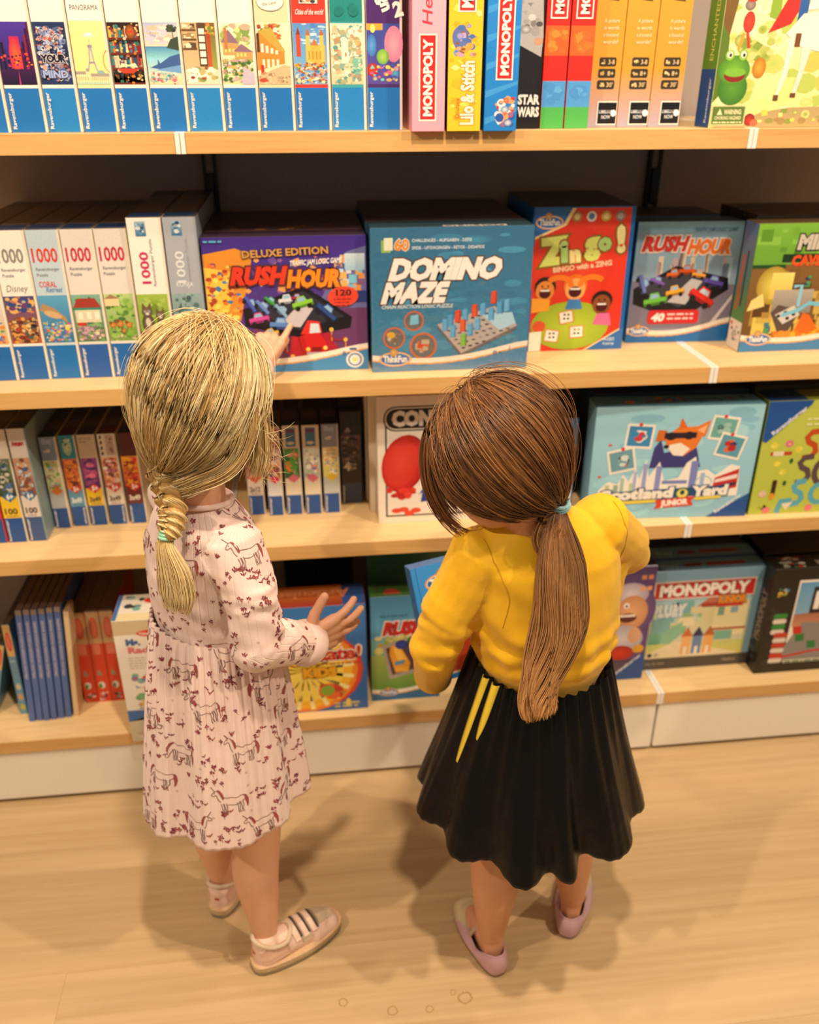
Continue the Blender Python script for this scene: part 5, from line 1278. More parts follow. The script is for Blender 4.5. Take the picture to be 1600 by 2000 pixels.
def f_mj(p, w, h):
    p.rect(.05, .05, w - .05, h - .05, '#8ab4cc', '#7aa8c4')
    p.rect(.6, 3.4, w - 2.2, 20, '#e0cf9a', '#a8ccd0'); p.busy(.8, 10, w - 2.6, 20, ['#8ab88a', '#c8d8a8', '#e8dcb0', '#7ab0b0', '#d8cfa0'], 30, .8, 2.4, 'r')
    p.poly([(1, 9), (9, 14), (9, 10), (5, 6.4)], '#8aba9a'); p.rect(.8, 6.4, 4, 11, '#5a9a7a', '#7ab49a'); p.rect(16, 9, w - 2.8, 19, '#e8dca8'); p.poly([(12, 18), (15.4, 21), (19, 18)], '#c06a4c'); p.rect(13.4, 12, 16.6, 17.6, '#d8d0a0'); p.rect(17.4, 15, 19, 18, '#7aa08a'); p.rect(20.6, 15.6, 22.4, 17.4, '#8aa8b8'); p.rect(16.4, 10.8, w - 2.6, 11.4, '#a8442c'); p.rect(17, 8, 22, 10.6, '#7ab4a0'); p.rect(.6, 3.4, w - 2.2, 7.6, '#d8cc6a', '#c8cf7a'); p.poly([(1, 5), (8, 8.2), (16, 6), (24, 4), (24, 3.4), (1, 3.4)], '#e8d8b0')
    # generic pastel toy houses in place of the printed figures
    for x, c, c2 in ((9.4, '#e8b070', '#c86a3c'), (12.2, '#6a84b0', '#2a3454'), (15, '#e8a860', '#b8622c')): p.rect(x, 4.2, x + 2.4, 9.4, c); p.poly([(x - .3, 9.4), (x + 1.2, 12.2), (x + 2.7, 9.4)], c2); p.rect(x + .8, 4.2, x + 1.6, 6.4, '#efe4d0')
    p.rect(.05, .05, w - .05, 3.4, '#4a463f'); p.tinytext(1, 1.6, 6.4, .6, '#8a8274', 3); p.text('Hasbro', 20.8, 1.4, .9, '#b89a8a', w=3.4, part='lettering'); p.ell(1.8, 4.4, .6, None, '#2a2a2a'); p.ell(3.4, 4.4, .6, None, '#b8b09a')
    p.part('title_banner'); p.rect(.6, 20.4, w - 2.0, 25.4, '#e8d4c8'); p.rect(.95, 20.75, w - 2.35, 25.05, '#c8201f', '#b01a1c'); p.part('title_lettering'); p.text('MONOPOLY', 2.0, 21.4, 3.0, '#f0e6dc', w=w - 5.4, bold=.06, out='#3a1414', ow=.03)
    p.text('JUNIOR', 16.6, 18.6, 2.0, '#e8902c', w=7.6, bold=.08, out='#3a2414', ow=.06); p.rect(17, 17.6, 23.4, 18.5, '#c8281f'); p.rect(13, 17.8, 17, 18.8, '#a83a2c')
    p.text('BLUEY', .8, 15.8, 3.0, '#d8e0dc', w=8.6, bold=.09, out='#8ab0c0', ow=.05)
def t_mj(q, w, d): q.rect(.1, .1, w - .1, d - .1, '#5f8aa4'); q.text('Bluey', 2.6, 1.6, 1.4, '#9ab4c0', w=4, part='lettering'); q.rect(8, 1.6, 12.4, 3, '#6a2a20'); q.rect(13.4, 1.6, 23, 3, '#8a2a28')
facebox('pale blue board game box with red title banner and cream house scene', .960, .089, ZS[4], .277, .283, .05, '#7fa8c0', '#4a6a80', f_mj, seed=115, topfn=t_mj)
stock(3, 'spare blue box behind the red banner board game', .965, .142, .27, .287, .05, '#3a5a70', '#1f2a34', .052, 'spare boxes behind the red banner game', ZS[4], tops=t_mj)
def f_kart(p, w, h):
    p.rect(.05, .05, w - .05, h - .05, '#151310'); p.busy(.3, .3, 6, h - .3, ['#1f1c18', '#2a2620', '#181512'], 24, .6, 1.6)
    p.rect(6.6, 5, w - .4, 26.4, '#efe4d6'); p.rect(7.0, 14.5, w - .4, 25.8, '#8ab4d0', '#5a94c0'); p.rect(7.0, 13.4, w - .4, 17, '#c88a6a', '#a86a50'); p.rect(10.6, 17, w - .4, 24.4, '#1a1a1f'); p.text('KART', 11.4, 18.6, 4.2, '#efe6da', w=14, bold=.08, part='title_lettering')
    p.poly([(4, 3), (w - .4, 4), (w - .4, 13), (9.6, 14.6)], '#8a8680'); 
    for i, (x, y) in enumerate(((7.4, 13.4), (9.8, 13.4), (8.4, 11.2), (10.8, 11.2), (11.8, 9), (9.6, 9))): p.poly([(x, y), (x + 2.3, y), (x + 2.7, y - 2.2), (x + .5, y - 2.2)], ['#c8281f', '#8a8680', '#1f7a3a', '#8a8680', '#1f7a3a', '#8a8680'][i])
    p.line([(4.2, 4.2), (14, 6), (w - .4, 6.2)], .6, '#c8281f'); p.rect(7, 2.8, w - .4, 3.6, '#e0d8c4'); p.tinytext(7.4, 2.9, w - 1, .6, '#2f6a3a', 3)
    p.busy(1.6, 22, 4.6, 25, ['#3f8ac0', '#c83a2c', '#4a9a4c', '#d8b03c'], 12, .3, .7)
    # two plain figures' places taken by a red and a green stack of tyres
    for x, y, c, n_ in ((2.0, 11.5, '#2f8a3c', 4), (3.0, 3.0, '#c8382c', 6)):
        for k in range(n_): p.rrect(x, y + k * 1.5, x + 3.4, y + k * 1.5 + 1.35, .5, c if k % 2 else '#e0d4c4')
def l_kart(p, w, h): p.rect(.1, .1, w - .1, h - .1, '#120f0c'); p.busy(.6, 3, w - .6, 20, ['#5a2a2a', '#2a4a3a', '#6a6a5c', '#34405a'], 24, .3, .9); p.text('MONOPOLY', w - 1.4, 9, 2.2, '#8a7a6a', w=14, rot=90, bold=.05, part='lettering')
def t_kart(q, w, d): q.rect(.1, .1, w - .1, d - .1, '#15120f'); q.busy(1.4, .5, 9, d - .5, ['#8a2a24', '#2f6a3c', '#b8b0a0', '#6a6460'], 26, .4, 1.0, 'e', .5); q.text('KART', 11, 1.2, 2, '#8a8478', w=7, part='lettering')
facebox('black racing board game box at the right photo edge, bottom shelf', 1.232, .045, ZS[4], .27, .298, .06, '#15120f', '#15120f', f_kart, seed=116, leftfn=l_kart, topfn=t_kart)
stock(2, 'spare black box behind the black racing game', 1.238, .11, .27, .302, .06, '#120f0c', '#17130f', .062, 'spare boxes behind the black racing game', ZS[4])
# ------------------------------------------------------------ people: shape tools
def unit(v):
    v = np.asarray(v, float)
    return v / (np.linalg.norm(v) + 1e-12)

def frame(d, ref=(0, 0, 1)):
    d = unit(d)
    r = np.asarray(ref, float)
    if abs(d @ unit(r)) > .95: r = np.array((1., .2, 0))
    a = unit(np.cross(d, r))
    return a, np.cross(a, d), d

class Solid:
    """overlapping closed shapes that are fused into one continuous skin by a voxel remesh"""
    def __init__(s): s.V, s.F, s.n = [], [], 0
    def _add(s, V, F):
        s.V.append(np.asarray(V, float)); s.F += [tuple(i + s.n for i in f) for f in F]; s.n += len(V)
    def rings(s, R_):
        m = len(R_[0]); V = np.concatenate(R_); F = []
        for k in range(len(R_) - 1):
            for i in range(m):
                j = (i + 1) % m
                F.append((k * m + i, k * m + j, (k + 1) * m + j, (k + 1) * m + i))
        F.append(tuple(range(m))[::-1]); F.append(tuple((len(R_) - 1) * m + i for i in range(m)))
        s._add(V, F)
    def cap(s, p0, r0, p1, r1, n=16):
        p0, p1 = np.asarray(p0, float), np.asarray(p1, float)
        a, b, d = frame(p1 - p0)
        t = np.arange(n) * 2 * np.pi / n
        circ = np.outer(np.cos(t), a) + np.outer(np.sin(t), b)
        R_ = []
        for al in (-80, -50, -20): R_.append(p0 + d * r0 * math.sin(R(al)) + circ * r0 * math.cos(R(al)))
        for al in (20, 50, 80): R_.append(p1 + d * r1 * math.sin(R(al)) + circ * r1 * math.cos(R(al)))
        s.rings(R_)
    def chain(s, pts, rad):
        for i in range(len(pts) - 1): s.cap(pts[i], rad[i], pts[i + 1], rad[i + 1])
    def ell(s, c, r, M_=None, n=20, m=12):
        M_ = np.eye(3) if M_ is None else M_
        t = np.arange(n) * 2 * np.pi / n
        R_ = []
        for k in range(m):
            al = math.pi * ((k + .5) / m - .5)
            P = np.stack([np.cos(t) * math.cos(al) * r[0], np.sin(t) * math.cos(al) * r[1], np.full(n, math.sin(al) * r[2])], 1)
            R_.append(np.asarray(c) + P @ M_.T)
        s.rings(R_)
    def loft(s, secs, n=28):
        """secs: (center, side vector*halfwidth, front vector*halfdepth, power)"""
        t = np.arange(n) * 2 * np.pi / n
        R_ = []
        for c, sv, fv, pw in secs:
            ct, st = np.cos(t), np.sin(t)
            x = np.sign(ct) * np.abs(ct) ** pw; y = np.sign(st) * np.abs(st) ** pw
            R_.append(np.asarray(c, float) + np.outer(x, sv) + np.outer(y, fv))
        s.rings(R_)
    def tube(s, pts, rad, n=20, m=None):
        m = m or len(pts) * 4
        c = spline(pts, m); r = np.interp(np.linspace(0, len(pts) - 1, m), range(len(pts)), rad)
        k = np.ones(5) / 5; r = np.convolve(np.concatenate([[r[0]] * 2, r, [r[-1]] * 2]), k, 'valid')
        T = np.gradient(c, axis=0); t = np.arange(n) * 2 * np.pi / n; R_ = []
        a0, b0, _ = frame(T[0], (.9, -.3, .1))
        def ring(p, d, rr, sh):
            a = unit(a0 - d * (a0 @ d)); b = np.cross(d, a)
            return p + d * sh + (np.outer(np.cos(t), a) + np.outer(np.sin(t), b)) * rr
        d0, d1 = unit(T[0]), unit(T[-1])
        for al in (-75, -45): R_.append(ring(c[0], d0, r[0] * math.cos(R(al)), r[0] * math.sin(R(al))))
        for p, d, rr in zip(c, T, r): R_.append(ring(p, unit(d), rr, 0))
        for al in (45, 75): R_.append(ring(c[-1], d1, r[-1] * math.cos(R(al)), r[-1] * math.sin(R(al))))
        s.rings(R_)
    def fuse(s, voxel, smooth=6, lam=.5):
        me = bpy.data.meshes.new('tmp')
        me.from_pydata([tuple(v) for v in np.concatenate(s.V)], [], s.F)
        o = bpy.data.objects.new('tmp', me)
        COL.objects.link(o)
        md = o.modifiers.new('r', 'REMESH')
        md.mode = 'VOXEL'; md.voxel_size = voxel; md.adaptivity = 0
        dg = bpy.context.evaluated_depsgraph_get()
        ev = o.evaluated_get(dg)
        m2 = ev.to_mesh()
        V = np.empty(len(m2.vertices) * 3, dtype=np.float32); m2.vertices.foreach_get('co', V)
        V = V.reshape(-1, 3).astype(float)
        nl = len(m2.loops); li = np.empty(nl, dtype=np.int32); m2.loops.foreach_get('vertex_index', li)
        F = li.reshape(-1, 4)
        ev.to_mesh_clear()
        bpy.data.objects.remove(o); bpy.data.meshes.remove(me)
        return smooth_mesh(V, F, smooth, lam), F

def smooth_mesh(V, F, it, lam=.5, w=None):
    E_ = np.concatenate([F[:, [0, 1]], F[:, [1, 2]], F[:, [2, 3]], F[:, [3, 0]]])
    deg = np.bincount(E_.ravel(), minlength=len(V)).astype(float)
    for k in range(it):
        for l in (lam, -lam * .96):
            A = np.zeros_like(V)
            for c in range(3):
                A[:, c] = np.bincount(E_[:, 0], V[E_[:, 1], c], len(V)) + np.bincount(E_[:, 1], V[E_[:, 0], c], len(V))
            d = (A / deg[:, None] - V) * l
            V = V + (d if w is None else d * w[:, None])
    return V

def vnormals(V, F):
    n = np.cross(V[F[:, 2]] - V[F[:, 0]], V[F[:, 3]] - V[F[:, 1]])
    N_ = np.zeros_like(V)
    for k in range(4):
        for c in range(3): N_[:, c] += np.bincount(F[:, k], n[:, c], len(V))
    return N_ / (np.linalg.norm(N_, axis=1, keepdims=True) + 1e-12)

def wob(P, f, s=0.):
    """cheap smooth noise from a few sine waves"""
    x, y, z = P[:, 0] * f, P[:, 1] * f, P[:, 2] * f
    return (np.sin(x * 1.3 + y * .7 + 1.1 * z + s) + np.sin(-x * .8 + y * 1.9 + .6 * z + s * 2.3) + np.sin(x * .5 - y * .9 + 2.1 * z + s * 1.7)) / 3

def float_attr(me, name, arr):
    a = me.attributes.new(name, 'FLOAT', 'POINT')
    a.data.foreach_set('value', np.asarray(arr, dtype=np.float32))

# materials for people
M['skin'] = plain('warm_skin', '#e2ab8a', .5, .35, .05, 40, 0, sss=.12)
M['skin2'] = plain('tan_skin', '#cf9470', .5, .35, .05, 40, 0, sss=.12)
M['eye'] = plain('eye_white', '#e8e4de', .2, .5, .02)
M['iris'] = plain('dark_iris', '#3a2a1c', .15, .5, .02)
M['lip'] = plain('lip_pink', '#c47a6c', .4, .4, .03)
M['hair'] = attr_mat('hair_fibre', .34, .55, 0, .10, 160)
M['mint'] = plain('mint_elastic', '#a5e0c0', .6, .3, .05, 200, .3)
M['sky'] = plain('sky_blue_elastic', '#9cc8d2', .6, .3, .05, 200, .3)

def cloth_rib(name, col, rough=.75, rib=0.0, sheen=.2, noise=.04):
    m, nt, N, L, b = newmat(name)
    b.inputs['Base Color'].default_value = (*lin(col), 1)
    b.inputs['Roughness'].default_value = rough
    b.inputs['Specular IOR Level'].default_value = .25
    b.inputs['Sheen Weight'].default_value = sheen
    tc = N.new('ShaderNodeTexCoord'); n = N.new('ShaderNodeTexNoise'); n.inputs['Scale'].default_value = 700
    L.new(tc.outputs['Object'], n.inputs['Vector'])
    n2 = N.new('ShaderNodeTexNoise'); n2.inputs['Scale'].default_value = 35; n2.inputs['Detail'].default_value = 3
    L.new(tc.outputs['Object'], n2.inputs['Vector'])
    a = N.new('ShaderNodeMath'); a.operation = 'MULTIPLY_ADD'; a.inputs[1].default_value = .25
    L.new(n.outputs['Fac'], a.inputs[0]); L.new(n2.outputs['Fac'], a.inputs[2])
    h = a.outputs[0]
    if rib:
        at = N.new('ShaderNodeAttribute'); at.attribute_name = 'rib'
        pp = N.new('ShaderNodeMath'); pp.operation = 'PINGPONG'; pp.inputs[1].default_value = .5
        L.new(at.outputs['Fac'], pp.inputs[0])
        ss = N.new('ShaderNodeMapRange'); ss.interpolation_type = 'SMOOTHSTEP'; ss.inputs[1].default_value = .0; ss.inputs[2].default_value = .14
        L.new(pp.outputs[0], ss.inputs[0])
        ad = N.new('ShaderNodeMath'); ad.operation = 'MULTIPLY_ADD'; ad.inputs[1].default_value = rib
        L.new(ss.outputs[0], ad.inputs[0]); L.new(h, ad.inputs[2]); h = ad.outputs[0]
    bp = N.new('ShaderNodeBump'); bp.inputs['Strength'].default_value = .5; bp.inputs['Distance'].default_value = .0016
    L.new(h, bp.inputs['Height']); L.new(bp.outputs[0], b.inputs['Normal'])
    return m

# ---- head, hand, foot
def head_axes(yaw, pitch, roll=0):
    """yaw to the right of +Y, pitch = looking down; columns: right, forward, up"""
    cy, sy, cp, sp = math.cos(R(yaw)), math.sin(R(yaw)), math.cos(R(pitch)), math.sin(R(pitch))
    f = np.array((sy * cp, cy * cp, -sp)); r = np.array((cy, -sy, 0.)); u = np.cross(r, f)
    cr, sr = math.cos(R(roll)), math.sin(R(roll))
    return np.stack([r * cr + u * sr, f, -r * sr + u * cr], 1)

def add_head(S_, c, A, ear=1.0):
    q = lambda x, y, z: np.asarray(c) + A @ np.array((x, y, z))
    S_.ell(q(0, -.008, .022), (.066, .081, .077), A)
    S_.ell(q(0, .026, -.038), (.054, .056, .060), A)
    S_.ell(q(0, .05, -.075), (.022, .02, .018), A)           # chin
    for s in (-1, 1):
        S_.ell(q(s * .034, .052, -.034), (.022, .022, .024), A)   # cheeks
        S_.ell(q(s * .071 * ear, -.002, -.008), (.008, .017, .026), A @ np.array(((1, -.35 * s, 0), (.35 * s, 1, 0), (0, 0, 1.))))
        S_.ell(q(s * .070 * ear, .003, -.027), (.006, .008, .009), A)
    S_.ell(q(0, .060, .02), (.045, .018, .02), A)             # brow
    S_.cap(q(0, .079, -.002), .006, q(0, .090, -.023), .009)  # nose
    S_.cap(q(-.009, .080, -.026), .006, q(.009, .080, -.026), .006)
    S_.cap(q(-.012, .074, -.046), .006, q(.012, .074, -.046), .006)
    S_.cap(q(-.010, .073, -.054), .006, q(.010, .073, -.054), .006)

def face_parts(root, c, A, skin_eye):
    q = lambda x, y, z: np.asarray(c) + A @ np.array((x, y, z))
    for s in (-1, 1):
        S_ = Solid(); S_.ell(q(s * .029, .067, .004), (.011, .011, .009), A, 14, 9)
        e = link('eye', mesh_np('eye', np.concatenate(S_.V), S_.F, smooth=True), M['eye'], root)
        S_ = Solid(); S_.ell(q(s * .029, .0765, .003), (.0055, .003, .0055), A, 12, 7)
        link('iris', mesh_np('iris', np.concatenate(S_.V), S_.F, smooth=True), M['iris'], e)
        S_ = Solid(); S_.cap(q(s * .018, .0805, .021), .0022, q(s * .042, .071, .021), .0018, 8)
        link('eyebrow', mesh_np('eyebrow', np.concatenate(S_.V), S_.F, smooth=True), M['iris'], root)
    S_ = Solid(); S_.cap(q(-.013, .078, -.0475), .0042, q(.013, .078, -.0475), .0042, 8); S_.cap(q(-.010, .0775, -.053), .0045, q(.010, .0775, -.053), .0045, 8)
    link('lips', mesh_np('lips', np.concatenate(S_.V), S_.F, smooth=True), M['lip'], root)

def add_hand(S_, W_, d, s, bends, left=False, spread=.10, k=1.0, thumb=(.9, .45, .1), wrist_r=.018):
    """W_ wrist, d finger direction, s thumb side; bends = (per finger base, mid, tip) degrees towards the palm"""
    d = unit(d); s = unit(np.asarray(s) - d * (np.asarray(s) @ d))
    n = np.cross(d, s) * (1 if left else -1)      # palm side
    W_ = np.asarray(W_, float)
    kn = []
    for i, o in enumerate((.0215, .0075, -.0065, -.0195)):
        b = W_ + d * (.058 - .003 * abs(i - 1) - (.004 if i == 3 else 0)) * k + s * o * k
        kn.append(b)
        S_.cap(W_ + d * .006 * k + s * o * .55 * k, .0135 * k, b, .0108 * k)
    S_.cap(W_ + s * .02 * k + d * .014 * k + n * .004, .013 * k, W_ + d * .035 * k - s * .008 * k + n * .004, .012 * k)
    for i in range(4):
        L_ = np.array(((.022, .015, .012), (.025, .017, .013), (.023, .016, .012), (.018, .012, .011))[i]) * k
        f = unit(d + s * spread * (1.5 - i))
        p = kn[i]; r = .0079 * k if i < 3 else .0069 * k
        a = 0
        for j in range(3):
            a += bends[i][j]
            dd = f * math.cos(R(a)) + n * math.sin(R(a))
            p2 = p + dd * L_[j]
            S_.cap(p, r, p2, r * .93); r *= .93; p = p2
    t0 = W_ + d * .016 * k + s * .019 * k + n * .005
    f = unit(s * thumb[0] + d * thumb[1] + n * thumb[2])
    t1 = t0 + f * .026 * k; f2 = unit(f + d * .30); t2 = t1 + f2 * .020 * k; t3 = t2 + unit(f2 + d * .05) * .014 * k
    S_.cap(t0, .0125 * k, t1, .0095 * k); S_.cap(t1, .0093 * k, t2, .0086 * k); S_.cap(t2, .0086 * k, t3, .0076 * k)

def add_leg(S_, hip, knee, ankle, toe_dir, r=(.062, .043, .042, .0245), flen=.125):
    hip, knee, ankle = map(lambda v: np.asarray(v, float), (hip, knee, ankle))
    ax = ankle - knee; back = -unit(np.asarray(toe_dir, float))
    S_.tube([hip, (hip + knee) / 2, knee, knee + ax * .30 + back * .006, knee + ax * .62 + back * .003, ankle - ax * .08, ankle], [r[0], (r[0] + r[1]) / 2 + .003, r[1] * .97, r[2], r[2] * .82, r[3] * 1.02, r[3]], 24, 40)
    td = unit(toe_dir)
    heel = np.array((ankle[0], ankle[1], 0)) - td * .013 + np.array((0, 0, .024))
    S_.cap(ankle, r[3], heel, .0185)
    ball = np.array((ankle[0], ankle[1], 0)) + td * flen * .62 + np.array((0, 0, .018))
    side = np.array((td[1], -td[0], 0))
    S_.cap(ankle - np.array((0, 0, .02)), r[3] * .9, ball + np.array((0, 0, .008)), .019)
    S_.cap(heel, .0175, ball, .017)
    for o in (-.016, .016): S_.cap(ball + side * o * .7 - td * .02, .016, ball + side * o + td * .004, .0145)
    for i in range(5):
        o = (-.024, -.012, 0, .011, .022)[i]
        S_.cap(ball + side * o, .0075, ball + side * o * .95 + td * (.030 - .0022 * abs(o) * 400 * .4), .0065)

# ---- hair strands as fine three-sided fibres
def fibres(paths, rad, cols, taper=True):
    """paths (n,m,3), rad (n,), cols (n,m,3)"""
    n, m, _ = paths.shape
    T = np.gradient(paths, axis=1); T /= np.linalg.norm(T, axis=2, keepdims=True) + 1e-9
    ref = np.array((.31, .22, .93)); ref2 = np.array((.9, -.3, .1))
    A_ = np.cross(T, ref); bad = np.linalg.norm(A_, axis=2) < .25
    A_[bad] = np.cross(T[bad], ref2)
    A_ /= np.linalg.norm(A_, axis=2, keepdims=True) + 1e-9
    B_ = np.cross(T, A_)
    prof = np.ones(m)
    if taper: prof[-3:] = (.8, .55, .2)
    rr = rad[:, None] * prof[None, :]
    V = np.empty((n, m, 3, 3))
    for k in range(3):
        an = 2 * math.pi * k / 3
        V[:, :, k] = paths + (A_ * math.cos(an) + B_ * math.sin(an)) * rr[..., None]
    C_ = np.repeat(cols[:, :, None, :], 3, 2)
    idx = np.arange(n * m * 3).reshape(n, m, 3)
    F = []
    for k in range(3):
        k2 = (k + 1) % 3
        F.append(np.stack([idx[:, :-1, k], idx[:, :-1, k2], idx[:, 1:, k2], idx[:, 1:, k]], -1).reshape(-1, 4))
    return V.reshape(-1, 3), np.concatenate(F), C_.reshape(-1, 3)

class HairBag:
    def __init__(s): s.V, s.F, s.C, s.n = [], [], [], 0
    def add(s, V, F, C_):
        s.V.append(V); s.F.append(F + s.n); s.C.append(C_); s.n += len(V)
    def strands(s, paths, rad, cols, taper=True): s.add(*fibres(paths, rad, cols, taper))
    def tube(s, pts, rads, col, n=10):
        pts = np.asarray(pts, float); R_ = []
        T = np.gradient(pts, axis=0)
        for p, t, r in zip(pts, T, rads):
            a, b, _ = frame(t, (.9, -.3, .1)); an = np.arange(n) * 2 * math.pi / n
            R_.append(p + np.outer(np.cos(an), a) * r + np.outer(np.sin(an), b) * r)
        V = np.concatenate(R_); F = []
        for k in range(len(pts) - 1):
            for i in range(n):
                j = (i + 1) % n
                F.append((k * n + i, k * n + j, (k + 1) * n + j, (k + 1) * n + i))
        c = np.asarray(col)
        s.add(V, np.array(F), np.tile(c, (len(V), 1)) if c.ndim == 1 else np.repeat(c, n, 0))
    def build(s, name, parent):
        me = mesh_np(name, np.concatenate(s.V), np.concatenate(s.F), np.concatenate(s.C), smooth=True)
        return link(name, me, M['hair'], parent)

def spline(P, n):
    """Catmull-Rom through points P -> n samples"""
    P = np.asarray(P, float)
    Q = np.concatenate([[2 * P[0] - P[1]], P, [2 * P[-1] - P[-2]]])
    out = []
    for t in np.linspace(0, len(P) - 1 - 1e-6, n):
        i = int(t); u = t - i
        p0, p1, p2, p3 = Q[i:i + 4]
        out.append(.5 * (2 * p1 + (p2 - p0) * u + (2 * p0 - 5 * p1 + 4 * p2 - p3) * u * u + (3 * p1 - p0 - 3 * p2 + p3) * u ** 3))
    return np.array(out)

HAX = np.array((.068, .082, .081)); HC0 = np.array((0, -.008, .022))
def surf(dirs, lift):
    """point on the scalp ellipsoid in head coordinates"""
    d = dirs / (np.linalg.norm(dirs, axis=-1, keepdims=True) + 1e-9)
    e = 1 / np.sqrt(((d / HAX) ** 2).sum(-1, keepdims=True))
    return HC0 + d * (e + lift[..., None])

def combed(w, part, gdir, m, l0, l1, lend, bulge=.004, jit=.03, wave=.0):
    """strands that start on the parting line nearest to waypoint w, pass through w and run to gdir"""
    n = len(w)
    d = w @ part.T
    wt = np.exp((d - d.max(1, keepdims=True)) * 9); wt /= wt.sum(1, keepdims=True)
    r = wt @ part; r /= np.linalg.norm(r, axis=1, keepdims=True)
    r = r + np.random.normal(size=(n, 3)) * jit; r /= np.linalg.norm(r, axis=1, keepdims=True)
    g = np.tile(gdir, (n, 1))
    a1 = np.arccos(np.clip((r * w).sum(1), -1, 1)); a2 = np.arccos(np.clip((w * g).sum(1), -1, 1))
    a = np.clip(a1 / (a1 + a2 + 1e-6), .22, .78)[:, None]
    c = (w - (1 - a) ** 2 * r - a * a * g) / (2 * a * (1 - a))
    t = np.linspace(0, 1, m)[None, :, None]
    D = (1 - t) ** 2 * r[:, None] + 2 * t * (1 - t) * c[:, None] + t * t * g[:, None]
    lay = np.clip(.5 + .55 * wob(w, 11., 1.7) + .25 * wob(w, 27., .3) + np.random.normal(size=n) * .16, 0, 1)[:, None]; tt = t[..., 0]
    lift = l0 + (l1 - l0) * lay + bulge * np.sin(np.pi * np.minimum(1, tt * 1.15)) * (.5 + lay)
    lift = lift * (1 - tt ** 4) + lend * tt ** 4
    if wave: lift = lift + wave * np.sin(tt * 8 + np.random.rand(n, 1) * 6.28) * tt
    return surf(D, lift)

def clump_cols(w, m, dark, mid, light, root=None, f=9., s=0., tip=None, jitter=.10):
    """colour streaks that follow locks of neighbouring strands"""
    k = .5 + .5 * wob(w, f, s) + .35 * wob(w, f * 2.7, s + 3) + np.random.normal(size=len(w)) * .16
    k = np.clip(k, 0, 1)[:, None]
    a, b, c = np.array(lin(dark)), np.array(lin(mid)), np.array(lin(light))
    col = np.where(k < .5, a + (b - a) * k * 2, b + (c - b) * (k - .5) * 2) * (1 + np.random.uniform(-jitter, jitter, (len(w), 1)))
    C_ = np.repeat(col[:, None, :], m, 1); t = np.linspace(0, 1, m)[None, :, None]
    if root is not None: q = np.clip(1 - t * 3.2, 0, 1) * .7; C_ = C_ * (1 - q) + np.array(lin(root)) * q
    if tip is not None: C_ = C_ * (1 - t ** 1.6 * .95) + np.array(lin(tip)) * t ** 1.6 * .95
    return C_

def lock(bag, pts, n, w0, w1, outv, pal, root=None, m=22, flat=.35, tip=None, sag=.0, rad=(.00045, .0008), endj=.25):
    """loose lock of hair along world points; half width goes from w0 to w1"""
    c = spline(pts, m); u = np.linspace(0, 1, m)
    T = np.gradient(c, axis=0); T /= np.linalg.norm(T, axis=1, keepdims=True)
    o = np.tile(unit(outv), (m, 1)); o -= T * (o * T).sum(1, keepdims=True); o /= np.linalg.norm(o, axis=1, keepdims=True); s = np.cross(T, o)
    x = np.random.uniform(-1, 1, (n, 1)); y = np.random.normal(size=(n, 1)) * flat
    W_ = (w0 + (w1 - w0) * u)[None]
    P = c[None] + s[None] * (x * W_ + np.random.normal(size=(n, 1)) * .004 * u[None] ** 2)[..., None] + o[None] * (y * W_ * .6)[..., None]
    P[:, :, 2] -= sag * np.random.rand(n, 1) * u[None] ** 2
    end = 1 - endj * np.random.rand(n, 1)
    idx = u[None] * end * (m - 1); i0 = np.clip(idx.astype(int), 0, m - 2); f = (idx - i0)[..., None]
    P = np.take_along_axis(P, i0[..., None], 1) * (1 - f) + np.take_along_axis(P, i0[..., None] + 1, 1) * f
    bag.strands(P, np.random.uniform(rad[0], rad[1], n), strand_cols(n, m, pal, root, tip, .13))

def scalp_paths(r, n, mids, ends, m=22, l0=.003, l1=.010, wave=0.0, lend=None):
    """bezier on the scalp from root dirs via mids to ends (unit dirs, head coords); returns (n,m,3) local"""
    t = np.linspace(0, 1, m)[None, :, None]
    D = (1 - t) ** 2 * r[:, None] + 2 * t * (1 - t) * mids[:, None] + t * t * ends[:, None]
    lay = np.random.rand(n, 1)
    tt = t[..., 0]
    lift = l0 + (l1 - l0) * lay + .006 * np.sin(np.pi * np.minimum(1, tt * 1.15)) * (.4 + lay)
    if lend is not None: lift = lift * (1 - tt ** 3) + lend * tt ** 3
    if wave:
        ph = np.random.rand(n, 1) * 6.28
        lift = lift + wave * np.sin(tt * 9 + ph) * tt
    return surf(D, lift)

def roots_on_cap(n, test):
    out = []
    while len(out) < n:
        v = np.random.normal(size=(n * 3, 3)); v /= np.linalg.norm(v, axis=1, keepdims=True)
        v = v[test(v)]
        out.extend(v)
    return np.array(out[:n])

def strand_cols(n, m, palette, root=None, tip=None, jitter=.12, clump=None):
    pal = np.array([lin(c) for c in palette])
    c = pal[np.random.randint(0, len(pal), n)] * (1 + np.random.uniform(-jitter, jitter, (n, 1)))
    C_ = np.repeat(c[:, None, :], m, 1)
    t = np.linspace(0, 1, m)[None, :, None]
    if root is not None: C_ = C_ * (1 - np.clip(1 - t * 3.5, 0, 1) * .75) + np.array(lin(root)) * np.clip(1 - t * 3.5, 0, 1) * .75
    if tip is not None: C_ = C_ * (1 - t ** 1.6 * .95) + np.array(lin(tip)) * t ** 1.6 * .95
    return C_

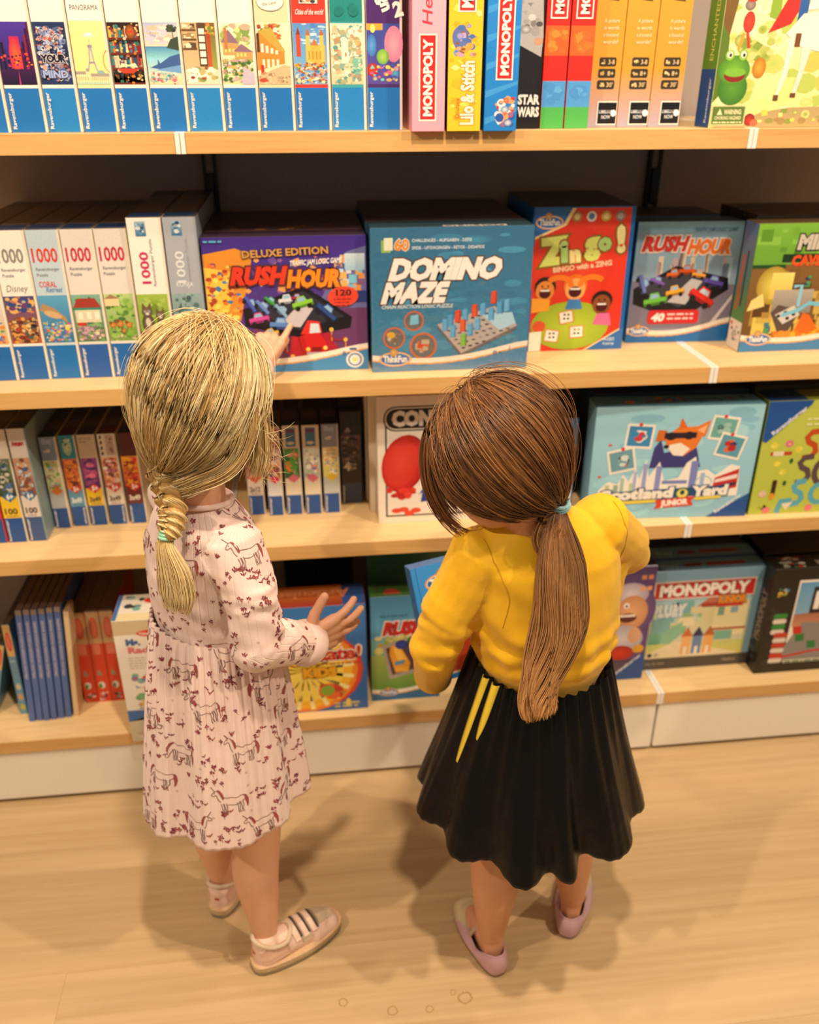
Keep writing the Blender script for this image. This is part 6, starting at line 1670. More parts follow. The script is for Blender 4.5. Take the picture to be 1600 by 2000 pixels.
def hair_cap(bag, c, A, col, test, lift=.002):
    """closed-looking skull cap under the strands"""
    n, m = 40, 24
    V, F = [], []
    for k in range(m + 1):
        al = math.pi * (k / m - .5)
        for i in range(n):
            a = 2 * math.pi * i / n
            V.append((math.cos(a) * math.cos(al), math.sin(a) * math.cos(al), math.sin(al)))
    V = np.array(V)
    keep = test(V)
    P = surf(V, np.full(len(V), lift))
    for k in range(m):
        for i in range(n):
            f = (k * n + i, k * n + (i + 1) % n, (k + 1) * n + (i + 1) % n, (k + 1) * n + i)
            if sum(keep[j] for j in f) >= 3: F.append(f)
    bag.add(np.asarray(c) + P @ A.T, np.array(F), np.tile(np.array(lin(col)), (len(V), 1)))

def torus(center, d, R0, r, n=28, m=8, squash=1.0):
    a, b, d = frame(d, (.9, -.3, .1))
    V, F = [], []
    for i in range(n):
        t = 2 * math.pi * i / n
        o = a * math.cos(t) + b * math.sin(t) * squash
        for j in range(m):
            u = 2 * math.pi * j / m
            V.append(np.asarray(center) + o * (R0 + r * math.cos(u)) + d * r * math.sin(u))
    for i in range(n):
        for j in range(m):
            F.append((i * m + j, ((i + 1) % n) * m + j, ((i + 1) % n) * m + (j + 1) % m, i * m + (j + 1) % m))
    return np.array(V), F

def skirt_mesh(name, c0, c1, Rv, Fv, z_t, rx, ry, fold, nT=240, nZ=54, thick=.0015, hem=None):
    """rx, ry functions of t; fold(theta,t) radial offset; hem(theta) extra drop"""
    th = np.arange(nT) * 2 * np.pi / nT
    rows = []
    for lay in (0, 1):
        R_ = []
        for k in range(nZ):
            t = k / (nZ - 1)
            c = np.asarray(c0) * (1 - t) + np.asarray(c1) * t
            f = fold(th, t) - thick * lay
            e = np.stack([np.cos(th) * (rx(t) + f), np.sin(th) * (ry(t) + f)], 1)
            P = np.outer(e[:, 0], Rv) + np.outer(e[:, 1], Fv)
            P[:, 0] += c[0]; P[:, 1] += c[1]
            P[:, 2] = z_t(th, t)
            R_.append(P)
        rows += R_ if lay == 0 else R_[::-1]
    V = np.concatenate(rows)
    K = len(rows)
    i = np.arange(nT); j = (i + 1) % nT
    F = np.concatenate([np.stack([k * nT + i, (k + 1) * nT + i, (k + 1) * nT + j, k * nT + j], 1) for k in range(K - 1)])
    return V, F
# ------------------------------------------------------------ girl 1: braided blonde girl in a pink unicorn dress
np.random.seed(7)
rs = np.random.RandomState(5)
def person(label, loc):
    t = empty('person', loc)
    tag(t, label, 'person')
    return t
class Girl: pass

def V3(*a): return np.array(a, float)

g1 = person('blonde girl with a long braid, pale pink printed dress and pink trainers', (0.02, -.40, 0))
OFF1 = V3(.02, -.40, 0)
def local(V, off): return np.asarray(V) - off
F1, R1 = unit((.766, .643, 0)), unit((.643, -.766, 0))
H1 = V3(.052, -.437, 1.111); A1 = head_axes(45, 14, 0)
nb1 = V3(.024, -.425, .955)
rs1, re1, rw1 = V3(.084, -.490, .905), V3(.094, -.502, .757), V3(.160, -.428, .700)
ls1, le1, lw1 = V3(-.030, -.325, .93), V3(.040, -.145, .955), V3(.098, -.003, 1.026)
B = Solid()
add_head(B, H1, A1)
B.cap(H1 + A1 @ V3(0, -.018, -.045), .039, nb1 + V3(0, 0, -.02), .041)
B.loft([((.026, -.402, .52), R1 * .07, F1 * .06, 1), ((.026, -.402, .62), R1 * .082, F1 * .07, 1), ((.024, -.41, .74), R1 * .08, F1 * .068, 1), ((.024, -.415, .86), R1 * .086, F1 * .066, 1), ((.024, -.42, .925), R1 * .07, F1 * .05, 1), ((.024, -.425, .95), R1 * .04, F1 * .038, 1)])
B.cap(rs1 - R1 * .01, .034, re1, .028); B.tube([re1, (re1 + rw1) / 2, rw1], [.028, .026, .020])
B.cap(ls1 + R1 * .01, .034, le1, .028); B.cap(le1, .028, lw1, .020)
add_hand(B, rw1, (.90, .42, .06), (-.10, -.08, 1), [(6, 14, 10), (2, 16, 12), (4, 18, 14), (14, 30, 20)], False, .21, 1.0, (.95, .30, -.1))
add_hand(B, lw1, (.46, .42, .77), (.86, .05, -.50), [(16, 6, 4), (62, 78, 55), (66, 78, 55), (70, 78, 55)], True, .08, .92, (.25, .95, .3))
add_leg(B, (.055, -.43, .52), (.052, -.438, .285), (.052, -.452, .075), (.152, .087, 0))
add_leg(B, (-.015, -.372, .52), (-.034, -.342, .285), (-.036, -.322, .075), (.28, .96, 0))
V, F = B.fuse(.003, 5)
body1 = link('body', mesh_np('body', local(V, OFF1), F, smooth=True), M['skin'], g1)
tmp = empty('tmp', (0, 0, 0)); bpy.data.objects.remove(tmp)
face_parts(g1, H1 - OFF1, A1, None)

M['dress'] = cloth_rib('pale_pink_ribbed_cotton', '#eed2c8', .8, .55, .25)
D = Solid()
D.loft([((.024, -.408, .66), R1 * .090, F1 * .080, .95), ((.024, -.408, .74), R1 * .095, F1 * .083, .95), ((.022, -.412, .82), R1 * .102, F1 * .084, .95), ((.022, -.416, .885), R1 * .103, F1 * .076, .95), ((.023, -.420, .925), R1 * .086, F1 * .062, .95), ((.024, -.424, .952), R1 * .056, F1 * .049, 1), ((.024, -.425, .960), R1 * .050, F1 * .045, 1)])
D.chain([rs1 - R1 * .018 + V3(0, 0, -.004), rs1 * .55 + re1 * .45, re1, re1 * .45 + rw1 * .55, rw1 - unit(rw1 - re1) * .006], [.047, .045, .0425, .038, .034])
D.chain([ls1 + R1 * .018, (ls1 + le1) / 2, le1, (le1 + lw1) / 2, lw1 - unit(lw1 - le1) * .02], [.046, .043, .041, .037, .033])
V, F = D.fuse(.0038, 7)
N_ = vnormals(V, F)
def seg_t(V, a, b):
    d = b - a; t = ((V - a) @ d) / (d @ d)
    return t, np.linalg.norm(V - (a + np.clip(t, 0, 1)[:, None] * d), axis=1)
# folds round the bent elbow, at the shoulder seam and gentle sag lines
def sleeve_folds(V, s, e, w, amp, ph):
    t1, d1 = seg_t(V, s, e); t2, d2 = seg_t(V, e, w)
    on1 = np.clip(1.4 - d1 / .05, 0, 1) * np.clip(t1 * 3, 0, 1); on2 = np.clip(1.4 - d2 / .046, 0, 1) * np.clip((1.05 - t2) * 3, 0, 1)
    inner = unit((s + w) / 2 - e)
    side = np.clip(((V - e) @ inner) / .05 + .45, 0.1, 1)
    u1 = t1 + .30 * wob(V, 22, ph); u2 = t2 + .30 * wob(V, 24, ph + 2)
    f1 = np.sin(u1 * 24 + 2 * wob(V, 30, ph)) * np.exp(-((t1 - .85) / .38) ** 2) * on1
    f2 = np.sin(u2 * 20 + 2 * wob(V, 30, ph + 1)) * np.exp(-((t2 - .12) / .38) ** 2) * on2
    return amp * side * np.where(d1 < d2, f1, f2)
disp = sleeve_folds(V, rs1, re1, rw1, .0048, 1.) + sleeve_folds(V, ls1, le1, lw1, .004, 2.)
disp += .0018 * wob(V, 38, .4) + .0012 * wob(V, 80, 2.)
V = V + N_ * disp[:, None]
# rib coordinate: around the trunk, or around the arm axis
t1, d1 = seg_t(V, rs1, re1); t2, d2 = seg_t(V, re1, rw1); t3, d3 = seg_t(V, ls1, le1); t4, d4 = seg_t(V, le1, lw1)
c = V - V3(.024, -.412, 0)
rib = np.arctan2(c @ F1, c @ R1) * .098 / .0125
def around(V, a, b):
    x, y, z = frame(b - a); q = V - a
    return np.arctan2(q @ y, q @ x) * .044 / .0125
tr = np.abs((V - V3(.024, -.412, 0)) @ R1)
arm = np.minimum(d1, d2) < .052
rib = np.where(arm & (np.linalg.norm(c[:, :2], axis=1) > .085), np.where(d1 < d2, around(V, rs1, re1), around(V, re1, rw1)), rib)
me = mesh_np('dress_top', local(V, OFF1), F, smooth=True); float_attr(me, 'rib', rib)
dress1 = link('dress', me, M['dress'], g1)
BV = [BVHTree.FromPolygons([Vector(v) for v in V.tolist()], F.tolist())]
# cuffs and neckline binding
def cuff(name, p, d, R0, r, mat, par, off, squash=1.0, n=34, m=10, ln=1.0):
    Vc, Fc = torus(p, d, R0, r, n, m, squash)
    a = unit(d); h = (Vc - np.asarray(p)) @ a
    Vc = Vc + np.outer(h * (ln - 1), a)
    o = link(name, mesh_np(name, local(Vc, off), Fc, smooth=True), mat, par)
    float_attr(o.data, 'rib', np.zeros(len(Vc)))
    return o
dR = unit(rw1 - re1)
cuff('cuff', rw1 + dR * .003, dR, .0315, .0062, M['dress'], dress1, OFF1, ln=3.0)
cuff('cuff', lw1 - unit(lw1 - le1) * .014, unit(lw1 - le1), .0265, .006, M['dress'], dress1, OFF1, ln=2.4)
cuff('neck_binding', V3(.026, -.426, .963), V3(.10, .10, 1), .0455, .0042, M['dress'], dress1, OFF1)
# gathered skirt
def sm(x): x = np.clip(x, 0, 1); return x * x * (3 - 2 * x)
ph = rs.uniform(0, 6.28, 12)
def fold1(th, t):
    g = np.sin(46 * th + 1.6 * np.sin(3 * th + ph[0]) + ph[1]) * (.0022 * np.sin(np.pi * np.minimum(1, t * 1.5 + .12)) + .0009)
    w = (np.sin(7 * th + ph[2] + .8 * np.sin(2 * th)) * .006 + np.sin(11 * th + ph[3]) * .0045 + np.sin(4 * th + ph[4]) * .004) * sm(t * 1.2)
    return g + w
def z1(th, t): return .752 + .016 * np.cos(th - 3.91) * (1 - t) - t * (.355 + .010 * np.cos(th - 3.5) + .004 * np.sin(5 * th + ph[5])) + .006 * np.cos(th) * (1 - t)
V, F = skirt_mesh('skirt', (.022, -.407), (.012, -.418), R1, F1, z1, lambda t: .1005 + .036 * t ** .9, lambda t: .0905 + .042 * t ** .9, fold1, 300, 60)
nT = 300
ribv = np.tile(np.arange(nT) / nT * 62, len(V) // nT)
me = mesh_np('skirt', local(V, OFF1), F, smooth=True); float_attr(me, 'rib', ribv)
skirt1 = link('skirt', me, M['dress'], dress1)
BV.append(BVHTree.FromPolygons([Vector(v) for v in V[:nT * 60].tolist()], F[:nT * 59].tolist()))

# ---- printed motifs of the dress: mapped onto the cloth
MAR, MAR2, GREY = lin('#a0504c'), lin('#7a3640'), lin('#8a6a62')
class Motif:
    def __init__(s): s.P, s.F, s.C = [], [], []
    def poly(s, pts, c):
        b = len(s.P); s.P += [tuple(p) for p in pts]; s.F.append(tuple(range(b, b + len(pts)))); s.C += [c] * len(pts)
    def ell(s, x, y, a, b_, rot, c, n=7):
        cr, sr = math.cos(rot), math.sin(rot)
        s.poly([(x + a * math.cos(6.283 * i / n) * cr - b_ * math.sin(6.283 * i / n) * sr, y + a * math.cos(6.283 * i / n) * sr + b_ * math.sin(6.283 * i / n) * cr) for i in range(n)], c)
    def line(s, pts, w, c):
        P = spline(pts, max(4, len(pts) * 3))
        T = np.gradient(P, axis=0); T /= np.linalg.norm(T, axis=1, keepdims=True) + 1e-9
        Nn = np.stack([-T[:, 1], T[:, 0]], 1) * w / 2
        b = len(s.P); s.P += [tuple(p) for p in np.stack([P + Nn, P - Nn], 1).reshape(-1, 2)]
        s.F += [(b + 2 * i, b + 2 * i + 1, b + 2 * i + 3, b + 2 * i + 2) for i in range(len(P) - 1)]; s.C += [c] * (2 * len(P))
def m_flowers(r, n):
    m = Motif()
    for i in range(n):
        x, y = r.uniform(-1.3, 1.3), r.uniform(-.9, .9)
        k = r.uniform(.22, .36)
        if r.random() < .6:
            for j in range(5): a = 1.257 * j + r.random(); m.ell(x + math.cos(a) * k * .75, y + math.sin(a) * k * .75, k * .55, k * .42, a, MAR if r.random() < .6 else MAR2, 6)
            m.line([(x, y - k), (x + r.uniform(-.1, .1), y - k * 2.6)], .055, MAR2)
        else:
            for j in range(3): m.ell(x + (j - 1) * k * .9, y + abs(j - 1) * k * .4, k * .3, k * .85, (j - 1) * -.7, MAR2 if r.random() < .5 else MAR, 6)
    return m
def m_star(r):
    m = Motif()
    for j in range(6): a = 1.047 * j; m.line([(.08 * math.cos(a), .08 * math.sin(a)), (.24 * math.cos(a), .24 * math.sin(a))], .045, GREY)
    return m
def m_grass(r):
    m = Motif()
    for j in range(4): m.ell((j - 1.5) * .16, abs(j - 1.5) * -.06 + .1, .09, .42, (1.5 - j) * .4, MAR if j % 2 else MAR2, 7)
    return m
def m_unicorn(r, graze):
    m = Motif(); w = .075; c = GREY
    m.line([(-1.5, .9), (-.6, .75), (.3, .85), (1.0, 1.0)], w, c)                       # back
    m.line([(-1.0, -.1), (-.2, -.28), (.6, -.1)], w, c)                                  # belly
    for x in (-1.35, -.95, .6, .95):
        m.line([(x, .1), (x - .08, -.55), (x + .05, -.95), (x - .04, -1.5)], w, c); m.line([(x + .26, .05), (x + .16, -.6), (x + .2, -1.0), (x + .16, -1.5)], w, c)
    m.line([(-1.5, .9), (-1.75, .4), (-1.4, .05)], w, c)
    m.poly([(-1.62, .95), (-1.9, .75), (-2.1, .1), (-2.0, -.7), (-1.8, -.95), (-1.78, -.3), (-1.62, .3)], MAR)   # tail
    if graze:
        m.line([(1.0, 1.0), (1.6, .4), (1.75, -.4), (2.05, -.8), (2.0, -1.1), (1.7, -1.0), (1.35, -.3), (.95, .1)], w, c)
        m.poly([(1.0, 1.12), (1.5, .95), (1.85, .3), (1.9, -.25), (1.7, -.2), (1.55, .35), (1.25, .75)], MAR); m.line([(1.95, -.55), (2.5, -.95)], w, MAR2)
    else:
        m.line([(1.0, 1.0), (1.25, 1.7), (1.55, 2.1), (2.0, 1.75), (2.15, 1.5), (1.95, 1.38), (1.6, 1.5), (1.45, .8), (1.2, .3)], w, c)
        m.poly([(1.45, 2.2), (1.15, 2.0), (.85, 1.4), (.75, .8), (.95, .6), (1.1, 1.1), (1.25, 1.65)], MAR); m.line([(1.7, 2.05), (2.1, 2.65)], w, MAR2)
    m.ell(1.75, -.62 if graze else 1.78, .06, .06, 0, MAR2, 6)
    return m
def stamp(bvhs, p, n, up, mot, k, flip, rot, out):
    n = unit(n); up = np.asarray(up, float); up = unit(up - n * (up @ n)); rt = np.cross(up, n)
    cr, sr = math.cos(rot), math.sin(rot)
    P = np.array(mot.P) * k * .01
    if flip: P[:, 0] *= -1
    W_ = p + np.outer(P[:, 0] * cr - P[:, 1] * sr, rt) + np.outer(P[:, 0] * sr + P[:, 1] * cr, up)
    Q, ok = [], []
    for w in W_:
        h = None
        for b in bvhs:
            q = b.ray_cast(Vector(w + n * .03), Vector(-n), .075)
            if q[0] is not None and (h is None or q[3] < h[3]): h = q
        if h is None: Q.append(w); ok.append(False)
        else: Q.append(np.array(h[0]) + n * .0007); ok.append(True)
    Q = np.array(Q)
    b = len(out[0])
    out[0].extend(Q.tolist()); out[2].extend(mot.C)
    for f in mot.F:
        if all(ok[i] for i in f):
            q = Q[list(f)]
            if np.max(np.linalg.norm(q - q.mean(0), axis=1)) < .02: out[1].append(tuple(i + b for i in f))
pr = random.Random(12)
M['motif'] = attr_mat('fabric_ink', .8, .2, 0, .08, 300)
def scatter(bvhs, samples, k0=1.0):
    out = ([], [], [])
    kind = 0
    for p, n, big in samples:
        if big:
            m = m_unicorn(pr, pr.random() < .5); stamp(bvhs, p, n, (0, 0, 1), m, 1.30 * k0, pr.random() < .5, pr.uniform(-.12, .12), out)
            m = m_flowers(pr, 4); stamp(bvhs, np.asarray(p) + V3(0, 0, -.021), n, (0, 0, 1), m, 1.1, False, 0, out)
        else:
            q = pr.random()
            m = m_star(pr) if q < .16 else m_grass(pr) if q < .34 else m_flowers(pr, pr.choice((3, 4, 6)))
            stamp(bvhs, p, n, (0, 0, 1), m, k0, pr.random() < .5, pr.uniform(-.4, .4), out)
    return out
def poisson(cands, rbig, rsml, nb):
    """choose well spaced spots"""
    pr.shuffle(cands); S_ = []
    for p, n in cands:
        if len([1 for s in S_ if s[2]]) >= nb: break
        if all(np.linalg.norm(p - s[0]) > rbig for s in S_): S_.append((p, n, True))
    for p, n in cands:
        if all(np.linalg.norm(p - s[0]) > (rsml if not s[2] else rsml * 1.28) for s in S_): S_.append((p, n, False))
    return S_
ca = []
for th in np.arange(0, 6.283, .11):
    for t in np.arange(.05, .98, .035):
        n = math.cos(th) * R1 + math.sin(th) * F1
        z = float(z1(np.array([th]), t)[0]); ca.append((V3(.017, -.412, z) + n * (.093 + .042 * t), n))
o = scatter([BV[1]], poisson(ca, .068, .0245, 44))
link('printed_motifs', mesh_np('printed_motifs', local(np.array(o[0]), OFF1), o[1], np.array(o[2])), M['motif'], dress1)
Vd, Nd = np.array([v.co for v in dress1.data.vertices]) + OFF1, None
Nd = np.array([v.normal for v in dress1.data.vertices])
ii = [i for i in range(0, len(Vd), 23) if Vd[i][2] > .70 and Nd[i] @ V3(0, 0, 1) > -.75]
o = scatter([BV[0]], poisson([(Vd[i], Nd[i]) for i in ii], .066, .0235, 16), .92)
link('printed_motifs', mesh_np('printed_motifs', local(np.array(o[0]), OFF1), o[1], np.array(o[2])), M['motif'], dress1)

# ---- hair of girl 1
def htest(v):
    x, y, z = v[:, 0], v[:, 1], v[:, 2]
    return ((y < .10) & (z > -.70)) | (z > .52) | ((y < .48) & (z > .05)) | ((y < .3) & (z > -.25) & (np.abs(x) > .5))
hb = HairBag()
hair_cap(hb, H1, A1, '#c09c62', htest, .0042)
toL = lambda P, H, A: (np.asarray(P) - H) @ A
toW = lambda P, H, A: H + P @ A.T
G1 = V3(-.012, -.462, 1.030)
gl = toL(G1, H1, A1) - HC0; gdir = unit(gl); glen = np.linalg.norm(gl) - 1 / math.sqrt(((gdir / HAX) ** 2).sum())
PAL1 = ['#e8cc92', '#dcba7e', '#cfab6c', '#f2e0b4', '#bd9860', '#e2c388']
part1 = np.array([unit(v) for v in ((.10, .62, .78), (.06, .35, .93), (.02, .05, 1.0), (0, -.25, .97))])
m = 26
w = roots_on_cap(4400, lambda v: htest(v) & ((v @ gdir) < .93))
P = toW(combed(w, part1, gdir, m, .002, .006, glen, .004, .035), H1, A1)
t = np.linspace(0, 1, m)[None, :, None]
P += np.random.normal(size=(len(w), 1, 3)) * .0050 * t ** 3
P[:, :, 2] -= (.010 * np.random.rand(len(w), 1) * np.sin(np.pi * t[..., 0]) * (np.abs(w[:, :1]) > .3))
hb.strands(P, np.random.uniform(.0006, .0011, len(w)), clump_cols(w, m, '#b48f58', '#dbbb7e', '#f4e4b8', '#b08b55', 8., 1.), False)
# loose hair falling beside the cheek on the right and straight down the left
lock(hb, [(.062, -.445, 1.214), (.092, -.450, 1.190), (.113, -.455, 1.135), (.118, -.458, 1.085), (.116, -.462, 1.040), (.106, -.466, 1.008)], 300, .016, .018, (.8, -.5, .2), PAL1, '#b99560', sag=.014, flat=.6)
lock(hb, [(.080, -.415, 1.205), (.112, -.420, 1.15), (.122, -.425, 1.09), (.118, -.430, 1.04), (.108, -.435, 1.005)], 200, .016, .014, (.9, -.2, .2), PAL1, '#b99560', sag=.016, flat=.6)
lock(hb, [(.020, -.440, 1.205), (-.002, -.445, 1.170), (-.014, -.452, 1.110), (-.020, -.460, 1.060), (-.018, -.472, 1.025), (-.010, -.474, 1.008)], 360, .022, .009, (-.8, -.4, .2), PAL1, '#b99560', flat=.5, endj=.05)
lock(hb, [(.090, -.475, 1.16), (.105, -.492, 1.10), (.080, -.504, 1.045), (.03, -.498, 1.018), (-.002, -.485, 1.003)], 260, .020, .009, (.5, -.8, .2), PAL1, None, flat=.4, endj=.05)
# stray hairs
w = roots_on_cap(70, lambda v: htest(v) & (v[:, 2] > -.5))
hb.strands(toW(combed(w, part1, gdir, m, .006, .016, glen + .01, .010, .08, .004), H1, A1), np.full(70, .00032), strand_cols(70, m, ['#f0dcae', '#e3c384']))
for q in range(46):
    a_ = pr.uniform(0, 1); p0 = V3(.112 + pr.uniform(-.01, .015), -.45 + pr.uniform(-.02, .02), 1.09 - .09 * a_)
    e = p0 + V3(pr.uniform(.0, .045), pr.uniform(-.02, .02), pr.uniform(-.05, .02))
    hb.strands(spline([p0, (p0 + e) / 2 + V3(.006, 0, pr.uniform(-.004, .01)), e], 12)[None], np.array([.0003]), strand_cols(1, 12, ['#f0dcae', '#e3c384']))
# braid
bc = spline([G1, V3(-.004, -.476, 1.002), V3(.002, -.497, .976), V3(-.001, -.5065, .962), V3(-.008, -.512, .951)], 64)
T = np.gradient(bc, axis=0); T /= np.linalg.norm(T, axis=1, keepdims=True)
outw = np.tile(unit((-.55, -.83, 0)), (64, 1)); outw -= T * (outw * T).sum(1, keepdims=True); outw /= np.linalg.norm(outw, axis=1, keepdims=True)
sd = np.cross(T, outw)
u = np.linspace(0, 1, 64)
amp = .0140 * (1 - .35 * u)
for k in range(3):
    a = 2 * math.pi * (u * 2.4 + k / 3)
    cc = bc + sd * (np.sin(a) * amp)[:, None] + outw * (np.sin(2 * a) * amp * .52 + .004)[:, None]
    rad = .0118 * (1 - .30 * u)
    hb.tube(cc, rad * .86, lin('#b48d50'))
    q = 130
    an = np.random.rand(q, 1) * 6.283; rr = np.sqrt(np.random.rand(q, 1)) * .25 + .75
    tw = an + u[None, :] * 5.0
    PP = cc[None] + (sd[None] * np.cos(tw)[..., None] + outw[None] * np.sin(tw)[..., None]) * (rad[None, :] * rr)[..., None]
    hb.strands(PP, np.random.uniform(.0005, .0008, q), strand_cols(q, 64, PAL1, None, None, .14), False)
# tail below the elastic
def tail(bag, pts, radii, n, pal, tip, core, m=30, flat=(1, .55), outv=(-.5, -.86, 0), wave=.0, seed=1, root=None, ragged=.16, rad=(.0005, .0009), core_k=.72):
    c = spline(pts, m); R_ = np.interp(np.linspace(0, 1, m), np.linspace(0, 1, len(radii)), radii)
    T = np.gradient(c, axis=0); T /= np.linalg.norm(T, axis=1, keepdims=True)
    o = np.tile(unit(outv), (m, 1)); o -= T * (o * T).sum(1, keepdims=True); o /= np.linalg.norm(o, axis=1, keepdims=True); s = np.cross(T, o)
    an = np.random.rand(n, 1) * 6.283; rr = np.sqrt(np.random.rand(n, 1) * .55 + .45)
    x = np.cos(an) * rr; y = np.sin(an) * rr
    uu = np.linspace(0, 1, m)[None, :]
    lum = np.round(x * 4) / 4
    wv = wave * np.sin(uu * 15 + lum * 5 + 1.2) * uu
    PP = c[None] + s[None] * ((x * R_[None] * flat[0]) + wv + np.random.normal(size=(n, 1)) * .002 * uu)[..., None] + o[None] * (y * R_[None] * flat[1] + .3 * wv)[..., None]
    # ragged ends
    end = 1 - ragged * np.random.rand(n, 1)
    idx = uu * end * (m - 1); i0 = np.clip(idx.astype(int), 0, m - 2); f = (idx - i0)[..., None]
    PP = np.take_along_axis(PP, i0[..., None], 1) * (1 - f) + np.take_along_axis(PP, i0[..., None] + 1, 1) * f
    bag.strands(PP, np.random.uniform(rad[0], rad[1], n), strand_cols(n, m, pal, root, tip, .16))
    kk = int(m * .9)
    cu = np.linspace(0, 1, kk)[:, None] ** 1.3 * .85
    cc = np.array(lin(core)) * (1 - cu) + (np.array(lin(tip)) * .55 if tip else np.array(lin(core))) * cu
    nn = 12; an = np.arange(nn) * 6.283 / nn
    ring = [c[i] + np.outer(np.cos(an), s[i]) * R_[i] * flat[0] * core_k + np.outer(np.sin(an), o[i]) * R_[i] * flat[1] * core_k for i in range(kk)]
    V = np.concatenate(ring); ii = np.arange(nn); jj = (ii + 1) % nn
    F = np.concatenate([np.stack([k * nn + ii, k * nn + jj, (k + 1) * nn + jj, (k + 1) * nn + ii], 1) for k in range(kk - 1)])
    bag.add(V, F, np.repeat(cc, nn, 0))
tail(hb, [(-.009, -.513, .951), (-.013, -.518, .936), (-.006, -.526, .900), (-.004, -.530, .868), (-.008, -.533, .838)], [.009, .015, .028, .030, .018], 420, PAL1, '#e8cf98', '#a9824a', 26, (1, .5), (-.55, -.83, 0), .001, root='#c7a364', ragged=.22)
hair1 = hb.build('hair', g1); hair1.data.transform(Matrix.Translation(Vector(-OFF1)))
for k in range(3):
    Vt, Ft = torus(V3(-.0085, -.512, .951) + V3(.0012, .001, .0045) * (k - 1), (.1, .25, 1), .0098, .0030, 26, 8)
    link('hair_tie', mesh_np('hair_tie', local(Vt, OFF1), Ft, smooth=True), M['mint'], hair1)

# ---- trainers
def outline(td, length, wheel, wball, n=40):
    """plan outline of a shoe, heel at origin, toe along td; returns function angle-> (pos)"""
    td = unit((td[0], td[1], 0)); sd = V3(td[1], -td[0], 0)
    def f(u, grow=0.0):
        a = 2 * math.pi * u
        y = .5 - .5 * math.cos(a)                       # 0 heel .. 1 toe
        w = wheel + (wball - wheel) * sm(np.array(y * 1.5))
        x = math.copysign(abs(math.sin(a)) ** .62, math.sin(a)) * (w + grow)
        L_ = -grow + (length + 2 * grow) * y
        return td * L_ + sd * x
    return f, td, sd
def trainer(heel, td, name_label, root, off, L_=.182):
    sh = empty('trainer', (0, 0, 0)); sh.parent = root
    f, t, s = outline(td, L_, .030, .036)
    n = 48
    heel = np.asarray(heel, float)
    def ring(z, grow, lift=0.0):
        return np.array([heel + f(i / n, grow) + V3(0, 0, z + lift * (.5 - .5 * math.cos(6.283 * i / n)) ** 3) for i in range(n)])
    def shell(name, rings, mat, closed_top=True):
        V = np.concatenate(rings); F = []
        i = np.arange(n); j = (i + 1) % n
        for k in range(len(rings) - 1): F += [tuple(q) for q in np.stack([k * n + i, k * n + j, (k + 1) * n + j, (k + 1) * n + i], 1).tolist()]
        F.append(tuple(range(n))[::-1])
        if closed_top: F.append(tuple((len(rings) - 1) * n + q for q in range(n)))
        return link(name, mesh_np(name, local(V, off), F, smooth=True), mat, sh)
    shell('outsole', [ring(.001, -.002, .006), ring(.001, .002, .006), ring(.007, .003, .005), ring(.0075, .001, .005)], M['outsole'])
    shell('midsole', [ring(.0075, .001, .005), ring(.009, .0032, .005), ring(.017, .0030, .003), ring(.0225, .0012, .002), ring(.0235, -.004, .0)], M['midsole'])
    shell('midsole_stripe', [ring(.0185, .0028, .003), ring(.0195, .0040, .003), ring(.0225, .0036, .002), ring(.0235, .0015, .002)], M['stripe'])
    # upper: fused solid with a collar opening
    U = Solid()
    P = lambda a, b, z: heel + t * a * L_ + s * b + V3(0, 0, z)
    U.loft([(P(.0 + .04, 0, .020) , s * .022, t * .006, .8), ], 24) if False else None
    U.cap(P(.17, 0, .038), .029, P(.45, 0, .038), .031); U.cap(P(.45, 0, .038), .031, P(.72, 0, .030), .031); U.cap(P(.72, 0, .030), .031, P(.82, 0, .025), .027)
    for b in (-.012, .012): U.cap(P(.70, b, .026), .024, P(.86, b * .8, .023), .021)
    U.cap(P(.16, 0, .026), .029, P(.15, 0, .056), .0258); U.cap(P(.20, 0, .042), .027, P(.36, 0, .044), .026); U.cap(P(.36, 0, .044), .026, P(.60, 0, .038), .027)
    V, F = U.fuse(.0028, 6)
    V[:, 2] = np.maximum(V[:, 2], .016)
    up = link('upper', mesh_np('upper', local(V, off), F, smooth=True), M['upper'], sh)
    bv = BVHTree.FromPolygons([Vector(v) for v in V.tolist()], F.tolist())
    def patch(name, pts2, mat, ofs=.0014, dens=7):
        """panel laid on the upper: pts2 grid of (along, across-angle) -> drape by rays from outside"""
        Vp, ok = [], []
        nu, nv = len(pts2), len(pts2[0])
        for row in pts2:
            for (a, ang) in row:
                o0 = P(a, 0, .030); d = -(s * math.sin(ang) + V3(0, 0, math.cos(ang)))
                h = bv.ray_cast(Vector(o0 - d * .09), Vector(d), .12)
                q = np.array(h[0]) - d * ofs if h[0] is not None else o0 - d * .03
                Vp.append(q)
        Vp = np.array(Vp)
        Fp = [(i * nv + j, i * nv + j + 1, (i + 1) * nv + j + 1, (i + 1) * nv + j) for i in range(nu - 1) for j in range(nv - 1)]
        k = len(Vp); ctr = P(.45, 0, .03); inn = Vp + np.array([unit(ctr - v) for v in Vp]) * .0016
        Fb = [tuple(x + k for x in q[::-1]) for q in Fp]
        bd = [i * nv for i in range(nu)] + [(nu - 1) * nv + j for j in range(1, nv)] + [i * nv + nv - 1 for i in range(nu - 2, -1, -1)] + [j for j in range(nv - 2, 0, -1)]
        Fs = [(bd[i], bd[i] + k, bd[(i + 1) % len(bd)] + k, bd[(i + 1) % len(bd)]) for i in range(len(bd))]
        return link(name, mesh_np(name, local(np.concatenate([Vp, inn]), off), Fp + Fb + Fs, smooth=True), mat, sh)
    lin_ = np.linspace
    patch('toe_mesh', [[(a, g) for g in lin_(-.75 + .2 * (a - .7), .75 - .2 * (a - .7), 9)] for a in lin_(.70, .90, 6)], M['mesh'])
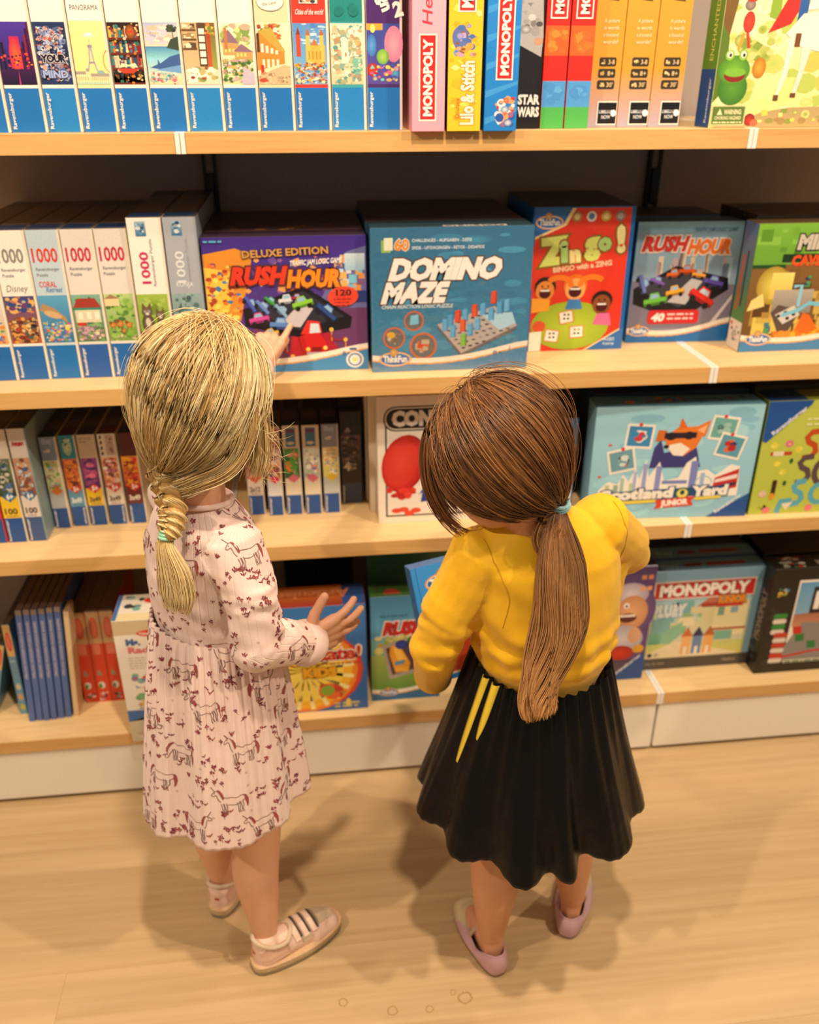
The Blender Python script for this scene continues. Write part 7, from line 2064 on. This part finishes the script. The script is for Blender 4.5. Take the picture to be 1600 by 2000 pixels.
    patch('side_panel', [[(a, g) for g in lin_(.55, 1.45, 8)] for a in lin_(.05, .34, 8)], M['suede'])
    patch('side_panel', [[(a, g) for g in lin_(-1.45, -.55, 8)] for a in lin_(.05, .34, 8)], M['suede'])
    patch('side_emblem', [[(a + .05 * g, g) for g in lin_(.75, 1.25, 6)] for a in lin_(.44, .56, 5)], M['mesh'], .0018)
    for a0 in (.40, .50, .60): patch('strap', [[(a + .02 * g * g, g) for g in lin_(-.95, .95, 13)] for a in lin_(a0, a0 + .065, 4)], M['upper'], .0030)
    for a0 in (.475, .575, .675): patch('strap_edge', [[(a + .02 * g * g, g) for g in lin_(-.85, .85, 13)] for a in lin_(a0, a0 + .016, 3)], M['strap'], .0026)
    # padded collar
    pts = [P(.022, .0, .084), P(.06, .016, .080), P(.18, .0250, .066), P(.34, .0235, .061), P(.43, 0, .071), P(.34, -.0235, .061), P(.18, -.0250, .066), P(.06, -.016, .080)]
    C_ = spline(pts + [pts[0]], 48)[:-1]
    cen = C_.mean(0); Vc, Fc = [], []
    mm = 8; nn = len(C_)
    for i, c in enumerate(C_):
        tt = unit(C_[(i + 1) % nn] - C_[i - 1]); a, b, _ = frame(tt)
        for j in range(mm): an = 6.283 * j / mm; Vc.append(c + (a * math.cos(an) + b * math.sin(an)) * .0042)
    for i in range(nn):
        for j in range(mm): Fc.append((i * mm + j, ((i + 1) % nn) * mm + j, ((i + 1) % nn) * mm + (j + 1) % mm, i * mm + (j + 1) % mm))
    link('collar', mesh_np('collar', local(np.array(Vc), off), Fc, smooth=True), M['lining'], sh)
    # small red stitched mark on the heel tab
    hp = bv.ray_cast(Vector(P(-.4, 0, .050)), Vector(t), .2)
    if hp[0] is not None:
        q = np.array(hp[0]) - t * .0008
        m_ = Motif(); m_.poly([(-.45, -.3), (-.1, -.3), (-.1, .1), (.05, -.3), (.4, -.3), (.45, .3), (.1, .3), (.05, .0), (-.05, .3), (-.4, .3)], lin('#c8402c'))
        Pm = np.array(m_.P) * .01
        link('heel_mark', mesh_np('heel_mark', local(q + np.outer(Pm[:, 0], s) + np.outer(Pm[:, 1], V3(0, 0, 1)), off), m_.F, np.array(m_.C)), M['motif'], sh)
    return sh
M['upper'] = plain('pink_trainer_leather', '#efccb8', .55, .4, .10, 60, .1)
M['suede'] = plain('pale_pink_suede', '#e4b9a2', .85, .2, .12, 120, .2)
M['mesh'] = plain('grey_beige_mesh', '#c9b294', .8, .2, .15, 400, .3)
M['lining'] = plain('cream_padding', '#d9c3a6', .9, .2, .08, 200, .2)
M['outsole'] = plain('worn_grey_outsole', '#8f7f68', .8, .3, .3, 90, .2)
M['midsole'] = plain('worn_cream_midsole', '#d2bd98', .7, .3, .25, 110, .2)
M['stripe'] = plain('tan_midsole_stripe', '#d8b288', .7, .3, .15, 110)
M['strap'] = plain('dark_grey_elastic', '#574a42', .8, .3, .1)
trainer((.029, -.481, 0), (.152, .087), '', g1, OFF1)
trainer((-.047, -.357, 0), (.28, .96), '', g1, OFF1)
# ------------------------------------------------------------ girl 2: brown ponytail, yellow top, black satin skirt
np.random.seed(11)
OFF2 = V3(.55, -.45, 0)
g2 = person('brown haired girl with a long ponytail, yellow top and black satin skirt', tuple(OFF2))
F2, R2 = unit((-.2, .98, 0)), unit((.98, .2, 0))
H2 = V3(.446, -.487, 1.030); A2 = head_axes(-40, 26, -4)
nb2 = V3(.500, -.474, .925)
ls2, le2, lw2 = V3(.412, -.487, .865), V3(.362, -.478, .705), V3(.372, -.392, .592)
rs2, re2, rw2 = V3(.632, -.440, .885), V3(.705, -.362, .790), V3(.648, -.272, .668)
B = Solid()
add_head(B, H2, A2, .86)
B.cap(H2 + A2 @ V3(0, -.025, -.045), .039, nb2 + V3(0, 0, -.02), .041)
B.loft([((.545, -.455, .50), R2 * .075, F2 * .065, 1), ((.54, -.455, .60), R2 * .088, F2 * .074, 1), ((.535, -.458, .70), R2 * .082, F2 * .066, 1), ((.525, -.464, .82), R2 * .092, F2 * .066, 1), ((.515, -.468, .885), R2 * .075, F2 * .050, 1), ((.50, -.473, .925), R2 * .04, F2 * .038, 1)])
B.cap(ls2 + R2 * .02, .032, le2, .027); B.tube([le2, (le2 + lw2) / 2, lw2], [.027, .025, .020])
B.cap(rs2 - R2 * .02, .032, re2, .026); B.tube([re2, (re2 + rw2) / 2, rw2], [.026, .024, .020])
add_hand(B, lw2, (.10, .95, -.30), (-.1, .25, 1), [(20, 30, 20), (22, 34, 22), (24, 34, 22), (26, 34, 22)], True, .08, .95, (.7, .6, .35))
add_hand(B, rw2, (-.45, .85, -.22), (-.1, .25, 1), [(20, 30, 20), (22, 34, 22), (24, 34, 22), (26, 34, 22)], False, .08, .95, (.7, .6, .35))
LT, RT = (-.041, .157, 0), (.070, .147, 0)
add_leg(B, (.50, -.465, .52), (.469, -.507, .265), (.473, -.503, .07), LT)
add_leg(B, (.592, -.445, .52), (.628, -.443, .265), (.645, -.443, .07), RT)
V, F = B.fuse(.003, 5)
body2 = link('body', mesh_np('body', local(V, OFF2), F, smooth=True), M['skin2'], g2)
face_parts(g2, H2 - OFF2, A2, None)

M['yellow'] = cloth_rib('yellow_jersey', '#eab41c', .62, 0, .15)
D = Solid()
D.loft([((.540, -.458, .60), R2 * .080, F2 * .07, .95), ((.539, -.458, .662), R2 * .101, F2 * .088, .95), ((.538, -.459, .69), R2 * .113, F2 * .098, .95), ((.536, -.460, .74), R2 * .119, F2 * .099, .95), ((.530, -.463, .80), R2 * .122, F2 * .092, .95), ((.522, -.467, .865), R2 * .120, F2 * .082, .95), ((.514, -.469, .905), R2 * .098, F2 * .066, .95), ((.506, -.472, .930), R2 * .064, F2 * .053, 1), ((.502, -.473, .943), R2 * .049, F2 * .046, 1)])
D.chain([ls2 + R2 * .012, ls2 * .5 + le2 * .5, le2, le2 * .45 + lw2 * .55, lw2], [.052, .047, .039, .036, .032])
D.chain([rs2 - R2 * .012 + V3(0, 0, .004), rs2 * .45 + re2 * .55, re2, re2 * .45 + rw2 * .55, rw2], [.052, .045, .034, .032, .029])
D.cap((.640, -.412, .80), .042, (.600, -.44, .70), .052)
V, F = D.fuse(.0038, 9)
N_ = vnormals(V, F)
disp = sleeve_folds(V, ls2, le2, lw2, .0030, 3.) + sleeve_folds(V, rs2, re2, rw2, .0032, 4.)
cx = V - V3(.536, -.46, 0); th = np.arctan2(cx @ F2, cx @ R2)
low = np.exp(-((V[:, 2] - .700) / .05) ** 2)
disp += low * (.0030 * np.sin(th * 13 + 3 * wob(V, 14, 1.)) + .0026 * np.sin(V[:, 2] * 150 + 4 * wob(V, 12, 2.)))
# drag lines from the left armpit and across the back
d = (V - V3(.44, -.53, .78)) @ unit((.75, 0, -.66))
disp += .0035 * np.sin(((V - V3(.44, -.53, .78)) @ unit((.5, .1, .86))) * 130 + 3 * wob(V, 16, 5.)) * np.exp(-(np.linalg.norm(V - V3(.46, -.54, .76), axis=1) / .07) ** 2)
disp += .0022 * wob(V, 26, 3.) + .0008 * wob(V, 70, 1.)
disp *= np.clip((V[:, 2] - .672) / .03, .05, 1)
V = V + N_ * disp[:, None]
top2 = link('yellow_top', mesh_np('yellow_top', local(V, OFF2), F, smooth=True), M['yellow'], g2)
BT = BVHTree.FromPolygons([Vector(v) for v in V.tolist()], F.tolist())
cuff('collar', V3(.497, -.476, .953), V3(-.14, .22, 1), .0445, .0050, M['yellow'], top2, OFF2, ln=3.2)
cuff('cuff', lw2 + unit(lw2 - le2) * .006, unit(lw2 - le2), .026, .0065, M['yellow'], top2, OFF2, ln=1.6)
cuff('cuff', rw2 + unit(rw2 - re2) * .006, unit(rw2 - re2), .024, .006, M['yellow'], top2, OFF2, ln=1.6)
def seam(name, pts, par, off, mat, bv, r=.0008):
    P = []
    for p in spline(pts, 40):
        q = bv.find_nearest(Vector(p)); P.append(np.array(q[0]) + np.array(q[1]) * .0002)
    P = np.array(P); P[1:-1] = (P[:-2] + P[1:-1] * 2 + P[2:]) / 4
    S_ = Solid(); S_.tube(P, [r] * len(P), 6, 60)
    link(name, mesh_np(name, local(np.concatenate(S_.V), off), S_.F, smooth=True), mat, par)
M['stitch'] = plain('dark_yellow_seam', '#c8961a', .8, .2)
seam('seam', [(.425, -.505, .915), (.440, -.54, .88), (.452, -.555, .83), (.450, -.545, .785)], top2, OFF2, M['stitch'], BT)
seam('seam', [(.628, -.455, .935), (.640, -.478, .90), (.648, -.478, .85), (.655, -.46, .81)], top2, OFF2, M['stitch'], BT)
seam('seam', [(.452, -.470, .945), (.430, -.480, .925), (.405, -.485, .915)], top2, OFF2, M['stitch'], BT)

# circle skirt
m, nt, N, L, b = newmat('black_satin')
b.inputs['Base Color'].default_value = (.0035, .0033, .0036, 1); b.inputs['Roughness'].default_value = .34; b.inputs['Specular IOR Level'].default_value = .22
tc = N.new('ShaderNodeTexCoord'); nz = N.new('ShaderNodeTexNoise'); nz.inputs['Scale'].default_value = 900
L.new(tc.outputs['Object'], nz.inputs['Vector'])
nz2 = N.new('ShaderNodeTexNoise'); nz2.inputs['Scale'].default_value = 22; nz2.inputs['Detail'].default_value = 3
L.new(tc.outputs['Object'], nz2.inputs['Vector'])
ad = N.new('ShaderNodeMath'); ad.operation = 'MULTIPLY_ADD'; ad.inputs[1].default_value = .10; L.new(nz.outputs['Fac'], ad.inputs[0]); L.new(nz2.outputs['Fac'], ad.inputs[2])
bp = N.new('ShaderNodeBump'); bp.inputs['Strength'].default_value = .45; bp.inputs['Distance'].default_value = .006; L.new(ad.outputs[0], bp.inputs['Height']); L.new(bp.outputs[0], b.inputs['Normal'])
M['satin'] = m
M['ribbon'] = plain('yellow_satin_ribbon', '#e2c53c', .35, .5, .06, 60)
lob = [(2.60, .26, .05), (3.14, .27, .056), (3.70, .27, .058), (4.26, .25, .064), (4.64, .13, .052), (5.16, .34, .062), (5.80, .29, .056), (.10, .3, .05), (.75, .3, .05), (1.4, .3, .05), (2.1, .3, .05)]
def lobes(th):
    o = np.zeros_like(th)
    for c, w, a in lob:
        d = (th - c + math.pi) % (2 * math.pi) - math.pi
        o += a * np.exp(-np.abs(d / w) ** 2.4)
    return o - .034
def fold2(th, t):
    g = np.sin(34 * th + 2 * np.sin(3 * th)) * .0035 * (1 - t) ** 1.6
    return g + lobes(th + .05 * np.sin(3 * t)) * (.12 + .95 * sm(t * .95)) * (t ** .7) + .001 * np.sin(19 * th + 1.3) * sm(t)
def z2(th, t):
    back = -.012 * np.cos(th - 4.9)
    return .674 - back * (1 - t) * -1.2 - t * (.286 + .42 * np.clip(lobes(th), -.04, .06) + .006 * np.sin(3 * th + 1)) + .0012 * np.sin(70 * th) * t
rx2 = lambda t: .111 + .068 * t ** .9
ry2 = lambda t: .099 + .072 * t ** .9
V, F = skirt_mesh('skirt', (.538, -.458), (.532, -.460), R2, F2, z2, rx2, ry2, fold2, 420, 60, .0014)
skirt2 = link('skirt', mesh_np('skirt', local(V, OFF2), F, smooth=True), M['satin'], g2)
def skirt_pt(th, t, o):
    th = np.array([th]); f = fold2(th, t) + o
    c = V3(.538, -.458, 0) * (1 - t) + V3(.532, -.460, 0) * t
    p = c + math.cos(th[0]) * (rx2(t) + f[0]) * R2 + math.sin(th[0]) * (ry2(t) + f[0]) * F2
    p[2] = z2(th, t)[0]
    return p
for th0, t1_, w0 in ((3.42, .56, .074), (3.62, .34, .074)):
    Vr, Fr = [], []
    for i in range(26):
        t = .012 + (t1_ - .012) * i / 25
        w = 1.25 * w0 * (1 - .7 * (i / 25) ** 5) * (.108 / (rx2(t)))
        for o in (.0018, .0006):
            for s_ in (-.5, 0, .5): Vr.append(skirt_pt(th0 + s_ * w * 1.5 - .05 * i / 25, t, o))
    for i in range(25):
        a = i * 6; e = a + 6
        Fr += [(a, a + 1, e + 1, e), (a + 1, a + 2, e + 2, e + 1), (a + 3, e + 3, e + 4, a + 4), (a + 4, e + 4, e + 5, a + 5), (a, e, e + 3, a + 3), (a + 2, a + 5, e + 5, e + 2)]
    link('ribbon_stripe', mesh_np('ribbon_stripe', local(np.array(Vr), OFF2), Fr, smooth=True), M['ribbon'], skirt2)

# ---- hair of girl 2
hb = HairBag()
hair_cap(hb, H2, A2, '#4a2e1a', htest)
G2w = V3(.522, -.515, .972)
gl = toL(G2w, H2, A2) - HC0; gdir2 = unit(gl); glen = np.linalg.norm(gl) - 1 / math.sqrt(((gdir2 / HAX) ** 2).sum())
PAL2 = ['#6f4526', '#7f5230', '#5c381f', '#94643a', '#4e2f1a', '#875a34']
part2 = np.array([unit(v) for v in ((-.05, .80, .60), (-.10, .55, .83), (-.08, .28, .96), (.02, .08, 1.0))])
m = 28
w = roots_on_cap(3600, lambda v: htest(v) & ((v @ gdir2) < .93))
P = toW(combed(w, part2, gdir2, m, .002, .007, glen, .004, .035), H2, A2)
t = np.linspace(0, 1, m)[None, :, None]
P += np.random.normal(size=(len(w), 1, 3)) * .0048 * t ** 4
hb.strands(P, np.random.uniform(.0005, .0009, len(w)), clump_cols(w, m, '#4a2c18', '#7a4d2b', '#a8743f', '#7a532f', 9., 2.), False)
w = roots_on_cap(60, lambda v: htest(v) & (v[:, 2] > -.4))
hb.strands(toW(combed(w, part2, gdir2, m, .008, .022, glen + .008, .010, .10, .005), H2, A2), np.full(60, .0003), strand_cols(60, m, ['#a8743f', '#7f5230']))
# loose front locks on the left
lock(hb, [(.404, -.430, 1.098), (.374, -.440, 1.075), (.352, -.458, 1.045), (.352, -.470, .990), (.372, -.480, .945), (.398, -.484, .918)], 190, .015, .009, (-.7, -.6, .2), PAL2, '#5c381f', sag=.006, flat=.6, endj=.3, tip='#9a6234')
lock(hb, [(.415, -.44, 1.098), (.380, -.465, 1.068), (.362, -.485, 1.035), (.372, -.495, .985), (.398, -.50, .950)], 150, .018, .008, (-.6, -.7, .2), PAL2, '#5c381f', sag=.004, flat=.6, endj=.45)
lock(hb, [(.405, -.455, 1.095), (.372, -.490, 1.050), (.382, -.520, 1.005), (.425, -.532, .978), (.475, -.530, .968), (.518, -.523, .971)], 420, .026, .010, (-.6, -.8, .1), PAL2, None, flat=.35, endj=.04)
for q in range(22):
    dx = pr.uniform(-.012, .012)
    hb.strands(spline([(.372 + dx, -.44, 1.09), (.353 + dx, -.46, 1.03), (.358 + dx, -.474, .96), (.385 + dx, -.483, .922), (.42 + dx * 2.5, -.486, .905 + pr.uniform(-.012, .012))], 26)[None], np.array([.00045]), strand_cols(1, 26, ['#94643a', '#7f5230'], None, '#a86a38'))
# ponytail
tail(hb, [(.523, -.519, .972), (.519, -.540, .942), (.523, -.562, .890), (.525, -.574, .812), (.509, -.577, .738), (.500, -.582, .688), (.508, -.590, .650)], [.010, .022, .038, .041, .036, .030, .018], 1500, ['#5f3a20', '#704627', '#4f2f1a', '#835530', '#42271a'], '#eeb574', '#3a2214', 44, (1, .42), (.1, -1, .1), .006, root='#6f4526', ragged=.22, rad=(.0005, .0009), core_k=.66)
tail(hb, [(.523, -.524, .972), (.516, -.548, .940), (.515, -.572, .880), (.520, -.586, .80), (.505, -.589, .735), (.494, -.593, .690), (.497, -.598, .655)], [.008, .018, .030, .034, .030, .022, .012], 420, ['#7a4f2e', '#946236', '#6a4226'], '#eeb574', '#5c381f', 44, (1, .35), (.1, -1, .1), .006, ragged=.3, core_k=.3)
lock(hb, [(.521, -.528, .972), (.500, -.540, .962), (.489, -.548, .936), (.497, -.553, .915), (.512, -.553, .925), (.518, -.552, .955)], 120, .006, .006, (.1, -1, .1), ['#a8743f', '#94643a', '#c08a50'], None, flat=.5, endj=.1)
hair2 = hb.build('hair', g2); hair2.data.transform(Matrix.Translation(Vector(-OFF2)))
for k in range(3):
    Vt, Ft = torus(V3(.5225, -.5205, .973) + V3(-.0010, -.0018, .0046) * (k - 1), (.10 + .2 * (k - 1), -.35, 1), .0165, .0030, 26, 8)
    link('hair_tie', mesh_np('hair_tie', local(Vt, OFF2), Ft, smooth=True), M['sky'], hair2)

# ---- ballerina shoes
M['lilac'] = plain('lilac_leather', '#c9a0a6', .42, .4, .04, 80)
M['shine'] = plain('iridescent_toe', '#d8c7a0', .22, .6, .25, 30, 0, .25)
M['sole'] = plain('brown_sole', '#7a5a40', .7, .3)
M['insole'] = plain('pale_insole', '#b99a80', .8, .2)
def ballerina(heel, td, root, off, L_=.176):
    sh = empty('ballerina_shoe', (0, 0, 0)); sh.parent = root
    f, t, s = outline(td, L_, .0275, .034)
    n = 56; heel = np.asarray(heel, float)
    def yy(i): return .5 - .5 * math.cos(6.283185 * i / n)
    def ring(z, grow): return np.array([heel + f(i / n, grow) + V3(0, 0, z(yy(i)) if callable(z) else z) for i in range(n)])
    def top_pt(i):
        # opening: oval set in from the outline; closes over the toe
        y = yy(i); a = 6.283185 * i / n
        oy = .035 + .60 * y
        x = math.copysign(abs(math.sin(a)) ** .7, math.sin(a)) * (.0225 + .004 * y)
        z = .047 - .056 * sm(np.array(y * 2.0)) * .5 + .030 * max(0, y - .5) ** 1.2
        return heel + t * L_ * oy + s * x + V3(0, 0, z)
    T_ = np.array([top_pt(i) for i in range(n)])
    base = ring(.006, .0015)
    rings = [ring(.004, .0005), base]
    for k in range(1, 8):
        u = k / 7
        P = base * (1 - u) + T_ * u
        y = np.array([yy(i) for i in range(n)])
        out = (f(0) * 0)
        bulge = math.sin(math.pi * u)
        P[:, 2] += bulge * (.004 + .020 * np.clip(y - .45, 0, 1))
        cen = heel + t * L_ * .5
        dirn = base - cen; dirn[:, 2] = 0; dirn /= np.linalg.norm(dirn, axis=1, keepdims=True) + 1e-9
        P += dirn * bulge * .0055
        rings.append(P)
    inner = [r * 1.0 for r in rings[:1:-1]]
    inn = []
    for r in inner:
        c = heel + t * L_ * .45 + V3(0, 0, .0)
        d = c - r; d[:, 2] = 0; d /= np.linalg.norm(d, axis=1, keepdims=True) + 1e-9
        inn.append(r + d * .0022 - V3(0, 0, .0005))
    R_ = rings + inn
    V = np.concatenate(R_); i = np.arange(n); j = (i + 1) % n; F = []
    for k in range(len(R_) - 1): F += [tuple(q) for q in np.stack([k * n + i, k * n + j, (k + 1) * n + j, (k + 1) * n + i], 1).tolist()]
    up = link('upper', mesh_np('upper', local(V, off), F, smooth=True), M['lilac'], sh)
    up.data.materials.append(M['shine'])
    ys = np.array([yy(q) for q in range(n)])
    for p in up.data.polygons:
        k = p.vertices[0] // n
        if ys[p.vertices[0] % n] > .80 and 1 <= k <= len(rings): p.material_index = 1
    rg = [ring(.0005, -.001), ring(.001, .001), ring(.005, .0015), ring(.0055, -.001)]
    V = np.concatenate(rg); F = []
    for k in range(3): F += [tuple(q) for q in np.stack([k * n + i, k * n + j, (k + 1) * n + j, (k + 1) * n + i], 1).tolist()]
    F += [tuple(range(n))[::-1], tuple(3 * n + q for q in range(n))]
    link('sole', mesh_np('sole', local(V, off), F, smooth=True), M['sole'], sh)
    # piping round the opening, strap over the instep
    S_ = Solid(); P = np.concatenate([T_, T_[:2]]); S_.tube(P, [.0017] * len(P), 7, 120)
    link('piping', mesh_np('piping', local(np.concatenate(S_.V), off), S_.F, smooth=True), M['lilac'], sh)
    Q = lambda a, b, z: heel + t * a * L_ + s * b + V3(0, 0, z)
    C_ = spline([Q(.44, .027, .030), Q(.42, .020, .048), Q(.41, 0, .0565), Q(.42, -.020, .048), Q(.44, -.027, .030)], 24)
    Vs, Fs = [], []
    for c in C_:
        for a, o in ((-.004, 0), (.004, 0), (.004, .0015), (-.004, .0015)): Vs.append(c + t * a + V3(0, 0, o))
    for k in range(23):
        for q in range(4): Fs.append((k * 4 + q, k * 4 + (q + 1) % 4, (k + 1) * 4 + (q + 1) % 4, (k + 1) * 4 + q))
    Fs += [(0, 1, 2, 3), (92, 93, 94, 95)]
    link('strap', mesh_np('strap', local(np.array(Vs), off), Fs), M['insole'], sh)
ballerina((.4835, -.544, 0), LT, g2, OFF2)
ballerina((.6275, -.481, 0), RT, g2, OFF2)

# ---- the game she holds
u_, up_, n_ = V3(.979, .175, .106), V3(-.159, .321, .934), V3(.129, -.931, .342)
u_ = unit(u_); up_ = unit(up_ - u_ * (up_ @ u_)); n_ = np.cross(u_, up_)
def f_held(p, w, h):
    p.rect(.05, .05, w - .05, h - .05, '#2f86d0', '#3a92da')
    p.rect(.9, .05, 1.05, h - .05, '#1f66a8')
    p.poly([(2.0, 1), (w - 1, 1), (w - 1, h - 8), (9, h - 6.2), (4.6, h - 7.2), (2.4, h - 10.2)], '#efd8a8'); p.poly([(2.5, 1.4), (w - 1.4, 1.4), (w - 1.4, h - 8.4), (9, h - 6.8), (5, h - 7.8), (2.9, h - 10.4)], '#d8512f')
    p.busy(10, 2, w - 1.6, h - 10, ['#e8c03c', '#5aa04c', '#3a70b8', '#e06a3c'], 20, .6, 1.6); p.text('ZINGO', 6.4, h - 11.5, 2.4, '#f3ece0', w=10, rot=8, bold=.06, part='title_lettering')
    fun_badge(p, 6.0, h - 3.6, 1.15); p.busy(10, h - 3, w - 2, h - 1, ['#efe8da', '#d8e4ee'], 5, .3, .9, 'e', .5)
hbx = empty('game_box', (0, 0, 0))
tag(hbx, 'bright blue and red game box held by the brown haired girl', 'game box')
TLp = V3(.3515, -.2208, .698); hh = .222; ww = .215
org = TLp - up_ * hh
Mx = Matrix((( u_[0], -n_[0], up_[0], org[0]), (u_[1], -n_[1], up_[1], org[1]), (u_[2], -n_[2], up_[2], org[2]), (0, 0, 0, 1)))
hbx.matrix_world = Mx
carton('carton', hbx, ww, hh, .045, '#2f86d0', '#2a78bc', '#2f8ad8', '#2a78bc')
p = Print(ww * 100, hh * 100, 9); f_held(p, ww * 100, hh * 100); p.build(hbx)

# dried drops on the floor
M['stain'] = plain('dried_drop', '#b08a56', .45, .4, .15, 200)
def stain(x, y, r, label, seed):
    q = random.Random(seed); n = 26
    k = [1 + .12 * math.sin(3 * a + q.random() * 6) + .08 * q.random() for a in [6.283 * i / n for i in range(n)]]
    V, F = [], []
    for i in range(n):
        a = 6.283 * i / n
        for u, z in ((1.0, .0001), (.95, .0003), (.80, .0003), (.74, .0001)): V.append((x + r * u * k[i] * math.cos(a), y + r * u * k[i] * math.sin(a) * .95, z))
    for i in range(n):
        for j in range(3): F.append((i * 4 + j, ((i + 1) % n) * 4 + j, ((i + 1) % n) * 4 + j + 1, i * 4 + j + 1))
    tag(link('drop_stain', mesh_np('drop_stain', np.array(V), F), M['stain']), label, 'stain', 'dried drops on the floor')
stain(.191, -.562, .0082, 'dried ring shaped drop on the floor below the pink trainer', 1)
stain(.278, -.588, .0092, 'larger dried ring shaped drop on the floor, right of the one below the trainer', 2)
stain(.345, -.592, .0070, 'faint dried drop on the floor between the rings and the blot', 3)
stain(.412, -.579, .0125, 'widest dried drop blot on the floor below the lilac shoe', 4)
stain(.392, -.566, .0055, 'small dried drop touching the widest blot on its upper left', 5)
